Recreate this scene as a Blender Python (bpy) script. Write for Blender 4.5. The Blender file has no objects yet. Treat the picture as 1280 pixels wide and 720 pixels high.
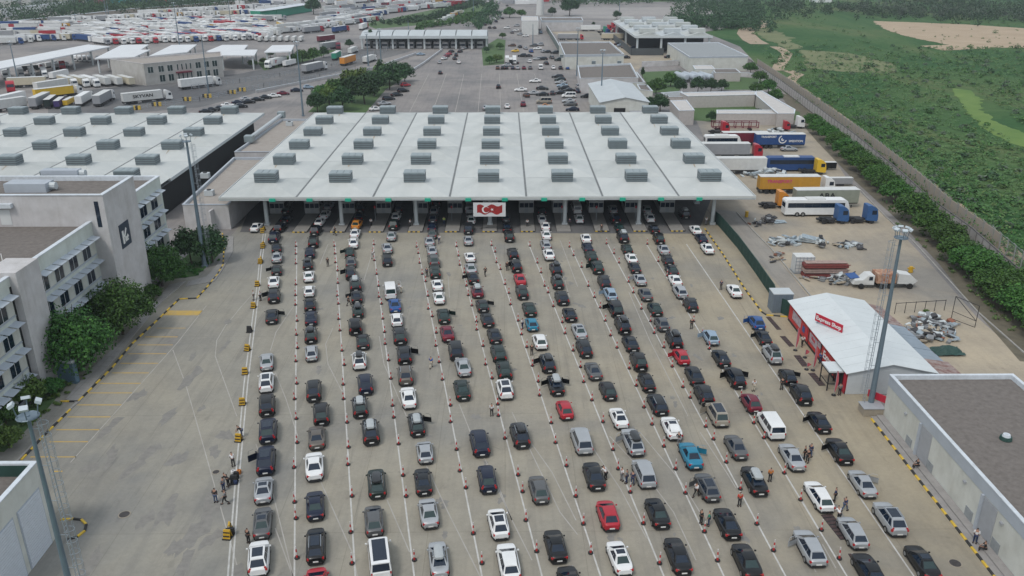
import bpy, math, random
import numpy as np
from mathutils import Vector, Matrix
random.seed(7)
rng = np.random.default_rng(7)
scene = bpy.context.scene
C = scene.collection
# ---------------------------------------------------------------- camera
H, F, PITCH, YAW = 52.0, 1052.0, math.radians(22.1), 11/1052*math.cos(math.radians(22.1))
cam = bpy.data.cameras.new('camera'); camo = bpy.data.objects.new('camera', cam); C.objects.link(camo)
camo.location = (0, 0, H); camo.rotation_euler = (math.pi/2-PITCH, 0, -YAW)
cam.sensor_width = 36.0; cam.lens = F/1280*36; cam.clip_end = 20000; cam.clip_start = 0.5
scene.camera = camo
# ---------------------------------------------------------------- sky, sun, exposure (soft overcast day)
SUN_EL, SUN_AZ = math.radians(56), math.radians(215)   # azimuth clockwise from +Y
world = bpy.data.worlds.new("World"); scene.world = world; world.use_nodes = True
wn = world.node_tree; wn.nodes.clear()
wo = wn.nodes.new('ShaderNodeOutputWorld'); bg = wn.nodes.new('ShaderNodeBackground')
sky = wn.nodes.new('ShaderNodeTexSky'); sky.sky_type = 'NISHITA'; sky.sun_disc = False
sky.sun_elevation = SUN_EL; sky.sun_rotation = SUN_AZ; sky.dust_density = 4.0; sky.ozone_density = 1.5; sky.air_density = 1.0
mixs = wn.nodes.new('ShaderNodeMix'); mixs.data_type = 'RGBA'; mixs.inputs[0].default_value = 0.72
mixs.inputs[7].default_value = (7.6, 8.3, 8.9, 1)      # even cloud layer over the clear sky
wn.links.new(sky.outputs[0], mixs.inputs[6]); wn.links.new(mixs.outputs[2], bg.inputs[0])
bg.inputs[1].default_value = 0.095
wn.links.new(bg.outputs[0], wo.inputs[0])
sun = bpy.data.lights.new('sun', 'SUN'); sun.energy = 1.25; sun.angle = math.radians(12); sun.color = (1, .96, .9)
suno = bpy.data.objects.new('sun', sun); C.objects.link(suno)
suno.rotation_euler = (math.pi/2-SUN_EL, 0, -SUN_AZ + math.pi)
vs = scene.view_settings; vs.view_transform = 'Standard'; vs.look = 'None'; vs.exposure = 0.12; vs.gamma = 1.0; vs.use_curve_mapping = False
scene.cycles.volume_bounces = 0; scene.cycles.max_bounces = 5; scene.cycles.diffuse_bounces = 2; scene.cycles.glossy_bounces = 2
scene.cycles.transparent_max_bounces = 6; scene.cycles.caustics_reflective = False; scene.cycles.caustics_refractive = False

# ---------------------------------------------------------------- surveying: photo pixel <-> world point at height z
_cy, _sy, _cp, _sp = math.cos(YAW), math.sin(YAW), math.cos(PITCH), math.sin(PITCH)
RT = Vector((_cy, -_sy, 0)); FW = Vector((_sy*_cp, _cy*_cp, -_sp)); UP = Vector((_sy*_sp, _cy*_sp, _cp))
CAMP = Vector((0, 0, H))
def G(u, v, z=0.0):
    d = RT*((u-640)/F) + UP*(-(v-360)/F) + FW
    return CAMP + d*((z-H)/d.z)
def PX(p):
    q = Vector(p)-CAMP; k = q.dot(FW)
    return 640+F*q.dot(RT)/k, 360-F*q.dot(UP)/k
def HA(p, v):
    "height above ground point p whose picture row is v"
    lo, hi = 0.0, 51.0
    for _ in range(40):
        m = (lo+hi)/2
        if PX((p[0], p[1], m))[1] > v: lo = m
        else: hi = m
    return lo

# ---------------------------------------------------------------- materials
MATS = {}
def mat(name, col, rough=0.7, metal=0.0, var=0.12, scale=1.5, spec=0.5, coat=0.0, bump=0.0, bscale=20, emit=None, alpha=None, col2=None, obj=True, detail=5):
    if name in MATS: return MATS[name]
    m = bpy.data.materials.new(name); m.use_nodes = True; nt = m.node_tree; b = nt.nodes['Principled BSDF']
    b.inputs['Roughness'].default_value = rough; b.inputs['Metallic'].default_value = metal
    b.inputs['Specular IOR Level'].default_value = spec
    if coat: b.inputs['Coat Weight'].default_value = coat; b.inputs['Coat Roughness'].default_value = 0.05
    c = (*col, 1)
    if var > 0 or col2:
        tc = nt.nodes.new('ShaderNodeTexCoord'); n = nt.nodes.new('ShaderNodeTexNoise'); n.inputs['Scale'].default_value = scale; n.inputs['Detail'].default_value = detail
        n.inputs['Roughness'].default_value = .65
        nt.links.new(tc.outputs['Object'], n.inputs['Vector'])
        r = nt.nodes.new('ShaderNodeValToRGB'); r.color_ramp.elements[0].position = .33; r.color_ramp.elements[1].position = .67
        c2 = col2 if col2 else tuple(min(1, x*(1+var)) for x in col)
        c1 = col if col2 else tuple(x*(1-var) for x in col)
        r.color_ramp.elements[0].color = (*c1, 1); r.color_ramp.elements[1].color = (*c2, 1)
        nt.links.new(n.outputs['Fac'], r.inputs[0]); nt.links.new(r.outputs[0], b.inputs['Base Color'])
    else: b.inputs['Base Color'].default_value = c
    if bump:
        tc2 = nt.nodes.new('ShaderNodeTexCoord'); nb = nt.nodes.new('ShaderNodeTexNoise'); nb.inputs['Scale'].default_value = bscale
        bp = nt.nodes.new('ShaderNodeBump'); bp.inputs['Strength'].default_value = bump; bp.inputs['Distance'].default_value = .05
        nt.links.new(tc2.outputs['Object'], nb.inputs['Vector']); nt.links.new(nb.outputs['Fac'], bp.inputs['Height']); nt.links.new(bp.outputs[0], b.inputs['Normal'])
    if emit: b.inputs['Emission Color'].default_value = (*emit, 1); b.inputs['Emission Strength'].default_value = 1.0
    if alpha is not None: b.inputs['Alpha'].default_value = alpha
    MATS[name] = m
    return m
def leafmat(name, dark, light):
    m = bpy.data.materials.new(name); m.use_nodes = True; nt = m.node_tree; b = nt.nodes['Principled BSDF']
    g = nt.nodes.new('ShaderNodeNewGeometry'); oi = nt.nodes.new('ShaderNodeObjectInfo')
    r = nt.nodes.new('ShaderNodeValToRGB'); r.color_ramp.elements[0].color = (*dark, 1); r.color_ramp.elements[1].color = (*light, 1)
    nt.links.new(g.outputs['Random Per Island'], r.inputs[0])
    hs = nt.nodes.new('ShaderNodeHueSaturation')
    mr = nt.nodes.new('ShaderNodeMapRange'); mr.inputs[3].default_value = .78; mr.inputs[4].default_value = 1.25
    mh = nt.nodes.new('ShaderNodeMapRange'); mh.inputs[3].default_value = .485; mh.inputs[4].default_value = .515
    nt.links.new(oi.outputs['Random'], mr.inputs[0]); nt.links.new(mr.outputs[0], hs.inputs['Value'])
    nt.links.new(oi.outputs['Random'], mh.inputs[0]); nt.links.new(mh.outputs[0], hs.inputs['Hue'])
    nt.links.new(r.outputs[0], hs.inputs['Color']); nt.links.new(hs.outputs[0], b.inputs['Base Color'])
    b.inputs['Roughness'].default_value = .6; b.inputs['Specular IOR Level'].default_value = .25
    MATS[name] = m
    return m

# ---------------------------------------------------------------- mesh collector
class MB:
    def __init__(s): s.v = []; s.f = []; s.mi = []; s.m = 0
    def add(s, vs_, fs):
        o = len(s.v); s.v += [tuple(x) for x in vs_]
        for f in fs: s.f.append(tuple(i+o for i in f)); s.mi.append(s.m)
        return s
    def box(s, x0, x1, y0, y1, z0, z1):
        return s.add([(x0,y0,z0),(x1,y0,z0),(x1,y1,z0),(x0,y1,z0),(x0,y0,z1),(x1,y0,z1),(x1,y1,z1),(x0,y1,z1)],
                     [(3,2,1,0),(4,5,6,7),(0,1,5,4),(1,2,6,5),(2,3,7,6),(3,0,4,7)])
    def cbox(s, c, d, rz=0.0, rx=0.0, ry=0.0):
        M = Matrix.Translation(Vector(c)) @ Matrix.Rotation(rz, 4, 'Z') @ Matrix.Rotation(rx, 4, 'X') @ Matrix.Rotation(ry, 4, 'Y')
        x, y, z = d[0]/2, d[1]/2, d[2]/2
        vv = [M @ Vector(p) for p in ((-x,-y,-z),(x,-y,-z),(x,y,-z),(-x,y,-z),(-x,-y,z),(x,-y,z),(x,y,z),(-x,y,z))]
        return s.add(vv, [(3,2,1,0),(4,5,6,7),(0,1,5,4),(1,2,6,5),(2,3,7,6),(3,0,4,7)])
    def quad(s, a, b, c, d): return s.add([a, b, c, d], [(0,1,2,3)])
    def poly(s, pts): return s.add(pts, [tuple(range(len(pts)))])
    def prism(s, pts, z0, z1):
        n = len(pts)
        vv = [(p[0],p[1],z0) for p in pts]+[(p[0],p[1],z1) for p in pts]
        return s.add(vv, [tuple(range(n-1,-1,-1)), tuple(range(n,2*n))]+[(i,(i+1)%n,n+(i+1)%n,n+i) for i in range(n)])
    def tube(s, a, b, r0, r1=None, n=8, cap=True):
        r1 = r0 if r1 is None else r1
        a, b = Vector(a), Vector(b); d = (b-a).normalized()
        x = d.orthogonal().normalized(); y = d.cross(x)
        vv = [a+(x*math.cos(2*math.pi*i/n)+y*math.sin(2*math.pi*i/n))*r0 for i in range(n)]+[b+(x*math.cos(2*math.pi*i/n)+y*math.sin(2*math.pi*i/n))*r1 for i in range(n)]
        fs = [(i,(i+1)%n,n+(i+1)%n,n+i) for i in range(n)]
        if cap: fs += [tuple(range(n-1,-1,-1)), tuple(range(n,2*n))]
        return s.add(vv, fs)
    def loft(s, rings, cap=True, closed=True):
        n = len(rings[0]); vv = [p for r in rings for p in r]; fs = []
        for k in range(len(rings)-1):
            for i in range(n if closed else n-1):
                j = (i+1) % n
                fs.append((k*n+i, k*n+j, (k+1)*n+j, (k+1)*n+i))
        if cap: fs += [tuple(range(n-1,-1,-1)), tuple(range((len(rings)-1)*n, len(rings)*n))]
        return s.add(vv, fs)
    def mesh(s, name, mats, smooth=False):
        me = bpy.data.meshes.new(name); me.from_pydata(s.v, [], s.f)
        for m in (mats if isinstance(mats, (list, tuple)) else [mats]): me.materials.append(m)
        if any(s.mi): me.polygons.foreach_set('material_index', s.mi)
        if smooth:
            me.polygons.foreach_set('use_smooth', [True]*len(s.f)); me.set_sharp_from_angle(angle=math.radians(38))
        me.update(); return me
def link(name, me, parent=None, loc=(0,0,0), rz=0.0, m=None):
    o = bpy.data.objects.new(name, me); C.objects.link(o)
    if parent is not None: o.parent = parent
    o.location = loc
    if rz: o.rotation_euler = (0, 0, rz)
    if m is not None and me is not None:
        o.material_slots[0].link = 'OBJECT'; o.material_slots[0].material = m
    return o
def part(name, mb, mats, parent, smooth=False, label=None):
    o = link(name, mb.mesh(name, mats, smooth), parent)
    if label: o['label'] = label
    return o
def tag(o, label, cat, group=None):
    o['label'] = label; o['category'] = cat
    if group: o['group'] = group
    return o
def thing(name, label, cat, loc=(0,0,0), rz=0.0, group=None, me=None, m=None):
    return tag(link(name, me, None, loc, rz, m), label, cat, group)
def struct(name, mb, mats, smooth=False):
    o = link(name, mb.mesh(name, mats, smooth)); o['kind'] = 'structure'; return o
def stuff(name, o, label=None, cat=None):
    o['kind'] = 'stuff'
    if label: o['label'] = label
    if cat: o['category'] = cat
    return o
ORD = 'first second third fourth fifth sixth seventh eighth ninth tenth eleventh twelfth thirteenth fourteenth fifteenth sixteenth seventeenth eighteenth nineteenth twentieth'.split()
TENS = {2:'twenty',3:'thirty',4:'forty',5:'fifty',6:'sixty',7:'seventy',8:'eighty',9:'ninety'}
def ordn(n):
    if n <= 20: return ORD[n-1]
    t, k = divmod(n, 10)
    return ({3:'thirtieth',4:'fortieth',5:'fiftieth',6:'sixtieth',7:'seventieth',8:'eightieth',9:'ninetieth'}[t] if k == 0 else TENS[t]+'-'+ORD[k-1])
def fromn(i, n, a, b):
    "i from 0: position counted from the nearer end"
    return (ordn(i+1)+' from '+a) if i < n-i else (ordn(n-i)+' from '+b)
def nmesh(name, V, Fq, mats):
    "fast mesh from numpy arrays, Fq (n,k)"
    me = bpy.data.meshes.new(name); k = Fq.shape[1]; n = len(Fq)
    me.vertices.add(len(V)); me.vertices.foreach_set('co', V.astype(np.float32).ravel())
    me.loops.add(n*k); me.loops.foreach_set('vertex_index', Fq.astype(np.int32).ravel())
    me.polygons.add(n); me.polygons.foreach_set('loop_start', np.arange(0, n*k, k, dtype=np.int32))
    for m in (mats if isinstance(mats, (list, tuple)) else [mats]): me.materials.append(m)
    me.update(calc_edges=True); return me
# ================================================================ materials used all over
PAINT = {k: mat('paint_'+k.replace(' ', '_'), c, rough=r, metal=mt, var=.06, scale=.7, coat=.12, spec=.42) for k, c, r, mt in [
    ('black', (.006,.007,.009), .35, 0), ('dark grey', (.018,.021,.025), .38, .2), ('grey', (.12,.125,.13), .4, .3), ('silver', (.40,.42,.44), .4, .3),
    ('white', (.74,.75,.75), .42, 0), ('red', (.40,.02,.035), .38, 0), ('burgundy', (.15,.012,.03), .38, 0), ('blue', (.02,.085,.27), .38, .1),
    ('turquoise', (.02,.20,.32), .38, .1), ('navy', (.007,.013,.035), .36, .1), ('dark green', (.008,.02,.018), .38, 0), ('beige', (.33,.30,.25), .42, .1),
    ('bronze', (.14,.125,.11), .4, .3), ('orange', (.62,.24,.03), .45, 0), ('pale blue', (.30,.40,.50), .4, .2), ('yellow', (.70,.45,.03), .45, 0), ('brown', (.10,.05,.03), .45, 0)]}
GLASS = mat('dark_glass', (.008,.018,.036), rough=.08, var=.0, spec=.6)  # blue base stands in for sky reflected in the glass
GLASSG = mat('green_glass', (.012,.034,.034), rough=.1, var=.0, spec=.8)  # on car rear windows the green base stands in for reflections
TYRE = mat('tyre_rubber', (.018,.018,.018), rough=.9, var=.1)
RIM = mat('wheel_rim', (.32,.33,.34), rough=.35, metal=.7, var=.1)
BLKP = mat('black_plastic', (.02,.02,.022), rough=.6, var=.1)
TAIL = mat('tail_lamp_red', (.40,.015,.018), rough=.2, var=.1, spec=.6)
PLATE = mat('number_plate_white', (.72,.72,.70), rough=.5, var=.04)
HEADL = mat('headlamp_glass', (.5,.52,.54), rough=.12, var=.05, spec=.8)
BOXD = mat('roof_box_dark', (.025,.027,.03), rough=.3, var=.1, coat=.3)
BOXS = mat('roof_box_silver', (.40,.43,.44), rough=.4, var=.1)
STEEL = mat('galvanised_steel', (.33,.37,.41), rough=.5, metal=.35, var=.12, scale=3)
WHITE = mat('white_paint', (.74,.74,.72), rough=.6, var=.06)

# ---------------------------------------------------------------- car bodies, front towards +Y, wheels on z = 0
# stations: y, half width, z low, z deck ; cabin: yws(base) yrf yrr yrw(base), half widths base/roof, zbelt, zroof
SPECS = {
 'saloon': dict(L=4.65, st=[(2.32,.55,.34,.60),(2.22,.76,.25,.70),(1.95,.86,.21,.80),(1.0,.90,.2,.93),(0,.905,.2,.95),(-1.2,.905,.2,.98),(-1.75,.89,.24,1.03),(-2.15,.84,.28,1.02),(-2.32,.72,.36,.88)],
      cab=(1.02,.28,-.92,-1.68,.80,.60,.93,1.44)),
 'hatchback': dict(L=4.15, st=[(2.07,.55,.34,.62),(1.98,.75,.25,.74),(1.7,.86,.21,.84),(.95,.885,.2,.95),(0,.89,.2,.96),(-1.2,.89,.2,.99),(-1.75,.87,.24,1.02),(-1.98,.82,.28,1.00),(-2.07,.74,.36,.92)],
      cab=(1.05,.25,-1.35,-1.92,.79,.62,.94,1.48)),
 'estate car': dict(L=4.75, st=[(2.37,.55,.34,.60),(2.27,.76,.25,.70),(2.0,.86,.21,.80),(1.05,.90,.2,.93),(0,.905,.2,.95),(-1.5,.905,.2,.98),(-2.0,.89,.24,1.0),(-2.27,.85,.28,.98),(-2.37,.76,.36,.90)],
      cab=(1.08,.33,-1.72,-2.24,.80,.62,.93,1.47)),
 'SUV': dict(L=4.6, st=[(2.3,.6,.38,.78),(2.2,.80,.28,.92),(1.9,.90,.24,1.0),(1.05,.93,.23,1.08),(0,.94,.23,1.10),(-1.4,.94,.23,1.13),(-1.9,.93,.26,1.14),(-2.2,.88,.30,1.12),(-2.3,.80,.40,1.02)],
      cab=(1.12,.42,-1.58,-2.16,.84,.67,1.07,1.70)),
 'people carrier': dict(L=4.6, st=[(2.3,.6,.34,.72),(2.22,.80,.26,.88),(1.95,.90,.21,.98),(1.3,.92,.2,1.06),(0,.925,.2,1.08),(-1.4,.925,.2,1.10),(-2.0,.915,.24,1.1),(-2.24,.89,.28,1.08),(-2.3,.84,.34,1.0)],
      cab=(1.45,.62,-1.92,-2.24,.85,.72,1.04,1.78)),
 'van': dict(L=5.1, st=[(2.55,.68,.36,.85),(2.45,.86,.26,1.0),(2.2,.94,.21,1.12),(1.6,.96,.2,1.2),(0,.965,.2,1.2),(-1.6,.965,.2,1.2),(-2.3,.96,.24,1.2),(-2.5,.95,.28,1.2),(-2.55,.92,.34,1.15)],
      cab=(1.8,1.05,-2.38,-2.5,.93,.84,1.15,1.95)),
 'pickup': dict(L=5.2, st=[(2.6,.6,.42,.85),(2.5,.82,.32,.98),(2.2,.91,.28,1.05),(1.35,.93,.27,1.1),(0,.94,.27,1.12),(-.8,.94,.27,1.12),(-1.8,.94,.27,1.12),(-2.5,.93,.32,1.12),(-2.6,.90,.38,1.08)],
      cab=(1.5,.75,-1.9,-2.3,.85,.72,1.08,1.80)),
 'coupe': dict(L=4.6, st=[(2.3,.55,.32,.56),(2.2,.78,.23,.66),(1.9,.88,.19,.76),(.9,.92,.18,.88),(0,.93,.18,.90),(-1.2,.94,.18,.95),(-1.75,.93,.22,1.0),(-2.12,.87,.26,.98),(-2.3,.74,.34,.84)],
      cab=(.95,.05,-.75,-1.95,.80,.56,.88,1.34)),
}
def bil(q, s, t):
    a, b, c, d = (Vector(x) for x in q)
    return (a*(1-s)+b*s)*(1-t) + (d*(1-s)+c*s)*t
def inset(mb, q, s0, s1, t0, t1, off=.012, n=None):
    pts = [bil(q, s0, t0), bil(q, s1, t0), bil(q, s1, t1), bil(q, s0, t1)]
    nn = (Vector(q[1])-Vector(q[0])).cross(Vector(q[3])-Vector(q[0])).normalized()*off
    mb.add([p+nn for p in pts], [(0,1,2,3)])
    # thin edge so that the pane is a solid slab
    o = len(mb.v)-4
    mb.add([p-nn*.5 for p in pts], [])
    for i in range(4):
        j = (i+1) % 4; mb.f.append((o+4+i, o+4+j, o+j, o+i)); mb.mi.append(mb.m)
CARM = {}
def car_meshes(kind):
    S = SPECS[kind]; P = {}
    yb, yrf, yrr, yrb, wb, wr, zb, zr = S['cab']
    if kind not in ('van','people carrier','pickup'): yb += .16; yrf -= .10; wr -= .03
    mb = MB(); rings = []
    st0 = S['st'][::-1]; ys = np.array([q[0] for q in st0]); Lh = S['L']/2; rst = []
    for y in -Lh*np.cos(np.linspace(0, math.pi, 19)):
        w, zl, zt = (float(np.interp(y, ys, [q[k] for q in st0])) for k in (1,2,3))
        k = 4.2 if kind in ('van','people carrier','pickup') else 3.0
        w = min(w*1.01, S['st'][4][1]*(1-abs(y/(Lh*1.06))**(k*1.7))**(1/k*.9)); zt += -.05*abs(y/Lh)**6
        rst.append((float(y), w, zl, zt))
    for (y, w, zl, zt) in rst[::-1]:
        h = zt-zl
        half = [(0,zl),(.80*w,zl),(.97*w,zl+.18*h),(w,zl+.45*h),(.985*w,zl+.72*h),(.93*w,zt-.035),(.80*w,zt),(.4*w,zt+.025),(0,zt+.03)]
        ring = [(x, y, z) for x, z in half] + [(-x, y, z) for x, z in half[-2:0:-1]]
        rings.append(ring)
    mb.loft([r[::-1] for r in rings][::-1])
    # painted cabin shell
    zm = zr+.035
    def cr(y, w, z): return [(-w,y,z),(-w*.5,y,z+.02),(0,y,z+.03),(w*.5,y,z+.02),(w,y,z)]
    A = (-wb,yb,zb); B = (wb,yb,zb); Cc = (wr,yrf,zr-.03); D = (-wr,yrf,zr-.03)
    rt = .97 if kind in ('van','pickup') else .91
    E = (wr*rt,yrr,zr-.03); Fq = (-wr*rt,yrr,zr-.03); Gq = (wb*rt,yrb,zb); Hq = (-wb*rt,yrb,zb)
    front = (B, A, D, Cc); rear = (Hq, Gq, E, Fq); left = (A, Hq, Fq, D); right = (Gq, B, Cc, E)
    for q in (front, rear, left, right): mb.quad(*q)
    roof = [cr(yrf, wr, zr-.03), cr(yrf-.12, wr*.99, zr), cr((yrf+yrr)/2, wr*(1+rt)/2+.012, zr+.01), cr(yrr+.1, wr*rt, zr), cr(yrr, wr*rt, zr-.03)]
    mb.loft([r for r in roof], cap=False, closed=False)
    # black sill and bumper skirt, contact shade put into the body colour
    mb.m = 1
    for y0, y1, w0, w1 in [(rst[i][0], rst[i+1][0], rst[i][1]*.985, rst[i+1][1]*.985) for i in range(1, len(rst)-2)]:
        z0, z1 = .17, S['st'][4][2]+.13
        mb.add([(-w0-.012,y0,z0),(w0+.012,y0,z0),(w1+.012,y1,z0),(-w1-.012,y1,z0),(-w0-.012,y0,z1),(w0+.012,y0,z1),(w1+.012,y1,z1),(-w1-.012,y1,z1)], [(3,2,1,0),(0,1,5,4),(1,2,6,5),(2,3,7,6),(3,0,4,7)])
    yr = S['st'][-1][0]; mb.cbox((0, yr+.02, .36), (S['st'][-1][1]*1.5, .14, .2)); mb.m = 0
    yr = S['st'][-1][0]
    mb.cbox((0, yr+.07, S['st'][-2][2]+.18), (S['st'][-2][1]*1.5, .16, .2))
    P['body'] = mb
    g = MB(); inset(g, front, .05, .95, .07, .97); P['windscreen'] = g
    g = MB(); inset(g, rear, .07, .93, .16 if kind not in ('van','people carrier') else .1, .94); P['rear_window'] = g
    cuts = {'saloon':[(.22,.50),(.52,.80)],'coupe':[(.24,.62)],'hatchback':[(.14,.46),(.48,.80)],'estate car':[(.13,.40),(.42,.68),(.70,.93)],'SUV':[(.12,.42),(.44,.72),(.75,.92)],
            'people carrier':[(.14,.40),(.42,.68),(.70,.94)],'van':[(.12,.36),(.39,.66),(.69,.95)],'pickup':[(.14,.44),(.46,.7),(.73,.93)]}[kind]
    for nm, q, fl in (('side_window_l', left, 1), ('side_window_r', right, 0)):
        g = MB()
        for (a, b) in cuts:
            if fl: inset(g, q, a, b, .06, .95)
            else: inset(g, q, 1-b, 1-a, .06, .95)
        P[nm] = g
    # wheels
    w = MB(); R = .33 if kind not in ('SUV','pickup','van') else .37
    w.m = 0; w.tube((-.11,0,0),(.11,0,0), R, n=14)
    w.m = 1; w.tube((-.12,0,0),(.12,0,0), R*.62, n=10)
    P['wheel'] = w; P['R'] = R
    t = MB(); st = S['st'][-2]; tz = st[3]-.22
    t.cbox((0,0,0), (.36,.18,.19)); P['tail_light'] = t; P['tl'] = (st[1]-.24, yr+.12, tz)
    if kind in ('SUV','people carrier','van','pickup'): t.cbox((0,.02,.16),(.16,.12,.22))
    p = MB(); p.cbox((0, yr-.055 if kind != 'saloon' else yr-.055, .55), (.5,.03,.13)); P['number_plate'] = p
    m = MB(); m.cbox((0,0,0), (.16,.09,.12)); m.cbox((0,.06,0),(.12,.05,.09)); P['wing_mirror'] = m; P['mi'] = (wb+.17, yb-.42, zb+.08)
    h = MB(); f = S['st'][1]; h.cbox((0,0,0), (.34,.22,.14)); P['headlight'] = h; P['hl'] = (f[1]-.24, f[0]-.12, f[3]-.12)
    P['axf'] = S['L']*.5-.85; P['axr'] = -(S['L']*.5-.95); P['ww'] = S['st'][4][1]-.10
    s = MB(); s.box(-wr*.72, wr*.72, yrf-.85 if kind in ('saloon','coupe') else yrr+.35, yrf-.22, zr+.028, zr+.046); P['sunroof'] = s
    r = MB()
    for sg in (-1, 1):
        r.box(sg*wr*.93-.025, sg*wr*.93+.025, yrr+.12, yrf-.2, zr+.03, zr+.085)
    P['roof_rail'] = r
    b = MB(); q = [(-.36,-.95,0),(.36,-.95,0),(.36,.8,0),(-.36,.8,0)]
    def rr(k, z, y0, y1): return [(-k,y0+.12,z),(-k+.12,y0,z),(k-.12,y0,z),(k,y0+.12,z),(k,y1-.25,z),(k-.2,y1,z),(-k+.2,y1,z),(-k,y1-.25,z)]
    zz = zr+.10; yc = (yrf+yrr)/2
    b.loft([rr(.40,zz,yc-.95,yc+.9), rr(.43,zz+.12,yc-1,yc+.95), rr(.42,zz+.27,yc-.97,yc+.85), rr(.34,zz+.35,yc-.8,yc+.6)])
    b.box(-.6,.6,yc-.45,yc-.40,zz-.07,zz); b.box(-.6,.6,yc+.4,yc+.45,zz-.07,zz)
    P['roof_box'] = b
    d = MB(); d.box(0, .06, -1.05, 0, .35, zb); d.add([(.0,-1.0,zb),(.06,-1.0,zb),(.05,-.9,zr-.12),(.0,-.9,zr-.12),(.0,-.35,zr-.12),(.05,-.35,zr-.12),(.06,-.02,zb),(.0,-.02,zb)], [(0,1,2,3),(3,2,5,4),(4,5,6,7),(1,0,7,6)])
    P['door_l'] = d
    tg = MB(); tg.box(-wr*.95, wr*.95, -1.0, 0, 0, .07); tg.box(-wr*.9, wr*.9, -1.15,-1.0,-.25,.03); P['tailgate'] = tg; P['tg'] = (0, yrr-.02, zr)
    bd = MB(); bd.box(-.74,.74,-2.5,-1.05,1.13,1.15); P['bed'] = bd
    return P
def getcar(kind):
    if kind in CARM: return CARM[kind]
    P = car_meshes(kind); M = dict(P)
    pw = PAINT['black']
    M['body'] = P['body'].mesh('car_body', [pw, BLKP], True)
    for k in ('windscreen','rear_window','side_window_l','side_window_r','sunroof'): M[k] = P[k].mesh('car_glass', GLASS)
    M['wheel'] = P['wheel'].mesh('car_wheel', [TYRE, RIM], True)
    M['tail_light'] = P['tail_light'].mesh('tail_light', TAIL); M['number_plate'] = P['number_plate'].mesh('number_plate', PLATE)
    M['wing_mirror'] = P['wing_mirror'].mesh('wing_mirror', pw); M['headlight'] = P['headlight'].mesh('headlight', HEADL)
    M['roof_rail'] = P['roof_rail'].mesh('roof_rail', STEEL); M['roof_box'] = P['roof_box'].mesh('roof_box', BOXD, True)
    M['door_l'] = P['door_l'].mesh('car_door', BLKP); M['tailgate'] = P['tailgate'].mesh('tailgate', pw); M['bed'] = P['bed'].mesh('load_bed', BLKP)
    CARM[kind] = M
    return M
def make_car(kind, color, flags, loc, rz, label, group, near=True, scale=1.0, cat=None):
    scale = scale if isinstance(scale, tuple) else (scale*random.uniform(.96,1.03), scale*random.uniform(.93,1.05), scale*random.uniform(.95,1.07))
    M = getcar(kind); pm = PAINT[color]
    nm = {'van':'parked_van','pickup':'pickup_truck'}.get(kind, 'car')
    t = thing(nm, label, cat or {'van':'van','pickup':'pickup truck'}.get(kind, 'car'), loc, rz, group)
    t.scale = scale
    link('body', M['body'], t, m=pm)
    link('windscreen', M['windscreen'], t); link('rear_window', M['rear_window'], t)
    link('side_window', M['side_window_l'], t); link('side_window', M['side_window_r'], t)
    for sx in (-1, 1):
        for y in (M['axf'], M['axr']): link('wheel', M['wheel'], t, (sx*M['ww'], y, M['R']))
        x, y, z = M['tl']; link('tail_light', M['tail_light'], t, (sx*x, y, z))
        if near:
            x, y, z = M['mi']; link('wing_mirror', M['wing_mirror'], t, (sx*x, y, z), m=pm)
            x, y, z = M['hl']; link('headlight', M['headlight'], t, (sx*x, y, z))
    if near: link('number_plate', M['number_plate'], t)
    if 's' in flags: link('sunroof', M['sunroof'], t)
    if 'r' in flags or 'b' in flags or 'B' in flags: link('roof_rail', M['roof_rail'], t)
    if 'b' in flags: link('roof_box', M['roof_box'], t)
    if 'B' in flags: link('roof_box', M['roof_box'], t, m=BOXS)
    zb = SPECS[kind]['cab'][6]; wb = SPECS[kind]['cab'][4]; y0 = SPECS[kind]['cab'][0]-.25
    if 'L' in flags: d = link('door', M['door_l'], t, (-wb-.09, y0, 0), math.radians(-62), m=pm); d['label'] = 'open front door on the left side'
    if 'R' in flags: d = link('door', M['door_l'], t, (wb+.09, y0, 0), math.radians(62), m=pm); d['label'] = 'open front door on the right side'
    if 'l' in flags: d = link('door', M['door_l'], t, (-wb-.09, y0-1.1, 0), math.radians(-60), m=pm); d['label'] = 'open rear door on the left side'
    if 't' in flags:
        x, y, z = M['tg']; d = link('tailgate', M['tailgate'], t, (x, y, z), m=pm); d.rotation_euler = (math.radians(12), 0, 0); d['label'] = 'raised tailgate'
    if kind == 'pickup': link('load_cover', M['bed'], t)
    return t
VPU, VPV = 371.0, -470.0     # the queue lines fan out: they all lie on rays through this picture point
def heading(u, v):
    if v < 292: return 0.0
    a = G(u, v); e = .01; b = G(u+(VPU-u)*e, v+(VPV-v)*e)
    d = b-a; full = math.atan2(-d.x, d.y)
    return full*min(1, (v-292)/25)
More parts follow.
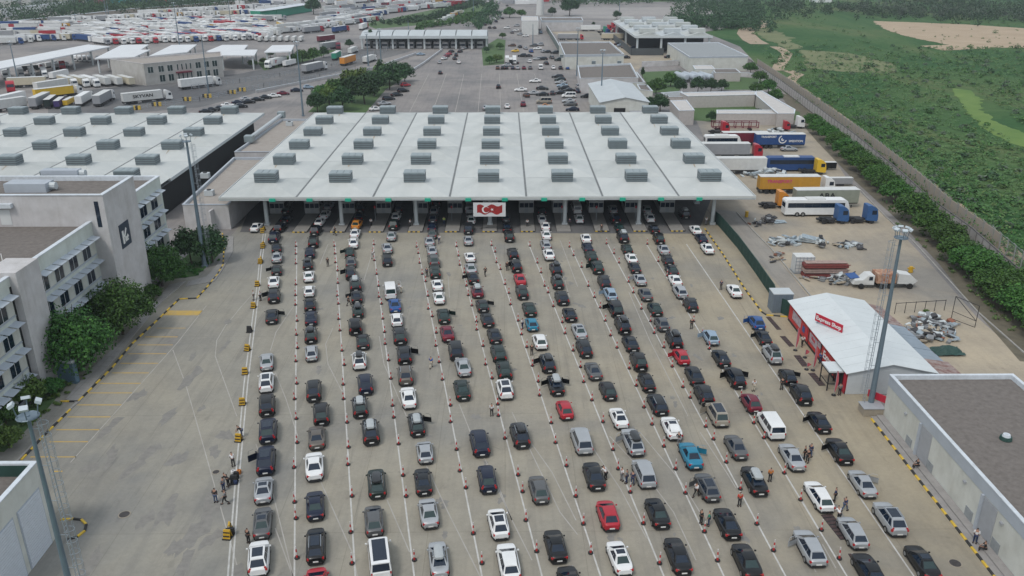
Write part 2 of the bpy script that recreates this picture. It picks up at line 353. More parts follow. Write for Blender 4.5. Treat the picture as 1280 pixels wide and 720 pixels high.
QUEUES = [
 [(356,268,'hatchback','black',''),(355,280,'saloon','black',''),(346.5,291,'SUV','black',''),(341,304,'SUV','navy',''),(346,317,'saloon','dark grey',''),(346,329.5,'saloon','silver',''),(346,345,'hatchback','dark grey','L'),(342,361,'saloon','white',''),
  (342.5,379,'SUV','dark grey','L'),(340,405,'saloon','dark grey','R'),(333.7,464,'saloon','silver',''),(333,491.7,'SUV','white','s'),(334,521,'SUV','black',''),(335,555,'SUV','navy','s'),(332,594,'SUV','navy','Ls'),(329,632,'saloon','silver','s'),(327.5,675,'saloon','grey','s'),(323,723,'SUV','white','s')],
 [(409,263,'hatchback','silver',''),(404,274,'saloon','white',''),(397,284,'saloon','white',''),(392.5,295,'SUV','black',''),(391.5,310,'SUV','black',''),(387.5,323,'hatchback','navy',''),(385,337.5,'estate car','black','b'),(386,353.5,'saloon','white',''),(386.5,372,'hatchback','white',''),
  (388,390,'saloon','black',''),(389,407.5,'saloon','navy',''),(389,430,'SUV','black','b'),(390,452,'hatchback','silver',''),(392.5,502.5,'SUV','dark grey',''),(402.5,532.5,'SUV','black',''),(396.7,563,'saloon','bronze',''),(394,601,'saloon','white',''),(395,652,'saloon','navy',''),(395,706,'estate car','black','rs'),(397,757,'hatchback','red','')],
 [(450,266,'hatchback','dark grey',''),(448,277,'saloon','black',''),(444,287,'hatchback','orange',''),(442.5,299,'saloon','white',''),(442,311,'saloon','white',''),(437.5,323,'saloon','dark green','L'),(439,335,'hatchback','grey',''),(439,350,'SUV','dark grey','L'),(445,365,'SUV','dark grey','B'),(446.5,380,'saloon','dark grey','L'),
  (448,397.5,'hatchback','dark green','b'),(445,419,'SUV','black','t'),(454.5,438,'saloon','dark grey',''),(450,463.5,'SUV','white','b'),(458,494,'SUV','navy',''),(451.5,523.5,'SUV','black','B'),(465,556.5,'SUV','black','B'),(472.5,624,'estate car','dark green','b'),(469,671,'hatchback','grey',''),(477.5,727,'van','white','s')],
 [(498,266,'hatchback','grey',''),(494,277,'hatchback','white',''),(491,288,'SUV','dark green',''),(489,302,'saloon','silver',''),(485,317.5,'saloon','silver',''),(484.7,333,'people carrier','black',''),(489,375,'van','white','R'),(494.7,391.5,'saloon','blue',''),(496.7,409,'hatchback','white',''),(501,431,'SUV','dark grey',''),
  (506.7,456,'SUV','black','R'),(508,483,'SUV','bronze','r'),(512.5,511,'saloon','white',''),(523,546.5,'estate car','black','BR'),(533,581,'hatchback','silver',''),(531,621,'saloon','dark grey',''),(539,662.5,'saloon','silver',''),(551,724,'saloon','silver','B')],
 [(545,259,'SUV','dark grey',''),(542,269,'hatchback','silver',''),(541,279,'hatchback','grey',''),(539.5,290,'saloon','navy',''),(540,299,'saloon','grey',''),(537.5,309,'saloon','silver',''),(541,321,'saloon','silver',''),(543.7,335,'SUV','grey',''),(545,349,'SUV','dark green',''),(548,365,'saloon','white',''),
  (550,381.5,'saloon','white',''),(556,405,'saloon','dark green','R'),(561,428,'saloon','burgundy',''),(571.5,451,'people carrier','dark grey',''),(581.5,471,'saloon','silver',''),(580,501,'saloon','dark green',''),(603,571,'SUV','navy',''),(612,619,'SUV','navy',''),(627,675,'hatchback','white','s'),(640,728,'estate car','white','')],
 [(587,268,'van','silver',''),(589,281,'hatchback','white',''),(585.5,293,'people carrier','dark grey',''),(586,307.5,'saloon','silver',''),(589,329,'saloon','white',''),(590,344,'saloon','silver',''),(593,356,'saloon','dark grey','L'),(598,373,'hatchback','burgundy','B'),
  (605,391,'hatchback','dark grey','R'),(611.7,410,'saloon','dark grey',''),(621,431,'saloon','dark grey',''),(626,454,'SUV','dark green',''),(632.5,476,'SUV','dark green',''),(634,501,'SUV','white','s'),(654,561,'SUV','dark grey','b'),(677.5,630,'hatchback','grey',''),(700,706,'saloon','black',''),(720,757,'saloon','black','')],
 [(632.5,278,'hatchback','grey',''),(634,291,'saloon','black',''),(637.5,303,'SUV','black',''),(643,325,'SUV','black',''),(647,341,'SUV','black','L'),(652,358,'saloon','red',''),(654.5,374.5,'SUV','dark grey',''),(664,396,'saloon','dark green',''),(667,415,'hatchback','turquoise',''),(677.5,437.5,'hatchback','white',''),
  (687.5,466.7,'SUV','dark grey','bL'),(698,495,'saloon','black','BLR'),(710,526,'hatchback','red',''),(731.7,568,'people carrier','silver',''),(747.5,614,'saloon','dark grey',''),(765,664,'hatchback','red',''),(782,722,'saloon','white','s')],
 [(677.5,269,'hatchback','dark grey',''),(678,279.5,'hatchback','white',''),(682.5,289.5,'saloon','white',''),(684,301,'saloon','white',''),(684,313,'estate car','silver',''),(688,326,'saloon','white',''),(697,345,'SUV','dark grey','b'),(699,362,'SUV','dark grey','b'),(705,382,'SUV','dark grey',''),(715,403,'coupe','black',''),
  (727.5,425,'saloon','silver','s'),(734,447.5,'SUV','dark grey',''),(746,476,'coupe','grey',''),(764,501,'hatchback','dark grey',''),(779,538,'saloon','white','s'),(797,570,'estate car','silver','bL'),(811,611,'people carrier','silver',''),(829,662.5,'saloon','black',''),(855,719,'saloon','black','')],
 [(722,268,'van','white',''),(725,280,'saloon','white',''),(734,305,'saloon','white',''),(737,317,'saloon','navy',''),(742,329,'SUV','dark green',''),(749,343,'SUV','dark green','L'),(758,362,'SUV','dark grey',''),(766,377,'estate car','pale blue','L'),(773,397,'people carrier','black','L'),(782,418,'SUV','black','b'),
  (792.5,441,'saloon','dark grey',''),(802.5,465,'SUV','black',''),(813,491,'saloon','black',''),(828,520,'estate car','dark grey','r'),(845,551,'saloon','white','ts'),(870,587.5,'saloon','turquoise','R'),(892,629,'estate car','grey','Ls'),(917.5,676,'coupe','black',''),(943,727,'saloon','black','')],
 [(767.5,267.5,'hatchback','silver',''),(771,280,'SUV','black',''),(776,291,'saloon','dark green',''),(781,304,'SUV','black','B'),(786,318,'hatchback','dark green',''),(792,331,'saloon','white',''),(796,342.5,'saloon','dark grey',''),(802.5,358,'saloon','silver','L'),(810,377,'saloon','grey',''),(822.5,396,'saloon','dark green',''),
  (831,415,'hatchback','grey',''),(847,437,'SUV','black','b'),(856,457,'hatchback','red','L'),(873,483,'saloon','dark grey',''),(886,508,'SUV','dark grey',''),(902.5,534,'people carrier','beige','Ls'),(927,576,'saloon','grey',''),(951,620,'saloon','black','B'),(1023,709,'estate car','silver','L')],
 [(810,268,'hatchback','silver',''),(814,279,'saloon','white',''),(820,293,'saloon','black',''),(826,306,'SUV','black',''),(832,320,'saloon','silver',''),(837,332.5,'hatchback','dark grey',''),(843,346,'saloon','dark grey',''),(847.5,359,'saloon','white',''),(854,374,'estate car','silver',''),(867,391,'SUV','dark grey',''),
  (893,433,'estate car','pale blue','L'),(907,460,'saloon','dark grey',''),(925,486,'SUV','black','LR'),(945,517.5,'hatchback','burgundy','r'),(972,550,'van','white',''),(998,589,'saloon','silver',''),(1034,641,'estate car','white',''),(1077,689,'estate car','silver',''),(1100,742,'saloon','black','')],
 [(858,274,'people carrier','black','B'),(872.5,294,'saloon','white',''),(880,305,'saloon','navy',''),(887.5,318,'saloon','white',''),(921.7,372.5,'saloon','white',''),(950,413,'hatchback','blue','L'),(959,433,'saloon','dark grey','L'),(971,456,'SUV','silver','b'),(990,483,'hatchback','black','R'),(1008,507.5,'SUV','black',''),
  (1032,543,'saloon','black','L'),(1058,581,'saloon','black','L'),(1088,624,'saloon','silver','R'),(1124,671,'SUV','silver','rs'),(1167,728,'saloon','black','s')],
]
FEAT = {'b':'with dark roof box','B':'with pale roof box','s':'with dark roof window','L':'with left door open','R':'with right door open','t':'with boot open','r':'with roof rails'}
for qi, Q in enumerate(QUEUES):
    n = len(Q)
    for i, (u, v, kind, color, fl) in enumerate(Q):
        L = SPECS[kind]['L']; rz = heading(u, v) + random.uniform(-.02, .02)
        p = G(u, v, .22); p = Vector((p.x, p.y, 0)) + Vector((-math.sin(rz), math.cos(rz), 0))*L/2
        f = FEAT[fl[0]] if fl else ''
        pos = ordn(i+1)+' from the booths' if i < 12 or True else ''
        lab = ' '.join(x for x in (color, kind, f) if x)+', '+ordn(i+1)+' from booths in '+ordn(qi+1)+' queue from left'
        sc = random.uniform(.97, 1.03)
        c = make_car(kind, color, fl, p, rz, lab, 'cars queueing for the border booths', scale=sc)
        for ch in c.children:
            if (color == 'dark green' or (i*7+qi*3) % 10 < 3) and ch.name.startswith('rear_window'): ch.material_slots[0].link = 'OBJECT'; ch.material_slots[0].material = GLASSG  # greenish reflection put into the pane colour
p = G(317.5, 291.5); make_car('saloon', 'white', '', (p.x, p.y+2.2, 0), 0, 'lone white saloon left of the yellow barriers by the canopy', 'cars queueing for the border booths')
# ================================================================ ground sheets
def ramp(nt, fac, stops):
    r = nt.nodes.new('ShaderNodeValToRGB'); el = r.color_ramp.elements
    while len(el) < len(stops): el.new(.5)
    for e, (p, c) in zip(el, stops): e.position = p; e.color = (*c, 1)
    nt.links.new(fac, r.inputs[0]); return r.outputs[0]
def noise(nt, vec, scale, detail=6, rough=.6, dist=0.0):
    n = nt.nodes.new('ShaderNodeTexNoise'); n.inputs['Scale'].default_value = scale; n.inputs['Detail'].default_value = detail
    n.inputs['Roughness'].default_value = rough; n.inputs['Distortion'].default_value = dist
    nt.links.new(vec, n.inputs['Vector']); return n.outputs['Fac']
def mapping(nt, vec, sc):
    m = nt.nodes.new('ShaderNodeMapping'); m.inputs['Scale'].default_value = sc; nt.links.new(vec, m.inputs[0]); return m.outputs[0]
def mul(nt, a, b, fac=1.0, mode='MULTIPLY'):
    m = nt.nodes.new('ShaderNodeMix'); m.data_type = 'RGBA'; m.blend_type = mode; m.inputs[0].default_value = fac
    nt.links.new(a, m.inputs[6]); nt.links.new(b, m.inputs[7]); return m.outputs[2]
def concrete(name, base, warm, dark, slab=None, streak=.5, dust=False):
    m = bpy.data.materials.new(name); m.use_nodes = True; nt = m.node_tree; b = nt.nodes['Principled BSDF']
    b.inputs['Roughness'].default_value = .85; b.inputs['Specular IOR Level'].default_value = .3
    tc = nt.nodes.new('ShaderNodeTexCoord').outputs['Object']
    big = ramp(nt, noise(nt, tc, .028, 5, .6, .6), [(.36, dark), (.5, base), (.64, warm)])
    mid = ramp(nt, noise(nt, tc, .22, 6, .7), [(.3, (.86,.86,.87)), (.55, (1,1,1)), (.75, (1.06,1.05,1.03))])
    st = ramp(nt, noise(nt, mapping(nt, tc, (.9,.05,1)), 1.0, 5, .6), [(.38, (.82,.82,.84)), (.52, (1,1,1))])
    fine = ramp(nt, noise(nt, tc, 2.2, 8, .75), [(.3, (.90,.90,.90)), (.7, (1.06,1.06,1.06))])
    blot = ramp(nt, noise(nt, tc, .55, 3, .5, 1.2), [(.25, (.72,.72,.74)), (.33, (1,1,1))])
    c = mul(nt, big, mid); c = mul(nt, c, st, streak); c = mul(nt, c, fine); c = mul(nt, c, blot, .5)
    if slab:
        br = nt.nodes.new('ShaderNodeTexBrick'); br.offset = 0; br.inputs['Scale'].default_value = 1; br.inputs['Brick Width'].default_value = slab[0]; br.inputs['Row Height'].default_value = slab[1]
        br.inputs['Mortar Size'].default_value = .035; br.inputs['Color1'].default_value = (1,1,1,1); br.inputs['Color2'].default_value = (.955,.955,.96,1); br.inputs['Mortar'].default_value = (.80,.79,.78,1)
        nt.links.new(tc, br.inputs[0]); c = mul(nt, c, br.outputs[0])
    if dust:   # sandy dust blown over the eastern lanes, greyer tyre-worn concrete to the west
        sx = nt.nodes.new('ShaderNodeSeparateXYZ'); nt.links.new(tc, sx.inputs[0]); ma = nt.nodes.new('ShaderNodeMath'); ma.operation = 'MULTIPLY_ADD'
        nn = noise(nt, tc, .035, 4, .6); ma2 = nt.nodes.new('ShaderNodeMath'); ma2.operation = 'MULTIPLY_ADD'; ma2.inputs[1].default_value = 70; nt.links.new(nn, ma2.inputs[0]); nt.links.new(sx.outputs[0], ma2.inputs[2])
        ma.inputs[1].default_value = .009; ma.inputs[2].default_value = .15; nt.links.new(ma2.outputs[0], ma.inputs[0])
        c = mul(nt, c, ramp(nt, ma.outputs[0], [(.2, (.90,.93,.95)), (.6, (1.0,.99,.95)), (1.0, (1.10,1.02,.86))]))
        tr = ramp(nt, noise(nt, mapping(nt, tc, (.5,.035,1)), 1.0, 3, .5, 2.5), [(.30, (.78,.78,.80)), (.36, (1,1,1))]); c = mul(nt, c, tr, .55)
    nt.links.new(c, b.inputs['Base Color']); return m
def sheet(name, pxs, z, m, world=False, n=None):
    pts = [(Vector(p) if world else G(p[0], p[1])) for p in pxs]
    mb = MB(); mb.poly([(p.x, p.y, z) for p in pts])
    me = mb.mesh(name, m)
    if me.polygons[0].normal.z < 0: me.flip_normals()
    o = link(name, me); o['kind'] = 'structure'; return o
# field: big green sheet to the horizon
fm = bpy.data.materials.new('field_soil'); fm.use_nodes = True; nt = fm.node_tree; b = nt.nodes['Principled BSDF']; b.inputs['Roughness'].default_value = .95; b.inputs['Specular IOR Level'].default_value = .1
tc = nt.nodes.new('ShaderNodeTexCoord').outputs['Object']
c1 = ramp(nt, noise(nt, mapping(nt, tc, (1,.45,1)), .016, 8, .65, .7), [(.3, (.026,.080,.030)), (.43, (.045,.115,.040)), (.54, (.075,.14,.052)), (.64, (.12,.155,.07)), (.74, (.17,.165,.10))])
c2 = ramp(nt, noise(nt, tc, .3, 8, .8), [(.3, (.55,.6,.6)), (.7, (1.25,1.2,1.1))])
nt.links.new(mul(nt, c1, c2), b.inputs['Base Color'])
mb = MB(); mb.quad((-9000,-800,0),(9000,-800,0),(9000,14000,0),(-9000,14000,0))
g = struct('ground', mb, fm); g.location.z = -.12
CONC = concrete('apron_concrete', (.335,.310,.262), (.375,.338,.272), (.262,.252,.232), slab=(7.4, 22.0), dust=True)
CONC2 = concrete('yard_concrete', (.36,.315,.25), (.44,.375,.28), (.25,.235,.21), slab=None, streak=.3)
ASPH = concrete('old_asphalt', (.26,.243,.235), (.30,.278,.262), (.19,.185,.185), slab=None, streak=.6)
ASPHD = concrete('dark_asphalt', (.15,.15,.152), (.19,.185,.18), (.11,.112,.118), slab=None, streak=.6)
# terminal paving behind everything; left boundary far out of frame
sheet('terminal_pavement', [(-900,62),(330,1),(600,-12),(700,-14),(720,2),(905,2),(935,30),(880,40),(925,58),(972,108),(1010,140),(1067,186),(1160,270),(1252,348),(1330,400),(1700,760),(-900,760)], -.06, ASPH)
# warmer concrete: queue apron and right yard
def band(name, pts, z, m): return sheet(name, pts, z, m)
sheet('queue_apron', [(-300,900),(-300,500),(30,500),(112,425),(215,345),(285,300),(318,258),(880,258),(1100,505),(1700,1180),(640,1100)], -.02, CONC)
sheet('side_yard', [(880,255),(905,225),(870,150),(1003,150),(1022,168),(1060,225),(1108,272),(1168,335),(1220,395),(1262,432),(1330,480),(1400,560),(1240,470),(1100,470),(1085,490),(1000,420)], -.035, CONC2)
sheet('ramp_road', [(893,262),(920,264),(963,312),(1012,372),(990,378),(960,340)], -.008, concrete('ramp_concrete', (.30,.28,.25), (.33,.30,.26), (.26,.25,.235), streak=.6))
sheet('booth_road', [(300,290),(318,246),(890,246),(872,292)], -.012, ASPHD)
# lorry road left of the canopy in the distance, with its verge
sheet('lorry_road', [(60,150),(250,134),(420,90),(520,62),(450,62),(300,92),(60,118)], -.045, ASPHD)
sheet('far_empty_yard', [(688,14),(720,9),(905,9),(908,18),(870,30),(820,26),(735,22),(690,24)], -.03, concrete('pale_asphalt', (.33,.31,.30), (.36,.34,.32), (.29,.275,.27), streak=.4))
sheet('walled_yard', [(690,40),(790,36),(860,72),(830,82),(800,84),(790,100),(762,80)], -.03, CONC2)
# dirt, fields and grass patches on the right
TANF = mat('dry_field', (.36,.27,.18), var=.14, scale=.05, rough=.95, col2=(.44,.345,.24), obj=True)
DIRT = mat('dirt_track_soil', (.36,.28,.20), var=.15, scale=.2, rough=.95)
BRG = mat('bright_meadow', (.085,.17,.03), rough=.95, scale=.12, col2=(.14,.22,.045))
OLV = mat('olive_meadow', (.12,.15,.06), rough=.95, scale=.06, col2=(.18,.19,.09))
def blob(name, pxs, z, m, jit=.02, sub=5):
    "irregular patch: subdivided outline with wobble"
    pts = [G(*p) for p in pxs]; out = []
    for i in range(len(pts)):
        a, c = pts[i], pts[(i+1) % len(pts)]; L = (c-a).length; n_ = sub*8; w1, w2, w3 = 0, 0, 0
        ph = [random.uniform(0, 6.28) for _ in range(4)]
        for k in range(n_):
            t = k/n_; q = a.lerp(c, t); env = math.sin(math.pi*t)**.5
            f = (math.sin(t*9+ph[0])+.7*math.sin(t*23+ph[1])+.5*math.sin(t*61+ph[2]))*env*.8+random.uniform(-.6,.6)
            g_ = (math.cos(t*11+ph[3])+.6*math.sin(t*37+ph[1]))*env*.6+random.uniform(-.6,.6)
            out.append((q.x+f*L*jit, q.y+g_*L*jit, z))
    mb = MB(); mb.poly(out); me = mb.mesh(name, m)
    if me.polygons[0].normal.z < 0: me.flip_normals()
    o = link(name, me); o['kind'] = 'structure'; return o
blob('dry_field', [(1091,26),(1200,30),(1310,37),(1330,60),(1215,59),(1180,55),(1128,44),(1105,36)], -.05, TANF, .015)
blob('dry_field', [(1150,57),(1215,55),(1240,60),(1180,63)], -.045, TANF, .015)
blob('meadow', [(1190,110),(1215,113),(1240,150),(1290,170),(1300,190),(1262,178),(1228,160),(1205,135)], -.05, BRG, .016)
blob('meadow', [(1000,62),(1060,66),(1120,80),(1120,91),(1060,90),(1010,85)], -.05, OLV, .018)
blob('meadow', [(925,34),(955,30),(1005,60),(985,62),(948,44)], -.055, OLV, .02)
def ribbon(name, pxs, wid, z, m, world=False, kind='structure'):
    pts = [Vector(p) if world else G(*p) for p in pxs]; mb = MB(); L = []
    for i, p in enumerate(pts):
        a = pts[max(0, i-1)]; c = pts[min(len(pts)-1, i+1)]; d = (c-a); d.z = 0; d.normalize(); nrm = Vector((-d.y, d.x, 0))
        w = wid[i] if isinstance(wid, (list, tuple)) else wid
        L.append(((p+nrm*w/2), (p-nrm*w/2)))
    for i in range(len(L)-1):
        mb.quad((L[i][0].x,L[i][0].y,z),(L[i][1].x,L[i][1].y,z),(L[i+1][1].x,L[i+1][1].y,z),(L[i+1][0].x,L[i+1][0].y,z))
    me = mb.mesh(name, m)
    if me.polygons[0].normal.z < 0: me.flip_normals()
    o = link(name, me)
    if kind: o['kind'] = kind
    return o
ribbon('dirt_path', [(945,24),(955,28),(950,33),(934,36),(932,42),(940,50),(950,55)], 11, -.045, DIRT)
ribbon('dirt_path', [(968,58),(977,62),(984,67),(980,74),(974,82),(972,88)], 5.5, -.04, DIRT)
ribbon('dirt_path', [(985,88),(998,93),(990,98),(986,103)], 5, -.04, DIRT)
ribbon('dirt_path', [(962,98),(985,101),(1026,130),(1080,172),(1130,210),(1178,248),(1222,282),(1262,320),(1330,372)], 5.5, -.05, DIRT)
# patrol strip between wall and planted strip
PLANT = mat('planted_strip_soil', (.10,.09,.065), rough=.95, scale=.5, col2=(.16,.14,.10))
ribbon('planted_strip', [(985,118),(1012,148),(1040,178),(1090,224),(1150,275),(1212,332),(1262,385),(1330,455)], [6,8,8,9,9,10,11,11], -.028, PLANT)
# grass plots
GR = mat('lawn_grass', (.05,.10,.03), rough=.95, scale=.8, col2=(.08,.14,.045))
def lawn(pxs, z=-.01): o = sheet('lawn', pxs, z, GR); return o
lawn([(-60,560),(-60,500),(40,462),(78,478),(95,468),(60,510),(5,565)])
lawn([(90,470),(118,440),(150,400),(235,318),(262,295),(282,295),(278,312),(265,328),(245,345),(205,350),(120,425),(104,462)])
lawn([(385,140),(408,118),(455,92),(508,86),(512,93),(482,112),(456,142)], -.03)
lawn([(800,90),(850,88),(860,100),(848,114),(815,116)], -.025)
lawn([(868,132),(965,131),(1000,140),(1000,150),(900,153),(865,150)], -.025)
lawn([(905,95),(950,98),(960,112),(905,112)], -.025)
lawn([(602,60),(622,48),(632,50),(630,80),(604,82)], -.03)
lawn([(322,78),(385,64),(425,62),(412,66),(378,78),(330,88)], -.03)
lawn([(455,30),(560,8),(605,3),(620,12),(598,32),(585,26),(540,30),(470,36)], -.03)
# pale pavements beside the car park
PAVE = concrete('pavement_concrete', (.34,.33,.315), (.36,.345,.32), (.28,.275,.265), slab=(1.5,1.5), streak=.2)
KB = .12
def slab_px(name, pxs, h, m):
    pts = [G(*p) for p in pxs]; a = sum(pts[i].x*pts[(i+1)%len(pts)].y-pts[(i+1)%len(pts)].x*pts[i].y for i in range(len(pts)))
    if a < 0: pts = pts[::-1]
    mb = MB(); mb.prism(pts, -.05, h); return struct(name, mb, m)
slab_px('pavement', [(6,590),(30,566),(95,503),(82,500),(106,470),(150,428),(212,356),(232,352),(200,380),(138,455),(100,502),(60,537),(20,580)], .10, PAVE)
slab_px('pavement', [(236,352),(258,346),(270,333),(284,312),(286,296),(292,296),(291,315),(278,338),(268,352),(232,358)], .10, PAVE)
# warehouse walkway on the right
wx = 44.6
# ---------------------------------------------------------------- painted lines
LINE = mat('worn_white_marking', (.58,.58,.56), rough=.8, scale=1.2, col2=(.42,.41,.385))
LINEF = mat('faded_white_marking', (.42,.405,.375), rough=.85, scale=.6, col2=(.33,.312,.28))
YLINE = mat('yellow_marking', (.55,.36,.07), rough=.8, scale=1.0, col2=(.42,.31,.14))
LBOT = [368,444,517.5,602,677,750,829,904,981,1057.5,1141]
LTOP = [(371,303),(419,303),(466,303),(521,303),(569,303),(613,302),(660,303),(712.5,307),(759,304),(807.5,304),(858,305)]
ZL = -.012
for k in range(11):
    (ut, vt), ub = LTOP[k], LBOT[k]; s = (ub-ut)/(718-vt)
    a = G(ut, vt); c = G(ub+s*90, 808)
    m = ribbon('lane_line', [a, c], .155, ZL, LINE, world=True)
for pts in ([(322,352),(316,395),(305,480),(295,590),(284,730)], [(325,352),(320,395),(309.5,480),(299.5,590),(289.5,730)], [(329,292),(324,330),(322,352)], [(332,292),(327,330),(325,352)]):
    ribbon('lane_line', pts, .16, ZL, LINE)
FADED = [
 [(216,437),(232,480),(255,560),(283,660),(300,720)], [(283,405),(271,425),(269,445),(278,470),(296,520)], [(320,555),(342,620),(370,735)], [(283,406),(300,385),(318,365)],
 [(344,465),(358,500),(372,545)], [(372,375),(345,415),(338,438)], [(416,410),(407,430),(410,455),(428,490)], [(344,660),(366,720)], [(400,600),(440,690),(450,735)],
 [(474,420),(480,455),(508,520)], [(484,625),(512,690)], [(532,580),(560,640),(600,720)], [(574,505),(588,540),(620,600),(640,650),(665,700)], [(608,580),(640,650)],
 [(640,515),(700,640),(722,668)], [(665,555),(690,590),(720,650)], [(700,300),(722,358)], [(740,558),(775,610),(808,672)], [(786,365),(812,425),(860,520)],
 [(762,545),(790,575),(812,600),(842,640),(870,700)], [(800,540),(850,600),(875,640)], [(875,540),(908,590),(920,610)], [(1008,690),(1020,715)], [(1028,120+560),(1045,710)],
 [(700,330),(706,350),(712,372)], [(560,345),(562,372)], [(470,300),(455,350)], [(410,305),(400,330)], [(1000,620),(1046,700)], [(1245-60,640),(1205,670)]]
for pts in FADED: ribbon('faded_line', pts, .11, ZL-.003, LINEF)
for k in range(7):   # far lane lines behind the canopy
    u0 = 513+k*34; ribbon('lane_line', [(512+k*28.5,140),(536+k*22,92)], .18, -.03, LINEF)
# yellow bay lines by the left car park
BAY = [(207,391,251,391,1.8),(181,421,222,421,.25),(172,431,216,431,.2),(160,442,208,442,.2),(150,454,198,454,.2),(140,466,186,466,.2),(125,479,176,479,.2),(110,491,165,491,.2),(96,506,152,506,.2),(84,521,138,521,.2),(70,537,125,537,.2),(62,552,110,552,.2),(38,571,95,571,.2),(66,589,78,589,.2),(196,410,232,410,.15)]
for (a, v0, c, v1, w) in BAY: ribbon('bay_line', [(a, v0), (c, v1)], w, ZL, YLINE)
ribbon('faded_line', [(258,382),(222,428),(165,492),(122,540),(88,578)], .12, ZL, LINEF)
# oil stains and manhole covers
STAIN = mat('oil_stain', (.10,.10,.10), rough=.8, scale=2, col2=(.16,.155,.15))
IRON = mat('cast_iron', (.055,.05,.05), rough=.7, var=.2, scale=6)
mb = MB(); r_ = random.Random(8); SP = [(371,303,368,718),(419,303,444,718),(466,303,517,718),(521,303,602,718),(569,303,677,718),(613,302,750,718),(660,303,829,718),(712,307,904,718),(759,304,981,718),(807,304,1057,718),(858,305,1141,718)]
for i in range(150):
    k = r_.randrange(len(SP)-1); t = r_.random()**1.3; w_ = r_.uniform(.35,.65)
    if i < 118:
        u = (SP[k][0]+(SP[k][2]-SP[k][0])*t)*(1-w_)+(SP[k+1][0]+(SP[k+1][2]-SP[k+1][0])*t)*w_; v = 303+415*t; R = r_.uniform(.12,.5); el = r_.uniform(1,2.6)
    else: u = r_.uniform(110,300); v = r_.uniform(400,720); R = r_.uniform(.25,.9); el = r_.uniform(1.5,4)
    p = G(u, v); pts = []; a0 = r_.uniform(-.3,.3); n_ = 14; ph = r_.uniform(0,6)
    for j in range(n_):
        a = 2*math.pi*j/n_; rr = R*(1+.35*math.sin(2*a+ph)+.25*math.sin(5*a+ph*2)+r_.uniform(-.15,.15)); x, y = rr*math.cos(a), rr*el*math.sin(a)
        pts.append((p.x+x*math.cos(a0)-y*math.sin(a0), p.y+x*math.sin(a0)+y*math.cos(a0), -.0195+i*.00004))
    mb.add([(p.x, p.y, -.0195+i*.00004)]+pts, [(0, j+1, (j+1) % n_+1) for j in range(n_)])
o = link('oil_stains', mb.mesh('oil_stains', mat('dry_oil_stain', (.19,.182,.17), rough=.85, scale=1.5, col2=(.25,.24,.22)))); o['kind'] = 'stuff'
def manhole(u, v, r=.45, lab=''):
    p = G(u, v); o = thing('manhole_cover', lab, 'manhole cover', (p.x, p.y, -.02), 0, 'manhole covers in the paving')
    mb = MB(); mb.tube((0,0,0),(0,0,.03), r+.1, n=16); part('frame', mb, CONC2, o)
    mb = MB(); mb.tube((0,0,0),(0,0,.045), r, n=16)
    for k in range(4): mb.box(-r*.7, r*.7, -r*.6+k*r*.4-.03, -r*.6+k*r*.4+.03, .045, .055)
    part('lid', mb, IRON, o)
manhole(155.5,643,.5,'round iron manhole cover in open concrete left of the barriers')
manhole(270,590,.35,'small iron manhole cover just left of the people with luggage')
manhole(1194,704,.5,'round iron manhole cover near the warehouse wall at lower right')
# long steel drain grates in the paving near the shop
def grate(a, b, w, lab):
    pa, pb = G(*a), G(*b); d = pb-pa; L = d.length; rz = math.atan2(-d.x, d.y)
    o = thing('drain_grate', lab, 'drain grate', (pa.x, pa.y, -.015), rz, 'drain grates set in the paving')
    mb = MB(); mb.box(-w/2, w/2, 0, L, 0, .02); part('channel', mb, BLKP, o)
    mb = MB(); n = int(L/.5)
    for k in range(n): mb.box(-w/2+.03, w/2-.03, k*L/n+.05, (k+1)*L/n-.1, .02, .04)
    s = part('grating', mb, mat('rusty_iron', (.07,.045,.045), rough=.8, var=.3, scale=5), o)
grate((960,396),(974,412),.7,'dark drain grate by the end of the yellow and black kerb')
grate((978,420),(990,433),.8,'dark drain grate opposite the far end of the red shop wall')
grate((996,444),(1007,458),.9,'dark drain grate opposite the middle of the red shop wall')
grate((1014,466),(1028,482),.9,'dark drain grate left of the white shop porch')
grate((1033,643),(1058,674),1.2,'dark drain grate between the white estate and the silver estate')
grate((1068,692),(1086,722),1.2,'dark drain grate at the bottom edge in front of a black saloon')

# ---------------------------------------------------------------- kerbs with yellow and black stones
YK = mat('kerb_yellow', (.62,.42,.05), rough=.75, var=.18, scale=2); BK = mat('kerb_black', (.03,.03,.03), rough=.8, var=.25, scale=2); GK = mat('kerb_grey', (.33,.32,.30), rough=.85, var=.15, scale=2)
def kerb(pxs, step, w=.22, h=.14, two=(YK, BK), lab=None, world=False, maxn=300):
    pts = [Vector(p) if world else G(*p) for p in pxs]
    root = link('kerb', None); root['kind'] = 'structure'
    root.location = pts[0]
    seg = []; i = 0; mes = {}
    for a, b in zip(pts[:-1], pts[1:]):
        L = (b-a).length; n = max(1, round(L/step)); d = (b-a)/L; rz = math.atan2(d.y, d.x)
        key = round(L/n, 2)
        if key not in mes:
            mb = MB(); l = key-.015; ring = [(0,-w/2,-.05),(0,w/2,-.05),(0,w/2,h-.02),(0,w/2-.03,h),(0,-w/2+.03,h),(0,-w/2,h-.02)]
            mb.loft([[(x, y, z) for x, y, z in ring][::-1], [(l, y, z) for x, y, z in ring][::-1]][::-1]); mes[key] = mb.mesh('kerb_stone', YK)
        for k in range(n):
            q = a+d*(k*L/n)-pts[0]
            o = link('kerb_stone', mes[key], root, (q.x, q.y, random.uniform(-.005,.005)), rz, m=two[i % 2]); i += 1
    return root
kerb([(27,575),(55,545),(88,512)], 1.05)
kerb([(76,502),(98,502),(140,460),(165,430),(196,401),(224,374),(246,373),(258,360),(272,343),(279,331),(280,312),(278,292)], 1.15)
kerb([(281,280),(296,266),(313,252)], 1.6)
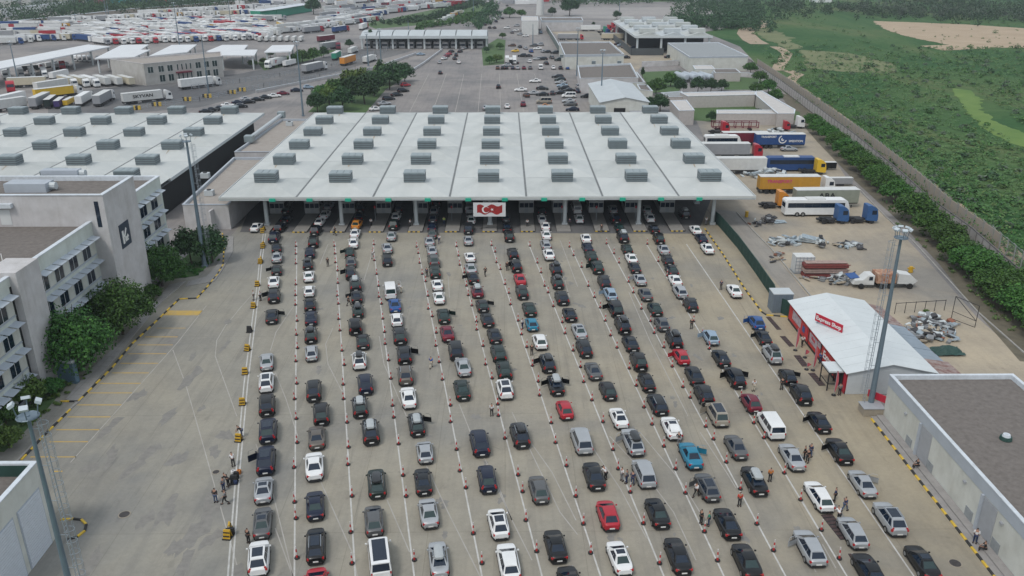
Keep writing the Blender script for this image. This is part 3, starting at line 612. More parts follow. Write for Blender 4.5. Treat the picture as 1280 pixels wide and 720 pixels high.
kerb([(881,286),(905,320),(930,360),(952,390),(958,394),(993,397)], 1.1)
kerb([(76,650),(92,649),(102,650),(108,656),(106,664),(97,671),(84,675)], 1.0)
for a, c in (((150,136),(1,1)),): pass
# plain grey kerbs
kerb([(1070,232),(1108,272),(1140,300),(1172,335),(1222,390),(1290,450)], 3.2, two=(GK,GK))
kerb([(921,266),(945,292),(965,312),(985,336),(1015,372)], 3.5, two=(GK,GK))
# ================================================================ buildings
def ccw(pts):
    a = sum(pts[i][0]*pts[(i+1)%len(pts)][1]-pts[(i+1)%len(pts)][0]*pts[i][1] for i in range(len(pts)))
    return list(pts) if a > 0 else list(pts)[::-1]
def insetp(pts, t):
    n = len(pts); out = []
    for i in range(n):
        p0, p1, p2 = Vector(pts[i-1][:2]), Vector(pts[i][:2]), Vector(pts[(i+1)%n][:2])
        d1 = (p1-p0).normalized(); d2 = (p2-p1).normalized(); n1 = Vector((-d1.y, d1.x)); n2 = Vector((-d2.y, d2.x))
        k = n1+n2; k = k/(max(.2, k.dot(n1)))
        out.append((p1.x+k.x*t, p1.y+k.y*t))
    return out
WALLC = mat('cream_render', (.56,.57,.53), rough=.85, var=.06, scale=.5, bump=.2, bscale=8)
WALLG = mat('grey_render', (.52,.51,.515), rough=.85, var=.07, scale=.6, bump=.2, bscale=8)
WALLP = mat('pale_green_render', (.56,.60,.56), rough=.85, var=.05, scale=.5)
COPE = mat('parapet_coping', (.60,.65,.70), rough=.5, var=.08, scale=2)
FASCIA = mat('grey_blue_cladding', (.40,.44,.49), rough=.55, var=.06, scale=.6)
GRAVEL = mat('roof_gravel', (.13,.115,.105), rough=.95, scale=1.6, col2=(.19,.17,.155), bump=.4, bscale=12)
GRAVELL = mat('roof_gravel_pale', (.30,.265,.235), rough=.95, scale=1.0, col2=(.36,.33,.30))
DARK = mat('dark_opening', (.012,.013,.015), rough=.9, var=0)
DKGREEN = mat('dark_green_sheet', (.02,.06,.05), rough=.6, var=.15, scale=1)
METALR = mat('pale_metal_roof', (.48,.52,.54), rough=.45, var=.06, scale=.25)
GREYD = mat('shutter_grey', (.34,.355,.38), rough=.6, var=.06)
LOUV = mat('louvre_grey', (.28,.30,.31), rough=.8, var=.12, scale=2)
def building(name, label, cat, pts, z, wall=WALLG, roof=GRAVEL, ph=.6, t=.3, cope=COPE, z0=0.0, capmat=None, group=None, fascia=None):
    pts = ccw([(p[0], p[1]) for p in pts]); cx = sum(p[0] for p in pts)/len(pts); cy = sum(p[1] for p in pts)/len(pts)
    pts = [(x-cx, y-cy) for x, y in pts]; root = thing(name, label, cat, (cx, cy, 0), 0, group); n = len(pts)
    mb = MB(); fz = z-(fascia or 0)
    for i in range(n):
        a, b = pts[i], pts[(i+1) % n]
        mb.quad((*a, z0-.1), (*b, z0-.1), (*b, fz), (*a, fz))
    part('wall', mb, wall, root)
    if fascia:
        mb = MB(); o2 = insetp(pts, -.06)
        for i in range(n):
            j = (i+1) % n
            mb.quad((*o2[i], fz-.02), (*o2[j], fz-.02), (*o2[j], z), (*o2[i], z)); mb.quad((*pts[i], fz-.02), (*pts[j], fz-.02), (*o2[j], fz-.02), (*o2[i], fz-.02))
        part('fascia', mb, FASCIA, root)
    ins = insetp(pts, t); ous = insetp(pts, -.10)
    mb = MB()
    for i in range(n):
        j = (i+1) % n
        for q in ([(*ous[i], z), (*ous[j], z), (*ous[j], z+.1), (*ous[i], z+.1)], [(*ous[i], z+.1), (*ous[j], z+.1), (*ins[j], z+.1), (*ins[i], z+.1)],
                  [(*ins[j], z-ph), (*ins[i], z-ph), (*ins[i], z+.1), (*ins[j], z+.1)], [(*ous[j], z), (*ous[i], z), (*pts[i], z), (*pts[j], z)]):
            mb.quad(*q)
    part('parapet', mb, cope, root)
    mb = MB(); mb.poly([(*p, z-ph) for p in ins]); part('roof', mb, roof, root)
    root['c'] = 0; del root['c']
    return root, pts, (cx, cy)
def wall_panel(root, a, b, s0, s1, z0, z1, name, m, out=.05, sub=None, label=None):
    "a slab on wall a->b (local, ccw so that outside is to the right); distances along the wall in metres"
    a, b = Vector(a), Vector(b); d = (b-a).normalized(); nrm = Vector((d.y, -d.x))
    p0 = a+d*s0; p1 = a+d*s1; mb = MB()
    o = nrm*out; i = nrm*-.02
    P = [p0+i, p1+i, p1+o, p0+o]
    mb.prism([(p.x, p.y) for p in ccw(P)], z0, z1)
    w = part(name, mb, m, root)
    if label: w['label'] = label
    return w, (p0, p1, d, nrm)
FRAME = mat('window_frame_white', (.62,.64,.64), rough=.5, var=.03)
FRAMEG = mat('window_frame_teal', (.10,.20,.20), rough=.5, var=.05)
def window(root, a, b, s0, s1, z0, z1, fm=FRAME, gm=GLASS, panes=2, name='window'):
    w, (p0, p1, d, nrm) = wall_panel(root, a, b, s0, s1, z0, z1, name, fm, .06)
    L = (s1-s0)/panes
    for k in range(panes):
        q0 = Vector(a)+d*(s0+k*L+.07); q1 = Vector(a)+d*(s0+(k+1)*L-.07); mb = MB(); o = nrm*.085; i = nrm*.03
        mb.prism([(p.x, p.y) for p in ccw([q0+i, q1+i, q1+o, q0+o])], z0+.08, z1-.08)
        part('pane', mb, gm, w)
    return w
def streaks(m, amt=.5):
    "rain streaks running down a wall"
    nt = m.node_tree; b = nt.nodes['Principled BSDF']; l = b.inputs['Base Color'].links[0]; src = l.from_socket; tc = nt.nodes.new('ShaderNodeTexCoord').outputs['Object']
    s1 = ramp(nt, noise(nt, mapping(nt, tc, (1.6,1.6,.12)), 1.0, 5, .7), [(.30, (.68,.66,.63)), (.48, (1,1,1))])
    s2 = ramp(nt, noise(nt, tc, .35, 4, .6), [(.3, (.88,.87,.85)), (.6, (1.04,1.04,1.04))])
    nt.links.new(mul(nt, mul(nt, src, s1, amt), s2), b.inputs['Base Color'])
for m_, k_ in ((WALLC,.18), (WALLG,.3), (WALLP,.25), (COPE,.3)): streaks(m_, k_)
# ---------------------------------------------------------------- the border canopy
RT_W = mat('canopy_roof_sheet', (.475,.50,.49), rough=.55, scale=.16, col2=(.56,.58,.565), detail=8)
RT_W2 = mat('canopy_roof_sheet_dull', (.42,.445,.435), rough=.6, scale=.2, col2=(.52,.54,.525), detail=8)
RUSTRUN = mat('rust_run', (.42,.36,.28), rough=.8, var=.2, scale=2)
GUT = mat('gutter_grey', (.16,.17,.17), rough=.6, var=.2, scale=1); VENTB = mat('vent_louvre', (.15,.185,.20), rough=.55, var=.08, scale=1); VENTT = mat('vent_lid', (.25,.30,.315), rough=.35, var=.06, scale=1)
FAS = mat('canopy_fascia', (.55,.59,.60), rough=.5, var=.05); SOF = mat('canopy_soffit', (.10,.105,.11), rough=.8, var=.1, scale=.4)
ZR = 7.0; XL = G(275,246,ZR).x; XR = G(945,246,ZR).x; YF = G(640,246,ZR).y; BAY_ = (XR-XL)/7; YB = YF+6*BAY_
def vent_mesh():
    mb = MB(); s = 2.1; t = 1.55
    mb.m = 0
    mb.box(-s+.12, s-.12, -t+.12, t-.12, -.3, 1.68)
    for k in range(4):
        z = -.1+k*.44
        mb.m = 0; mb.box(-s, s, -t, t, z, z+.34)
    mb.m = 1; mb.box(-s-.06, s+.06, -t-.06, t+.06, 1.60, 1.70)
    for k in range(3):
        x0 = -s+.1+k*(2*s-.2)/3; mb.box(x0+.06, x0+(2*s-.2)/3-.06, -t+.12, t-.12, 1.70, 1.78)
    for z in (.25,.69,1.13): mb.m = 2; mb.box(-s-.01, s+.01, -t-.01, t+.01, z+.0, z+.06)
    return mb.mesh('roof_vent', [VENTB, VENTT, BLKP])
VENT = vent_mesh()
def roof_cell(w, d, rise=1.6, h=.0):
    mb = MB(); hx, hy = w/2, d/2; a = 2.0; b = 1.5
    base = [(-hx+.12,-hy+.02,0),(hx-.12,-hy+.02,0),(hx-.12,hy-.02,0),(-hx+.12,hy-.02,0)]; top = [(-a,-b,rise),(a,-b,rise),(a,b,rise),(-a,b,rise)]
    for i in range(4):
        j = (i+1) % 4; mb.quad(base[i], base[j], top[j], top[i])
    mb.quad(*top)
    # sheet ribs
    for x in np.arange(-hx+1.2, hx-.6, 1.5):
        for sg in (-1, 1):
            yb = sg*(hy-.05); k = 1-abs(x)/hx
            fr = min(1.0, (hx-abs(x))/(hx-a))
            ye = yb+(sg*b-yb)*fr*.98; zz = rise*fr*.98
            mb.add([(x-.03,yb,.01),(x+.03,yb,.01),(x+.03,ye,zz+.03),(x-.03,ye,zz+.03)], [(0,1,2,3)] if sg < 0 else [(3,2,1,0)])
    return mb
CELL = roof_cell(BAY_, BAY_, 1.25).mesh('roof_panel', RT_W)
canopy = thing('border_canopy', 'vast white metal canopy of seven bays over the passport booths', 'canopy', (XL, YF, 0))
cols_root = canopy
def canopy_parts(root, nx, ny, first_half=False):
    W, D = nx*BAY_, ny*BAY_
    for i in range(nx):
        for j in range(ny):
            c = ((i+.5)*BAY_, (j+.5)*BAY_, ZR)
            o = link('roof_panel', CELL, root, c, m=RT_W if (i*3+j*5) % 4 else RT_W2)
            link('roof_vent', VENT, root, (c[0]+random.uniform(-.05,.05), c[1]+.2, ZR+1.42)).scale = (1,1,random.uniform(.95,1.05))
            if random.random() < .4:
                mb = MB(); x = random.uniform(-1.6,1.6); w2 = random.uniform(.08,.25); L2 = random.uniform(.7,2.6); f = lambda yy: 1.25*(1-(-1.5-yy)/(BAY_/2-1.5))+.035
                mb.add([(x-w2,-1.5,f(-1.5)),(x+w2,-1.5,f(-1.5)),(x+w2*.4,-1.5-L2,f(-1.5-L2)),(x-w2*.5,-1.5-L2,f(-1.5-L2))], [(3,2,1,0)]); part('rust_run', mb, RUSTRUN, root).location = c
    for i in range(1, nx):
        mb = MB(); mb.box(i*BAY_-.2, i*BAY_+.2, 0, D, ZR-.1, ZR+.03); part('gutter', mb, GUT, root)
    for j in range(1, ny):
        mb = MB(); mb.box(.3, W-.3, j*BAY_-.10, j*BAY_+.10, ZR-.1, ZR+.015); part('gutter', mb, RT_W2, root)
    mb = MB(); z0, z1 = ZR-.62, ZR+.06
    mb.box(-.12, W+.12, -.14, .02, z0, z1); mb.box(-.12, .02, .02, D, z0, z1); mb.box(W-.02, W+.12, .02, D, z0, z1); mb.box(-.12, W+.12, D, D+.14, z0, z1)
    part('fascia', mb, FAS, root)
    mb = MB(); mb.box(-.10, W+.10, -.22, -.15, ZR-.35, ZR+.1); part('edge_trim', mb, RT_W, root)
    mb = MB(); mb.box(.02, W-.02, .02, D-.02, ZR-.7, ZR-.6); part('soffit', mb, SOF, root)
canopy_parts(canopy, 7, 6)
COLM = mat('column_white', (.52,.56,.57), rough=.6, var=.06)
cm = MB(); cm.tube((0,0,0),(0,0,ZR-.65), .42, .36, n=12); cm.box(-.55,.55,-.55,.55,0,.5); COLUMN = cm.mesh('column', COLM, True)
ycol = G(612,281).y-YF
for i in range(7):
    xc = G([336,428.5,521,612.5,705.5,797.5,890][i], 280).x-XL
    for j in range(6): link('column', COLUMN, canopy, (xc, ycol+j*BAY_, 0))
GREENL = mat('green_signal', (.02,.30,.20), rough=.4, var=.05, emit=(.0,.05,.035))
for k, u in enumerate([342,388,436,486,535,585.5,631,680,727.5,778,826,874]):
    p = G(u, 248.5, ZR-.45); mb = MB(); mb.box(-.55,.55,-.35,0,-.3,.3); mb.box(-.4,.4,-.4,-.35,-.2,.2)
    o = part('signal_lamp', mb, GREENL, canopy); o.location = (p.x-XL, -.2, ZR-.45)
# left canopy, same grid
NL = 7; XLR = G(207,227,ZR).x
lc = thing('lorry_canopy', 'second white metal canopy with rows of roof vents at far left', 'canopy', (XLR-NL*BAY_, YF+BAY_*1.0, 0))
canopy_parts(lc, NL, 5)
mbh = roof_cell(BAY_, BAY_*.62, 1.2).mesh('roof_panel', RT_W)
for i in range(NL):
    link('roof_panel', mbh, lc, ((i+.5)*BAY_, -BAY_*.31-.02, ZR), m=RT_W); link('roof_vent', VENT, lc, ((i+.5)*BAY_, -BAY_*.22, ZR+1.0))
mb = MB(); mb.box(-.1, NL*BAY_+.1, -BAY_*.62-.3, -BAY_*.62-.05, ZR-.9, ZR+.05); part('fascia', mb, DKGREEN, lc)
mb = MB(); mb.box(0, NL*BAY_, -BAY_*.62, -.2, ZR-.7, ZR-.6); part('soffit', mb, SOF, lc)
for i in range(NL):
    for j in range(6): link('column', COLUMN, lc, (min(i*BAY_, NL*BAY_-1.2)+.4, 1+j*BAY_*.95, 0))
mb = MB(); mb.box(-.2, 0, 0, 5*BAY_, 0, ZR-.75); o = part('dark_side_sheet', mb, DARK, lc); o.location = (NL*BAY_-.8, -8.5, 0)  # near-black sheet down the right side, below the roof edge
# ---------------------------------------------------------------- islands with booths under the canopy
BOOTHW = mat('booth_panel', (.40,.41,.41), rough=.6, var=.05); ISL = mat('island_concrete', (.27,.26,.245), rough=.9, var=.1, scale=1)
ISU = [328.5,375,422,470,519,565,612,660,705,753,801,848]
yI = G(600,290).y
def booth_mesh():
    P = {}
    mb = MB(); mb.box(-1.55,1.55,0,5,0,1.15); mb.box(-1.55,1.55,0,5,2.15,3.0); mb.box(-1.75,1.75,-.35,5.2,2.85,3.05)
    for x in (-1.5,-.52,.44,1.42): mb.box(x,x+.09,.0,.09,1.15,2.15)
    for x in (-1.55,1.46): mb.box(x,x+.09,4.9,5,1.15,2.15)
    P['w'] = mb.mesh('booth_shell', BOOTHW)
    mb = MB(); mb.box(-1.48,1.48,.05,4.95,1.15,2.15); P['g'] = mb.mesh('booth_glazing', GLASS)
    mb = MB(); mb.box(-.35,.35,-.06,-.01,.1,1.0); P['d'] = mb.mesh('hatch', GREYD)
    return P
BM = booth_mesh()
ym = MB(); w = 2.75
for k in range(6):
    ym.m = k % 2; x0 = -w/2+k*w/6; ym.box(x0, x0+w/6-.01, -.13, 0, 0, .2)
NOSE = ym.mesh('striped_nose', [YK, BK])
for k, u in enumerate(ISU):
    x = G(u, 290).x
    island = thing('traffic_island', 'long concrete booth island, '+ordn(k+1)+' from the left under the canopy', 'traffic island', (x, yI, 0), 0, 'raised islands between the passport lanes')
    mb = MB(); mb.box(-1.4,1.4,0,62,0,.18); part('slab', mb, ISL, island)
    if u != 705 and u != 328.5: link('painted_nose', NOSE, island)
    mb = MB(); mb.box(-1.47,-1.4,0,62,0,.2); mb.box(1.4,1.47,0,62,0,.2); part('edge', mb, BK, island)
    p = G(0, 269)
    b = thing('passport_booth', 'grey glazed passport booth on the '+ordn(k+1)+' island from the left', 'booth', (x, p.y, .18), 0, 'passport booths under the canopy')
    link('shell', BM['w'], b); link('glazing', BM['g'], b); link('hatch', BM['d'], b)
# barrier arms, hanging lane furniture: slim post with red head beside some booths
for k, u in enumerate([469.5,521,565,702,745,794]):
    p = G(u, 277); o = thing('signal_post', 'slim red-topped post, '+ordn(k+1)+' from the left on the booth islands', 'post', (p.x, p.y, .18), 0, 'red-topped posts on the booth islands')
    mb = MB(); mb.tube((0,0,0),(0,0,3), .05, n=6); part('pole', mb, STEEL, o)
    mb = MB(); mb.cbox((0,0,2.9),(.3,.2,.5)); part('head', mb, PAINT['red'], o)
# flag banner hung on the middle column
pb = G(612.5, 265, 4.6); yb0 = G(612.5,281).y-.9
banner = thing('flag_banner', 'white banner with a waving red crescent-and-star flag under the canopy edge', 'banner', (G(612.5,281).x, YF-.35, 4.55))
mb = MB(); mb.box(-3.15,3.15,-.04,.02,-1.4,1.4); part('cloth', mb, mat('banner_cloth', (.62,.63,.64), rough=.8, var=.04), banner)
mb = MB(); N = 14
up = [(-2.4+4.9*i/N, .85+.22*math.sin(i*.95)) for i in range(N+1)]; dn = [(-2.4+4.9*i/N, -.80+.24*math.sin(i*.95+.6)) for i in range(N+1)]
for i in range(N): mb.quad((dn[i][0],-.06,dn[i][1]),(dn[i+1][0],-.06,dn[i+1][1]),(up[i+1][0],-.06,up[i+1][1]),(up[i][0],-.06,up[i][1]))
part('flag_print', mb, mat('flag_red', (.42,.02,.02), rough=.7, scale=1.5, col2=(.22,.015,.015)), banner)
mb = MB(); K = 20
for i in range(K):
    def arc(t, R, c): return (c+R*math.cos(t), -.075, R*math.sin(t))
    t0 = math.radians(35+290*i/K); t1 = math.radians(35+290*(i+1)/K)
    mb.quad(arc(t1,.72,-.75), arc(t0,.72,-.75), arc(t0,.55,-.60), arc(t1,.55,-.60))
st = []
for i in range(10):
    r = .34 if i % 2 == 0 else .14; a = math.pi+i*math.pi/5; st.append((.52+r*math.cos(a), -.075, r*math.sin(a)))
for i in range(10): mb.add([(.52,-.075,0), st[i], st[(i+1)%10]], [(0,1,2)])
part('crescent_and_star', mb, mat('flag_white', (.72,.72,.72), rough=.7, var=.02), banner)
# ---------------------------------------------------------------- low roofs and retaining walls between the two canopies
def pxpoly(pxs, z): return [G(u, v, z) for u, v in pxs]
r, P, c = building('low_annexe', 'low flat building with gravel roof between the two canopies', 'building', pxpoly([(228,256),(292,197),(352,197),(285,256)], 5.0), 5.0, wall=WALLG, roof=GRAVELL, ph=.5, t=.35, cope=FASCIA)
r, P, c = building('low_annexe', 'narrow flat building with beige roof beside the pale roof duct', 'building', pxpoly([(293,190),(352,149),(398,149),(352,190)], 5.0), 5.0, wall=WALLG, roof=GRAVELL, ph=.5, t=.35, cope=FASCIA)
d = thing('roof_duct', 'long pale duct running over the gravel roof between canopies', 'duct', G(312,176,5.2))
a = Vector((0,0,.6)); b_ = G(352,146,5.2)-G(312,176,5.2)+Vector((0,0,.6))
mb = MB(); mb.tube(a, b_, .55, n=8); part('pipe', mb, METALR, d)
mb = MB(); mb.cbox(a, (2.2,2.2,1.6)); mb.cbox(b_, (2,2,1.8)); part('duct_end', mb, VENTT, d)
for (u, v, lb) in ((262,244,'small silver roof unit on the beige roof by the canopy corner'),(257,222,'small grey roof unit behind the tall lamp mast'),(362,157,'small white roof unit left of the canopy back corner')):
    o = thing('roof_unit', lb, 'roof unit', G(u, v, 4.55)); mb = MB(); mb.box(-.9,.9,-.7,.7,0,1.1); part('casing', mb, METALR, o)
    mb = MB(); mb.tube((0,0,1.1),(0,0,1.25), .45, n=10); part('fan', mb, BLKP, o)
w = thing('retaining_wall', 'grey retaining wall under the left edge of the canopy', 'wall', G(268,262,0))
mb = MB(); p0 = G(262,296); p1 = G(318,250)
for a, b_, h in ((G(266,290), G(283,276), 4.2),(G(283,276), G(335,235), 4.2)):
    o = w.location; d = (b_-a); n = Vector((-d.y, d.x, 0)).normalized()*.4
    mb.prism(ccw([(q.x-o.x, q.y-o.y) for q in (a, b_, b_+n, a+n)]), 0, h)
part('wall_face', mb, WALLG, w)

# ---------------------------------------------------------------- left office building (long axis along Y)
FX = -58.9; ZO = 15.6
ob, P, cc = building('office_building', 'long four-storey office building with rows of pale window awnings', 'building', [(FX-26,70),(FX,70),(FX,116),(FX-26,116)], ZO, wall=WALLP, roof=GRAVEL, ph=.7, t=.5)
fa, fb = P[1], P[2]    # facade from y=70 to y=116
AWN = mat('awning_sheet', (.47,.52,.58), rough=.45, var=.08, scale=1)
aw = MB(); aw.add([(0,-.86,0),(0,.86,0),(1.15,.86,-.22),(1.15,-.86,-.22),(0,-.86,-.06),(0,.86,-.06),(1.15,.86,-.28),(1.15,-.86,-.28)], [(0,3,2,1),(4,5,6,7),(0,4,7,3),(2,6,5,1),(3,7,6,2)])
AW = aw.mesh('awning', AWN)
def facade(root, cx, cy, y0, y1, zs, skip=()):
    "window bands with stepped awnings on the +X wall at world x = FX"
    n = int((y1-y0)/1.95)
    for z in zs:
        for k in range(n):
            y = y0+(k+.5)*(y1-y0)/n
            link('awning', AW, root, (FX-cx, y-cy, z+random.uniform(-.02,.02)+.0))
        m = int((y1-y0)/3.6); w = (y1-y0)/m
        for k in range(m):
            ya = y0+k*w-cy; 
            window(root, (FX-cx, ya), (FX-cx, ya+w), .1, w*.60, z-2.75, z-.45, panes=2)
            wall_panel(root, (FX-cx, ya), (FX-cx, ya+w), w*.64, w*.97, z-2.7, z-.5, 'wall_panel', WALLC, .05)
    for z in zs:
        mb = MB(); mb.box(FX-cx, FX-cx+.12, y0-cy, y1-cy, z-2.95, z-2.78); part('sill', mb, FASCIA, root)
facade(ob, cc[0], cc[1], 99.3, 115.0, (13.7, 10.2, 6.7, 3.2))
facade(ob, cc[0], cc[1], 71, 93.2, (13.7, 10.2, 6.7, 3.2))
# pier between the window bands
mb = MB(); mb.box(FX-3.0-cc[0], FX+.9-cc[0], 93.7-cc[1], 98.9-cc[1], 0, ZO+.5); part('pier', mb, WALLG, ob)
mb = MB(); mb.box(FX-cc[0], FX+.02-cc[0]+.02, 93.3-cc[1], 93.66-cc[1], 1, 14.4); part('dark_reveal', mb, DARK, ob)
# stair tower
tw, P, tc_ = building('stair_tower', 'tall plain stair tower rising over the office roof, square emblem on its side', 'building', [(-85,115.3),(-56.6,115.3),(-56.6,126),(-85,126)], 19.5, wall=WALLG, roof=GRAVEL, ph=.6, t=.5)
a, b_ = P[0], P[1]   # front wall along x
wall_panel(tw, a, b_, 13.4, 14.9, 15.2, 17.4, 'door', FRAME, .05)
wall_panel(tw, a, b_, 12.9, 15.6, 17.8, 18.4, 'door_canopy', COPE, .7)
wall_panel(tw, a, b_, 27.0, 27.6, 14.8, 18.6, 'slit_window', GLASS, .03)
wall_panel(tw, a, b_, 4.6, 5.2, 14.8, 18.6, 'slit_window', GLASS, .03)
a, b_ = P[1], P[2]
em, _ = wall_panel(tw, a, b_, 3.0, 6.2, 10.4, 14.0, 'emblem_board', mat('emblem_navy', (.02,.035,.06), rough=.5, var=.1), .12)
mb = MB(); x = P[1][0]+.14; y0 = P[1][1]+3.0
def strip(pts, w=.28):
    for p, q in zip(pts[:-1], pts[1:]):
        p, q = Vector(p), Vector(q); d = (q-p).normalized(); n = Vector((-d.y, d.x))*w
        mb.quad((x, y0+(p-n).x, 10.4+(p-n).y), (x, y0+(q-n).x, 10.4+(q-n).y), (x, y0+(q+n).x, 10.4+(q+n).y), (x, y0+(p+n).x, 10.4+(p+n).y))
strip([(.75,.6),(.75,1.5),(.75,2.6)], .3); strip([(1.1,1.5),(2.0,2.7)], .22); strip([(1.2,1.3),(1.8,1.2),(2.4,1.5)], .26); strip([(1.2,.9),(2.3,.9)], .15)
part('emblem_figure', mb, WHITE, tw)
# rooftop units on the tower
for (u, v, w_, d_, lb) in ((78,222,5.6,1.5,'long grey roof unit at the back edge of the stair tower roof'),(38,238,6.0,2.6,'wide blue-grey roof unit on the front of the stair tower roof')):
    o = thing('roof_unit', lb, 'roof unit', G(u, v, 18.9)); mb = MB(); mb.box(-w_/2,w_/2,-d_/2,d_/2,0,1.3); part('casing', mb, FASCIA, o)
    mb = MB(); mb.tube((w_/2,0,.7),(w_/2+.9,0,.7), .55, n=10); part('fan', mb, METALR, o)
o = thing('office_wing', 'rear office wing with awnings just behind the stair tower', 'building', (FX-13, 132, 0))
r2, P2, c2 = building('office_wing', 'rear office wing with awnings just behind the stair tower', 'building', [(FX-26,126.1),(FX,126.1),(FX,141),(FX-26,141)], ZO, wall=WALLP, roof=GRAVEL, ph=.6, t=.5)
bpy.data.objects.remove(o)
facade(r2, c2[0], c2[1], 126.6, 140.2, (13.7, 10.2, 6.7, 3.2))
o = thing('roof_mast', 'thin white antenna pole on the near office roof', 'antenna', G(6,338,15))
mb = MB(); mb.tube((0,0,0),(0,0,2.2), .05, n=6); part('pole', mb, WHITE, o); mb = MB(); mb.box(-.5,.5,-.4,.4,0,.4); part('base', mb, BLKP, o)

# ---------------------------------------------------------------- lower-left garage
GX = G(66,677).x; YG1 = G(72,673).y; ZG = 8.5
gb, P, gc = building('garage', 'cream garage with white roller doors at the lower left corner', 'garage', [(GX-20,44),(GX,44),(GX,YG1),(GX-20,YG1)], ZG, wall=WALLC, roof=GRAVEL, ph=1.3, t=.35, cope=COPE)
a, b_ = P[1], P[2]; Lg = YG1-44
yd1 = G(39,711).y-44; yd2 = G(64.5,679).y-44
RD = mat('roller_door_white', (.60,.64,.69), rough=.5, var=.04)
for (s0, s1) in ((yd1, yd2), (yd1-(yd2-yd1)-.9, yd1-.9), (yd1-2*(yd2-yd1)-1.8, yd1-(yd2-yd1)-1.8)):
    fr, _ = wall_panel(gb, a, b_, s0-.15, s1+.15, 0, 6.2, 'door_frame', FASCIA, .04)
    n = 22
    mb = MB()
    for k in range(n):
        z = .05+k*6.05/n; mb.box(P[1][0]+.04, P[1][0]+.09, P[1][1]+s0, P[1][1]+s1, z, z+6.05/n-.04)
    part('roller_door', mb, RD, gb)
mb = MB(); ins = insetp(P, .36)
for i in range(4):
    j = (i+1) % 4; mb.quad((*ins[j], ZG-1.3), (*ins[i], ZG-1.3), (*ins[i], ZG-.1), (*ins[j], ZG-.1))
part('parapet_lining', mb, DKGREEN, gb)
o = thing('roof_hatch', 'dark green roof housing with pale lid on the garage roof', 'roof unit', (GX-9.5, 52, ZG-1.3)); mb = MB(); mb.box(-2.2,2.2,-3,3,0,2.2); part('casing', mb, DKGREEN, o); mb = MB(); mb.box(-2.35,2.35,-3.15,3.15,2.2,2.35); part('lid', mb, COPE, o)

# ---------------------------------------------------------------- right warehouse
WX = 45.2; ZW = 5.5; YW = G(1113,469,ZW).y
WX = G(1150,510,ZW).x
wb, P, wc = building('warehouse', 'long cream warehouse with brown gravel roof at the right edge', 'warehouse', [(WX,48),(WX+14.4,48),(WX+14.4,YW),(WX,YW)], ZW, wall=WALLC, roof=GRAVEL, ph=.45, t=.3, fascia=1.25)
a, b_ = P[3], P[0]     # west wall, from far to near
def wy(v, u, z):   # distance from far corner for a picture point on the wall plane x = WX at height z
    d = RT*((u-640)/F)+UP*(-(v-360)/F)+FW; t = (WX)/d.x; return YW-(CAMP+d*t).y, (CAMP+d*t).z
for (u0, v0, u1, v1) in ((1149,553,1161,568),(1227,640,1242,660)):
    s0 = wy(v0, u0, 0)[0]; s1 = wy(v1, u1, 0)[0]
    wall_panel(wb, a, b_, s0, s1, .35, 4.1, 'sliding_door', GREYD, .07); wall_panel(wb, a, b_, s0-.35, s0-.05, .2, 4.2, 'door_post', FASCIA, .25)
for (u, v) in ((1136,552),(1162,583),(1211,642),(1244,682)):
    s, z = wy(v, u, 0); wall_panel(wb, a, b_, s-.65, s+.65, z-.55, z+.55, 'wall_vent', LOUV, .06)
for (u, v) in ((1133,517),(1207,602),(1253,654)):
    s, z = wy(v, u, 0); wall_panel(wb, a, b_, s-.18, s+.18, z-.1, z+.1, 'wall_lamp', GREYD, .2)
kerb([(WX-1.62, G(1086,524).y, 0), (WX-1.62, 46, 0)], .95, world=True)
mb = MB(); mb.box(WX-.85, WX-.01, 40, YW-.2, -.05, .30); mb.box(WX-1.50, WX-.85, 40, YW-.2, -.05, .11); struct('walkway', mb, mat('walkway_concrete', (.30,.285,.275), rough=.9, var=.12, scale=1))
o = thing('roof_ventilator', 'dark green roof ventilator with white cap on the warehouse roof', 'roof vent', G(1257,549,ZW-.4))
mb = MB(); mb.tube((0,0,0),(0,0,.35), .62, .55, n=14); part('drum', mb, DKGREEN, o); mb = MB(); mb.tube((.0,0,.35),(.0,0,.6), .42, .34, n=14); mb.tube((0,0,.6),(0,0,.66), .15, n=8); part('cap', mb, COPE, o)

# ---------------------------------------------------------------- the roadside shop
SX0, SX1, SY0, SY1 = 42.6, 53.4, 92.3, 115.0; SXM = 47.9; ZE, ZG_ = 3.0, 4.2
SHW = mat('shop_membrane', (.60,.64,.65), rough=.55, var=.04, scale=.4); RED = mat('shop_red', (.50,.03,.03), rough=.55, var=.08, scale=1.5); REDS = mat('sign_red', (.50,.02,.045), rough=.5, var=.03)
shop = thing('roadside_shop', 'white gabled shop tent with red poster wall facing the queue', 'shop', (SX0, SY0, 0))
W_, D_ = SX1-SX0, SY1-SY0; xm = SXM-SX0
mb = MB()
n = 12
for k in range(n):
    y0 = -.3+k*(D_+.6)/n; y1 = y0+(D_+.6)/n-.03
    for q in ([(-.35,y0,ZE-.05),(xm,y0,ZG_),(xm,y1,ZG_),(-.35,y1,ZE-.05)], [(xm,y0,ZG_),(W_+.35,y0,ZE-.05),(W_+.35,y1,ZE-.05),(xm,y1,ZG_)]):
        m2 = MB(); q2 = [(x, y, z+.07) for x, y, z in q]
        m2.add(q+q2, [(3,2,1,0),(4,5,6,7),(0,1,5,4),(1,2,6,5),(2,3,7,6),(3,0,4,7)]); part('roof_panel', m2, SHW, shop)
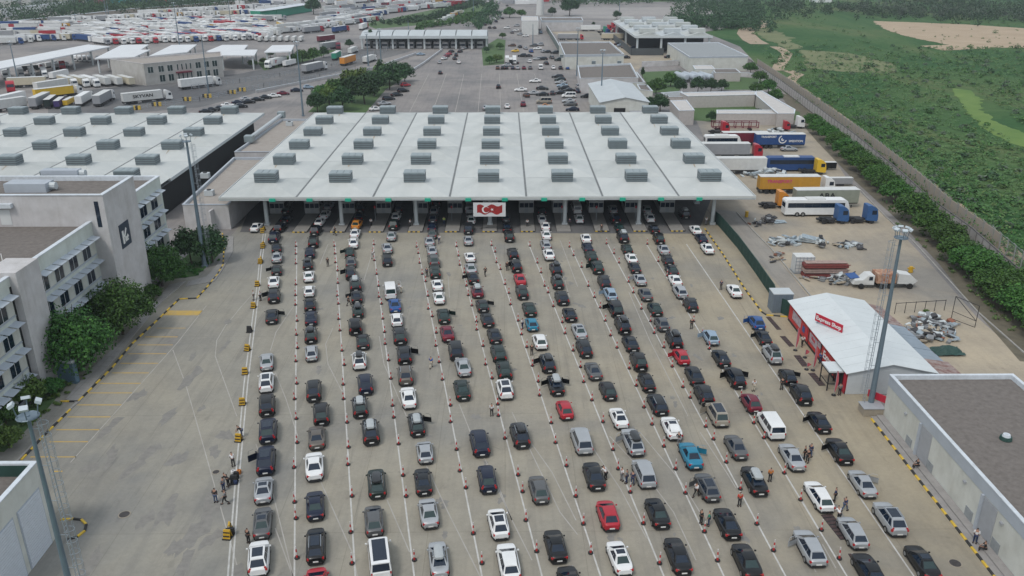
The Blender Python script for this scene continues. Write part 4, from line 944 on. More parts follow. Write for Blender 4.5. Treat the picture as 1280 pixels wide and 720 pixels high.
mb = MB(); mb.add([(0,0,0),(W_,0,0),(W_,0,ZE),(xm,0,ZG_-.05),(0,0,ZE)], [(0,1,2,3,4)]); mb.add([(0,D_,0),(W_,D_,0),(W_,D_,ZE),(xm,D_,ZG_-.05),(0,D_,ZE)], [(4,3,2,1,0)]); mb.quad((W_,0,0),(W_,D_,0),(W_,D_,ZE),(W_,0,ZE)); part('wall', mb, mat('shop_white_wall', (.50,.53,.55), rough=.6, var=.04), shop)
mb = MB(); mb.quad((0,D_,0),(0,0,0),(0,0,ZE),(0,D_,ZE)); part('red_wall', mb, RED, shop)
mb = MB(); mb.box(-.06,0,0,D_,0,.3); mb.box(-.02,0,0,D_,ZE-.25,ZE-.05); part('base_trim', mb, BLKP, shop)
def poster(y0, y1, z0, z1, m, nm='poster'):
    mb = MB(); mb.box(-.05,-.0,y0,y1,z0,z1); return part(nm, mb, m, shop)
PW = mat('poster_white', (.50,.48,.50), rough=.6, scale=1.6, col2=(.30,.20,.24)); PB = mat('poster_blue', (.03,.08,.25), rough=.6, var=.2)
poster(17.4,21.0,1.0,2.3,PW); poster(15.7,16.6,1.0,1.9,PB); poster(10.6,13.6,.9,2.2,PW); poster(9.4,10.4,1.6,2.4,PW)
poster(14.6,15.2,.5,2.6,REDS); poster(9.0,9.25,.4,2.7,BLKP); poster(13.9,14.1,.4,2.7,BLKP); poster(1.3,2.4,.35,2.6,REDS)
LET = mat('lettering_white', (.75,.75,.74), rough=.5, var=0)
def text(s, parent, loc, rot, size, m, name='lettering', ext=.01, sx=1.0):
    cu = bpy.data.curves.new(name, 'FONT'); cu.body = s; cu.size = size; cu.extrude = ext; cu.align_x = 'CENTER'; cu.align_y = 'CENTER'; cu.offset = size*.025
    cu.resolution_u = 3; cu.materials.append(m); tmp = bpy.data.objects.new('tmp', cu); C.objects.link(tmp)
    me = bpy.data.meshes.new_from_object(tmp.evaluated_get(bpy.context.evaluated_depsgraph_get())); me.materials.clear(); me.materials.append(m)
    bpy.data.objects.remove(tmp); o = bpy.data.objects.new(name, me); C.objects.link(o); o['kind'] = 'stuff'; o.parent = parent; o.location = loc; o.rotation_euler = rot; o.scale = (sx, 1, 1); return o
text('Express', shop, (-.07,5.8,1.6), (math.pi/2,0,-math.pi/2), 1.5, LET)
text('Shop', shop, (-.07,12.1,1.75), (math.pi/2,0,-math.pi/2), .7, REDS)
# porch
pr = MB(); pr.box(-2.0,-.05,.9,3.6,2.55,2.75); part('porch_roof', pr, SHW, shop)
pr = MB()
for x, y in ((-1.95,.95),(-1.95,3.5),(-.2,.95),(-.2,3.5)): pr.box(x-.06,x+.06,y-.06,y+.06,0,2.55)
pr.box(-2.0,-.1,.9,.98,.9,1.0); pr.box(-2.0,-1.93,.9,3.6,.9,1.0); pr.box(-2.0,-1.93,.9,3.6,2.4,2.55); pr.box(-2,-.1,.9,.98,2.4,2.55)
part('porch_frame', pr, BLKP, shop)
pr = MB(); pr.box(-.08,-.02,1.2,3.4,.1,2.4); part('entrance', pr, DARK, shop)
pr = MB(); pr.box(-.12,-.07,.1,.85,0,2.9); part('red_flank', pr, REDS, shop)
p0 = G(1019,399,3.9); p1 = G(1052.5,416,3.75); dv = p1-p0; L = dv.length
sg = thing('shop_sign', 'red sign board lettered Express Shop standing on the white tent roof', 'sign', p0, math.atan2(dv.y, dv.x))
mb = MB(); mb.box(0,L,-.05,.05,-.15,.95); part('board', mb, REDS, sg); mb = MB(); mb.box(.3,.36,.05,.9,-.45,-.3); mb.box(.3,.36,.05,.1,-.5,.5); mb.box(L-.36,L-.3,.05,.1,-.6,.5); part('bracket', mb, STEEL, sg)
text('Express Shop', sg, (L/2,-.08,.4), (math.pi/2,0,0), .78, LET, sx=1.03)
# lean-to sheds behind the shop
RUST = mat('rusty_sheet', (.17,.07,.055), rough=.85, scale=1.2, col2=(.36,.31,.29)); BLS = mat('blue_grey_sheet', (.24,.29,.34), rough=.6, var=.1, scale=.6)
sh = thing('lean_to_shed', 'corrugated lean-to with blue-grey and rusty roof behind the white tent', 'shed', (SX1+.45, SY0, 0))
for (y0, y1, w0, w1, m) in ((0,4.4,3.6,3.4,RUST),(4.5,15.2,3.0,2.6,BLS),(15.3,22.5,2.6,2.2,RUST)):
    k = int((y1-y0)/1.0)
    for i in range(k):
        ya = y0+i*(y1-y0)/k; yb = ya+(y1-y0)/k-.03; w = w0+(w1-w0)*i/k
        mb = MB(); z = random.uniform(-.03,.03); mb.add([(0,ya,2.75+z),(w,ya,2.2+z),(w,yb,2.2+z),(0,yb,2.75+z),(0,ya,2.7+z),(w,ya,2.15+z),(w,yb,2.15+z),(0,yb,2.7+z)], [(0,1,2,3),(7,6,5,4),(0,4,5,1),(1,5,6,2),(2,6,7,3)])
        part('roof_sheet', mb, m, sh)
mb = MB(); mb.box(2.4,2.5,0,22,0,2.1); mb.box(0,2.4,-.05,.05,0,2.2); part('wall', mb, RUST, sh)
# grey container booth at the end of the green hoarding
bo = thing('site_box', 'grey corrugated box container beside the end of the green hoarding', 'container', (G(977,391).x, G(977,391).y, 0))
mb = MB(); mb.box(-1.5,1.5,0,2.4,0,3.0)
for k in range(9): mb.box(-1.5+k*.34,-1.5+k*.34+.16,-.05,0,.1,2.8)
part('box_wall', mb, mat('container_grey', (.15,.19,.23), rough=.6, var=.1), bo); mb = MB(); mb.box(-1.55,1.55,-.05,2.5,3.0,3.12); part('lid', mb, METALR, bo)
# info boards / cabinets left side
ib = thing('display_board', 'blue-grey free-standing board by the office trees', 'board', G(87,477)); ib.rotation_euler = (0,0,-.25)
mb = MB(); mb.box(-1.3,1.3,-.35,.35,0,2.9); part('panel', mb, mat('board_blue_grey', (.11,.18,.24), rough=.5, var=.1), ib); mb = MB(); mb.box(-1.35,1.35,-.42,.42,2.9,3.25); part('head_panel', mb, METALR, ib)
# ================================================================ lane posts
PR = mat('post_red', (.50,.03,.03), rough=.5, var=.1); PWm = mat('post_white', (.55,.53,.52), rough=.5, var=.05)
pm_ = MB(); pm_.m = 0
zz = [.10,.42,.72,1.02,1.30]
for k in range(4): pm_.m = k % 2; pm_.tube((0,0,zz[k]),(0,0,zz[k+1]), .10-.012*k, .10-.012*(k+1), n=8)
POST = pm_.mesh('post', [PR, PWm], True)
bm_ = MB(); bm_.prism([(.25*math.cos(a*math.pi/4+.39), .25*math.sin(a*math.pi/4+.39)) for a in range(8)], 0, .12); BASE = bm_.mesh('base', BLKP)
for k in range(10):
    (ut, vt), ub = LTOP[k], LBOT[k]; s = (ub-ut)/(718-vt); a = G(ut, vt); b = G(ub+s*14, 732); n = int((b-a).length/4.75)
    for i in range(n):
        t = (i+random.uniform(.05,.6))/n; p = a.lerp(b, t)
        if random.random() < .05: continue
        lab = ('red and white lane post, '+ordn(i+1)+' from the booths on '+ordn(k+1)+' line from left')
        o = thing('lane_post', lab, 'traffic post', (p.x+random.uniform(-.25,.25), p.y, -.008), 0, 'red and white posts along the lane lines')
        link('post', POST, o).rotation_euler = (random.uniform(-.04,.04), random.uniform(-.04,.04), 0); link('base', BASE, o)
# ---------------------------------------------------------------- yellow barriers
YB = mat('barrier_yellow', (.52,.31,.02), rough=.5, var=.1, scale=2)
bb = MB()
for sg in (-1,1): bb.add([(-.45,sg*.35-.04,0),(.45,sg*.35-.04,0),(.40,sg*.06-.04,1.05),(-.40,sg*.06-.04,1.05),(-.45,sg*.35+.04,0),(.45,sg*.35+.04,0),(.40,sg*.06+.04,1.05),(-.40,sg*.06+.04,1.05)], [(0,1,2,3),(7,6,5,4),(0,3,7,4),(1,5,6,2),(3,2,6,7)])
bb.box(-.4,.4,-.1,.1,1.0,1.1)
BARR = bb.mesh('barrier_shell', YB); bs = MB()
for z in (.35,.75):
    w_ = .36*(1-z)+.1; bs.box(-.38,.38,-w_-.03,-w_+.02,z,z+.14)
bs.box(-.5,.5,-.5,.5,0,.1); BARS = bs.mesh('barrier_stripe', BLKP)
BRN = [(329,290,0),(328.5,309,0),(326,328,0),(323,356,0),(318,383,0),(314,413,1),(311,436,0),(308,465,0),(305,503,0),(300,548,0),(296,600,1),(286.5,668,0)]
for k, (u, v, dk) in enumerate(BRN):
    for j in range(1 if v > 340 and v < 660 else 2):
        p = G(u, v)+Vector((0, j*.95-.5, 0))
        o = thing('road_barrier', 'yellow and black A-shaped barrier, '+ordn(j+1)+' in '+ordn(k+1)+' pair from the canopy', 'barrier', (p.x+random.uniform(-.1,.1), p.y, 0), random.uniform(-.3,.3)+(1.57 if j == 1 else 0), 'yellow barriers on the double white line')
        o.scale = (.8,.8,.85); link('barrier_shell', BARR, o, m=YB if not (dk and j == 0) else BLKP); link('barrier_stripe', BARS, o)
# ---------------------------------------------------------------- people
SKIN = mat('skin', (.36,.20,.14), rough=.6, var=.04); HAIR = mat('dark_hair', (.015,.012,.01), rough=.8, var=.1)
CL = {k: mat('cloth_'+k.replace(' ', '_'), c, rough=.85, var=.1, scale=4) for k, c in dict(black=(.018,.018,.02), white=(.66,.66,.67), navy=(.02,.035,.09), blue=(.03,.12,.36), red=(.50,.04,.02), green=(.03,.25,.15), grey=(.20,.20,.21), cream=(.5,.45,.36), orange=(.55,.18,.03), lime=(.35,.55,.08), denim=(.06,.09,.16)).items()}
dg = bpy.context.evaluated_depsgraph_get
def skinmesh(name, verts, edges, radii, m, root=0, sub=1):
    me = bpy.data.meshes.new(name); me.from_pydata(verts, edges, []); o = bpy.data.objects.new('tmp', me); C.objects.link(o)
    md = o.modifiers.new('s', 'SKIN'); sl = me.skin_vertices[0].data
    for i, r in enumerate(radii): sl[i].radius = (r if isinstance(r, tuple) else (r, r)); sl[i].use_root = (i == root)
    s2 = o.modifiers.new('d', 'SUBSURF'); s2.levels = sub
    bpy.context.view_layer.update()
    out = bpy.data.meshes.new_from_object(o.evaluated_get(dg())); out.name = name; out.materials.clear(); out.materials.append(m)
    out.polygons.foreach_set('use_smooth', [True]*len(out.polygons))
    bpy.data.objects.remove(o); return out
def person_set(pose):
    # joints: pelvis chest neck head ; arms ; legs
    if pose == 'stand':  LG = [((.10,0,.92),(.12,.02,.50),(.13,-.01,.09),(.14,.15,.04)),((-.10,0,.92),(-.11,.0,.50),(-.12,-.03,.09),(-.14,.12,.04))]; AR = [((.19,0,1.42),(.25,-.03,1.14),(.24,.10,.90)),((-.19,0,1.42),(-.26,-.02,1.14),(-.22,.12,.92))]; lean = 0
    if pose == 'walk':   LG = [((.10,0,.92),(.11,.22,.53),(.12,.30,.10),(.13,.46,.06)),((-.10,0,.92),(-.11,.02,.50),(-.12,-.32,.16),(-.13,-.20,.05))]; AR = [((.19,0,1.42),(.25,-.18,1.18),(.22,-.12,.95)),((-.19,0,1.42),(-.25,.14,1.16),(-.20,.34,1.0))]; lean = .04
    if pose == 'sit':    LG = [((.10,0,.50),(.13,.42,.50),(.13,.44,.10),(.14,.60,.05)),((-.10,0,.50),(-.13,.42,.52),(-.14,.50,.10),(-.15,.64,.05))]; AR = [((.19,.04,.98),(.26,.16,.74),(.14,.36,.62)),((-.19,.04,.98),(-.26,.16,.74),(-.12,.38,.62))]; lean = .08
    if pose == 'bend':   LG = [((.10,0,.90),(.12,.06,.50),(.13,0,.09),(.14,.15,.04)),((-.10,0,.90),(-.11,.04,.50),(-.12,-.04,.09),(-.14,.12,.04))]; AR = [((.19,.34,1.28),(.24,.46,1.02),(.16,.62,.86)),((-.19,.34,1.28),(-.25,.44,1.02),(-.14,.60,.84))]; lean = .35
    pz = LG[0][0][2]; top = AR[0][0][2]; ny = AR[0][0][1]
    V = [(0,0,pz+.02),(0,ny*.5,(pz+top)/2),(0,ny,top-.03),(0,ny+lean*.1,top+.09),(0,ny+.02+lean*.25,top+.20),(0,ny+.02+lean*.3,top+.30)]
    E = [(0,1),(1,2),(2,3),(3,4),(4,5)]; R = [(.155,.11),(.13,.10),(.15,.105),.055,.088,.07]
    for (a, b, c) in AR:
        k = len(V); V += [a,b,c]; E += [(2,k),(k,k+1),(k+1,k+2)]; R += [.062,.045,.032]
        d = (Vector(c)-Vector(b)).normalized(); h = Vector(c)+d*.09; kk = len(V); V.append(tuple(h)); R.append((.03,.02)); E.append((k+2,kk))
        for q, ln in ((-.03,.07),(-.01,.085),(.012,.08),(.032,.06)):
            e = h+d*ln+Vector((q*.5,q,0)); e2 = h+d*ln*.45+Vector((q*.4,q*.9,0)); m_ = len(V); V += [tuple(e2), tuple(e)]; R += [.0095,.0085]; E += [(kk,m_),(m_,m_+1)]
        th = Vector(c)+d*.05+Vector((0,.055,-.01)); m_ = len(V); V.append(tuple(th)); R.append(.010); E.append((k+2,m_))
    for (a, b, c, f) in LG:
        k = len(V); V += [a,b,c,f]; E += [(0,k),(k,k+1),(k+1,k+2),(k+2,k+3)]; R += [.088,.062,.045,.032]
    body = skinmesh('person_body', V, E, R, SKIN)
    sv = [(0,0,pz+.03),(0,ny*.5,(pz+top)/2),(0,ny,top-.02)]; se = [(0,1),(1,2)]; sr = [(.175,.13),(.155,.12),(.17,.125)]
    for (a, b, c) in AR:
        k = len(sv); mid = Vector(b).lerp(Vector(c), .1); sv += [a, tuple(mid)]; se += [(2,k),(k,k+1)]; sr += [.078,.064]
    shirt = skinmesh('person_shirt', sv, se, sr, CL['black'])
    tv = [(0,0,pz+.04)]; te = []; tr = [(.17,.125)]
    for (a, b, c, f) in LG:
        k = len(tv); tv += [a,b,tuple(Vector(c)+Vector((0,0,.03)))]; te += [(0,k),(k,k+1),(k+1,k+2)]; tr += [.105,.08,.062]
    trous = skinmesh('person_trousers', tv, te, tr, CL['black'])
    hv = [(0,ny-.005+lean*.25,top+.225),(0,ny-.02+lean*.3,top+.315)]; hair = skinmesh('person_hair', hv, [(0,1)], [.098,.075], HAIR)
    sh = MB()
    for (a, b, c, f) in LG:
        m_ = (Vector(c)+Vector(f))/2; sh.cbox((m_.x, m_.y, m_.z-.025), (.11,.29,.10))
    shoe = sh.mesh('person_shoes', BLKP); shoe_o = shoe
    return dict(body=body, shirt=shirt, trousers=trous, hair=hair, shoes=shoe)
PSET = {k: person_set(k) for k in ('stand','walk','sit','bend')}
def person(u, v, top, bot, pose, rz, where, s=1.0, loc=None):
    p = G(u, v) if loc is None else Vector(loc)
    word = dict(stand='standing', walk='walking', sit='sitting', bend='leaning over')[pose]
    o = thing('person', 'person in %s top %s %s' % (top, word, where), 'person', p, rz); o.scale = (s, s, s)
    P = PSET[pose]
    link('body', P['body'], o); link('shirt', P['shirt'], o, m=CL[top]); link('trousers', P['trousers'], o, m=CL[bot]); link('hair', P['hair'], o)
    link('shoes', P['shoes'], o)
    return o
PPL = [(270,628,'black','denim','stand',0,'leftmost by the double white line'),(282.5,630,'grey','black','walk',2.0,'beside two others left of the double line'),(280,614,'grey','navy','stand',1,'just behind the person in striped grey'),
 (286,608,'black','black','bend',1.2,'next to the luggage on the double line'),(311,679,'black','black','stand',-.5,'left of the grey saloon near the bottom left'),(303,546,'black','denim','bend',1.8,'over a yellow barrier'),(292,583,'white','black','bend',.5,'over the luggage pile'),
 (419,294,'black','black','walk',1.4,'between the second and third booth lanes'),(410,333,'black','black','stand',0,'alone between second and third queues'),(466,323,'white','grey','walk',0,'between third and fourth queues near the booths'),(464,283,'white','black','stand',0,'on an island beside the third lane'),
 (436,382,'black','black','walk',-.6,'left of third queue beside a dark saloon'),(326,376,'white','black','stand',1,'beside the barriers left of the first queue'),(317.5,375,'white','grey','stand',2,'leftmost behind a yellow barrier'),(502,366,'white','cream','bend',1.2,'at the open door of the white van'),
 (549,304,'white','navy','walk',0,'right of the fifth queue near the booths'),(533.7,346,'navy','black','stand',0,'left of a dark green SUV in the fifth queue'),(606.7,345,'black','black','walk',.5,'between sixth and seventh queues'),(634,338,'black','black','stand',0,'left of the two black SUVs'),
 (539,460,'blue','cream','walk',0,'alone right of the fourth queue'),(513,284,'white','black','stand',1,'on the fourth island'),(555,281,'lime','navy','stand',0,'with bright vest on the fifth island'),(751.7,290,'black','black','stand',0,'on the island left of the tenth lane'),
 (659,284,'white','black','stand',0,'on the island right of the banner'),(712,283,'navy','black','stand',0,'on the island with the signal posts'),(664.7,444,'black','black','stand',0,'left of the white hatchback in seventh queue'),(653,411,'white','navy','stand',1,'left of the turquoise hatchback'),
 (864,411,'black','black','stand',0,'on the lane line right of the tenth queue'),(901,362,'navy','black','stand',0,'left of the lone white saloon at right'),(882.5,281,'white','grey','stand',0,'by the kerb at the canopy right corner'),(614.7,520,'white','black','stand',0,'left of the seventh line of posts'),
 (757,600,'white','black','bend',.6,'at the boot of a grey saloon'),(777,601,'white','grey','stand',-1,'leftmost of three by the silver people carrier'),(783,604,'grey','navy','stand',1,'middle of three by the silver people carrier'),(790.5,606,'navy','navy','stand',-.5,'rightmost of three by the silver people carrier'),
 (869.5,621,'white','black','walk',-.8,'at the open door of a grey estate'),(876,655,'black','black','stand',-1.2,'facing the person in green'),(885.5,657,'green','navy','stand',1.2,'facing the person in black'),(924,633,'red','black','stand',0,'alone beside the right lane line'),
 (848.5,557,'black','grey','bend',0,'at the open boot of a white saloon'),(941.7,489,'white','cream','stand',0,'beside the burgundy car'),(976.7,487,'black','black','stand',0,'on the white line left of a black hatchback'),(1005,574,'black','black','stand',1,'beside the silver saloon boot'),
 (1009,578,'black','black','stand',2.2,'nearest the silver saloon back door'),(1012.5,571,'navy','denim','stand',-1,'rightmost beside the silver saloon'),(1043,627,'navy','black','stand',1,'beside the right rear of the white estate'),(1055,639,'navy','denim','walk',-1,'between the two silver-white queues at right'),
 (1048,652,'white','black','bend',0,'in front of the silver estate bonnet'),(962,602,'orange','black','stand',0,'right of a black saloon with pale box'),(1002.5,433,'white','black','walk',0,'in front of the red poster wall'),(1025,454,'blue','navy','stand',0,'leftmost of the group by the red wall'),
 (1030,456,'red','navy','stand',1,'in the group by the red wall'),(1034,452,'navy','black','stand',-1,'rightmost of the group by the red wall'),(1042,467,'black','black','stand',0,'near the white shop porch'),(1049,494,'grey','black','stand',0,'inside the frame of the shop porch')]
for a in PPL: person(*a)
px_ = lambda u, v, z: G(u, v, z)
p = G(1147,583,.3); person(0,0,'black','black','sit',1.6,'against the warehouse wall by the far grey door',loc=(p.x,p.y,.0))
p = G(1218,679,.12); person(0,0,'white','navy','stand',-.6,'talking on the warehouse walkway',loc=(p.x,p.y,.12))
p = G(1231,687,.3); person(0,0,'black','black','sit',1.2,'on the warehouse walkway beside the one in white',loc=(p.x,p.y,.0))
# luggage by the barriers
for k, (u, v, c, w_, h_, lb) in enumerate([(296,598,'black',.6,.8,'black suitcase in the luggage pile on the double line'),(292,593,'white',.5,.5,'pale bag in the luggage pile on the double line'),(299,592,'orange',.5,.45,'orange bag in the luggage pile on the double line'),(294,604,'navy',.7,.45,'dark blue bag lowest in the luggage pile'),(291,600,'black',.5,.6,'small black case at the left of the luggage pile'),(288,669,'black',.9,.8,'black bag beside the lowest yellow barrier')]):
    p = G(u, v); o = thing('bag', lb, 'bag', p, k*.7, 'luggage by the barriers'); mb = MB()
    def rr2(k_, z): return [(-k_*w_+.05,-.18,z),(k_*w_-.05,-.18,z),(k_*w_,0,z),(k_*w_-.05,.18,z),(-k_*w_+.05,.18,z),(-k_*w_,0,z)]
    mb.loft([rr2(.42,0),rr2(.5,.08),rr2(.5,h_*.8),rr2(.4,h_)]); part('shell', mb, CL[c], o, True); mb = MB(); mb.box(-.12,.12,-.02,.02,h_,h_+.05); part('handle', mb, BLKP, o)
# feather flags by the shop
PK = mat('faded_pink_cloth', (.48,.10,.12), rough=.8, var=.15)
for k, (u, v, h_, lb) in enumerate([(994,438,3.4,'tall pink feather flag farthest from the shop porch'),(1006,447,1.2,'low red folded parasol between two pink feather flags'),(1016,463,3.6,'tall pink feather flag in the middle before the shop'),(1042,494,3.4,'tall pink feather flag beside the shop porch'),(1008,462,1.0,'small red stand below the middle feather flag')]):
    o = thing('feather_flag', lb, 'flag', G(u, v)); mb = MB(); mb.tube((0,0,0),(0,0,h_), .03, n=6); part('pole', mb, STEEL, o)
    mb = MB(); n = 6; r = [(.04+ (.30 if h_ > 2 else .5)*math.sin(math.pi*(i+.6)/(n+1.2)), .5+(h_-.5)*i/n) for i in range(n+1)]
    for i in range(n): mb.add([(0,-.01,r[i][1]),(r[i][0],-.01,r[i][1]),(r[i+1][0],-.01,r[i+1][1]),(0,-.01,r[i+1][1]),(0,.01,r[i][1]),(r[i][0],.01,r[i][1]),(r[i+1][0],.01,r[i+1][1]),(0,.01,r[i+1][1])], [(0,1,2,3),(7,6,5,4),(1,5,6,2)])
    part('cloth', mb, PK, o); mb = MB(); mb.tube((0,0,0),(0,0,.08), .3, n=10); part('base', mb, BLKP, o)
# ---------------------------------------------------------------- tall floodlight masts
MAST = mat('mast_steel', (.16,.215,.26), rough=.45, metal=.3, var=.1, scale=.6); LAMPW = mat('lamp_housing', (.50,.56,.60), rough=.35, var=.05)
def mast(base, h, label, r=.42, ladder=True, near=True, side=1, nl=6, plat=True):
    o = thing('floodlight_mast', label, 'floodlight mast', (base.x, base.y, 0))
    mb = MB(); mb.tube((0,0,0),(0,0,h), r, r*.42, n=12 if near else 8); mb.tube((0,0,0),(0,0,.35), r*1.5, n=12); part('pole', mb, MAST, o, True)
    if ladder:
        mb = MB(); x0 = side*(r+.55); t = lambda z: side*(.55+r*(1-.58*z/h))
        for yy in (-.22,.22): mb.tube((t(0),yy,.4),(t(h),yy,h-.3), .03, n=4, cap=False)
        z = .6
        while z < h-.4: mb.tube((t(z),-.22,z),(t(z),.22,z), .02, n=4, cap=False); z += .42
        z = 2.5
        while z < h-.5:
            c = [(t(z)+side*.62*math.sin(a)*1.0, -.38*math.cos(a), z) for a in [math.pi*i/6 for i in range(7)]]
            for p, q in zip(c[:-1], c[1:]): mb.tube(p, q, .022, n=4, cap=False)
            z += 1.0
        for i in (1,3,5):
            a = math.pi*i/6; mb.tube((t(2.5)+side*.62*math.sin(a), -.38*math.cos(a), 2.5), (t(h)+side*.62*math.sin(a), -.38*math.cos(a), h-.5), .018, n=4, cap=False)
        z = 3
        while z < h: mb.tube((0,0,z),(t(z),0,z), .03, n=4, cap=False); z += 3
        l = part('ladder', mb, STEEL, o)
    if plat:
        mb = MB(); R = .72
        for i in range(12):
            a0, a1 = 2*math.pi*i/12, 2*math.pi*(i+1)/12
            mb.tube((R*math.cos(a0),R*math.sin(a0),h-.1),(R*math.cos(a1),R*math.sin(a1),h-.1), .06, n=6, cap=False)
            mb.tube((.1*math.cos(a0),.2*math.sin(a0),h-.1),(R*math.cos(a0),R*math.sin(a0),h-.1), .05, n=4, cap=False)
        mb.tube((0,0,h-.12),(0,0,h-.06), R*.95, n=12); part('platform', mb, MAST, o)
        for i in range(nl):
            a = 2*math.pi*i/nl+.4; x, y = .62*math.cos(a), .62*math.sin(a)
            mb = MB(); mb.tube((x,y,h-.1),(x*1.25,y*1.25,h+.85), .04, n=6); br = part('lamp_bracket', mb, MAST, o)
            mb = MB(); mb.cbox((x*1.35,y*1.35,h+.95),(.55,.4,.22), a+math.pi/2, .5); part('floodlight', mb, LAMPW, o)
    return o
pm1 = G(1087,512); hm = HA(pm1, 296); mast(pm1, hm, 'tall blue-grey floodlight mast between the shop and the warehouse', .36, side=-1)
mb = MB(); o = thing('mast_plinth', 'concrete plinth with small bins round the foot of the right mast', 'plinth', (pm1.x-.2, pm1.y-.2, 0)); mb.box(-1.2,1.2,-1.4,.3,0,1.0); part('block', mb, CONC2, o); mb = MB(); mb.box(-1.3,1.3,-1.5,.35,1.0,1.08); part('lid', mb, GREYD, o)
o = thing('shop_notice', 'small red notice board on the wall end beside the right mast', 'sign', G(1096,505,.6)); mb = MB(); mb.cbox((0,0,1),(2.6,.1,.9), -.9); part('board', mb, REDS, o)
p2 = G(256,333); h2 = HA(p2, 176); mast(p2, h2, 'tall blue-grey floodlight mast among the trees left of the canopy', .40, side=1, nl=4)
# near-left mast: foot just below the frame; same height as the right one
best = None
for i in range(720, 1100, 2):
    p = G(85+.243*(i-720), i); h_ = HA(p, 519)
    if best is None or abs(h_-hm) < abs(best[1]-hm): best = (p, h_)

mast(best[0], best[1], 'near floodlight mast with caged ladder and four lamps at lower left', .30, nl=4, side=1)
FARM = [(24,108,55),(261,116,47),(379,145,56),(226,68,6),(460.5,82,43),(477,89,39),(511,48,26),(721,95,38),(751,133,66),(136,19,1),(96,33,16),(289,33,2),(774,20,1),(666,58,30),(134,25,-4),(592,20,-2)]
WHM = ['leftmost thin mast among the parked lorries','thin mast in front of the pale two-storey office','thin mast beside the dark trees left of the canopy','thin mast behind the pale office roof','left of two thin masts near the distant toll canopy','right of two thin masts near the distant toll canopy','thin mast through the distant toll canopy','thin mast beside the flat-roofed customs hall','thin mast by the gabled white hall','thin mast far up the lorry park by a blue roof','thin mast in the far left lorry park','thin mast at the far lorry park centre','thin mast beyond the far empty yard','short mast in the impound car park','thin mast at the far left tree belt','thin mast at the far motorway']
for (u, v, vt), lb in zip(FARM, WHM):
    p = G(u, v); mast(p, min(38, HA(p, vt)), lb, .34, ladder=False, near=False, nl=4, plat=v > 60)
# ---------------------------------------------------------------- green hoarding
hd = [G(888,274), G(898,282), G(922,310), G(945,342), G(966,373), G(970,388), G(990,398)]
fe = thing('green_hoarding', 'dark green sheet hoarding curving from the canopy corner to the box', 'fence', hd[0])
for a, b in zip(hd[:-1], hd[1:]):
    L = (b-a).length; n = max(1, round(L/2.2)); d = (b-a)/L
    for k in range(n):
        q = a+d*(k+.5)*L/n-hd[0]; mb = MB(); mb.box(-L/n/2+.01, L/n/2-.01, -.05,.05,0,2.4)
        for j in range(5): x = -L/n/2+.2+j*(L/n-.3)/5; mb.box(x, x+.12, -.09,-.05,.05,2.35)
        o = part('sheet_panel', mb, DKGREEN, fe); o.location = q; o.rotation_euler = (0,0,math.atan2(d.y, d.x))
# ---------------------------------------------------------------- concrete security wall with mesh fence behind
CW = mat('stained_concrete_wall', (.38,.36,.355), rough=.9, scale=.5, col2=(.48,.455,.445)); CWD = mat('wall_joint', (.12,.11,.105), rough=.9, var=.2); streaks(CW, .8)
wl = [G(935,82), G(975,110), G(1015,141), G(1067,181), G(1120,227), G(1160,265), G(1210,303), G(1252,342), G(1330,412)]
sw = thing('security_wall', 'long grey concrete panel wall between the yard and the green field', 'wall', wl[0])
fn = thing('mesh_fence', 'tall mesh fence on concrete posts running behind the security wall', 'fence', wl[0])
pan = {}; WH = 3.0
def seg(a, b, step):
    L = (b-a).length; n = max(1, round(L/step)); d = (b-a)/L
    for k in range(n): yield a+d*(k*L/n), a+d*((k+1)*L/n), L/n, math.atan2(d.y, d.x)
PM_ = {}
def wallpanel(l):
    key = round(l, 1)
    if key not in PM_:
        mb = MB(); mb.m = 0; mb.box(.06, l-.02, -.10, .10, 0, WH); mb.m = 1; mb.box(-.06, .06, -.14, .08, -.02, WH+.06); mb.m = 1; mb.box(-.02, l+.02, -.14, .14, WH, WH+.12); mb.m = 1; mb.box(.0, l, -.11, .11, 0, .25)
        PM_[key] = mb.mesh('wall_panel', [CW, CWD])
    return PM_[key]
PINKP = mat('weathered_panel', (.36,.34,.33), rough=.9, scale=.35, col2=(.42,.33,.24))
CONC_POST = mat('fence_post_concrete', (.30,.31,.30), rough=.85, var=.1)
POSTM = MB(); POSTM.box(-.09,.09,-.09,.09,0,3.0); POSTM.add([(-.09,-.09,3.0),(.09,-.09,3.0),(.09,.09,3.0),(-.09,.09,3.0),(-.09,-.5,3.4),(.09,-.5,3.4),(.09,-.38,3.45),(-.09,-.38,3.45)], [(0,1,5,4),(1,2,6,5),(2,3,7,6),(3,0,4,7),(4,5,6,7)]); POSTM = POSTM.mesh('fence_post', CONC_POST)
WIRE = mat('fence_wire', (.22,.25,.25), rough=.5, metal=.3, var=.1)
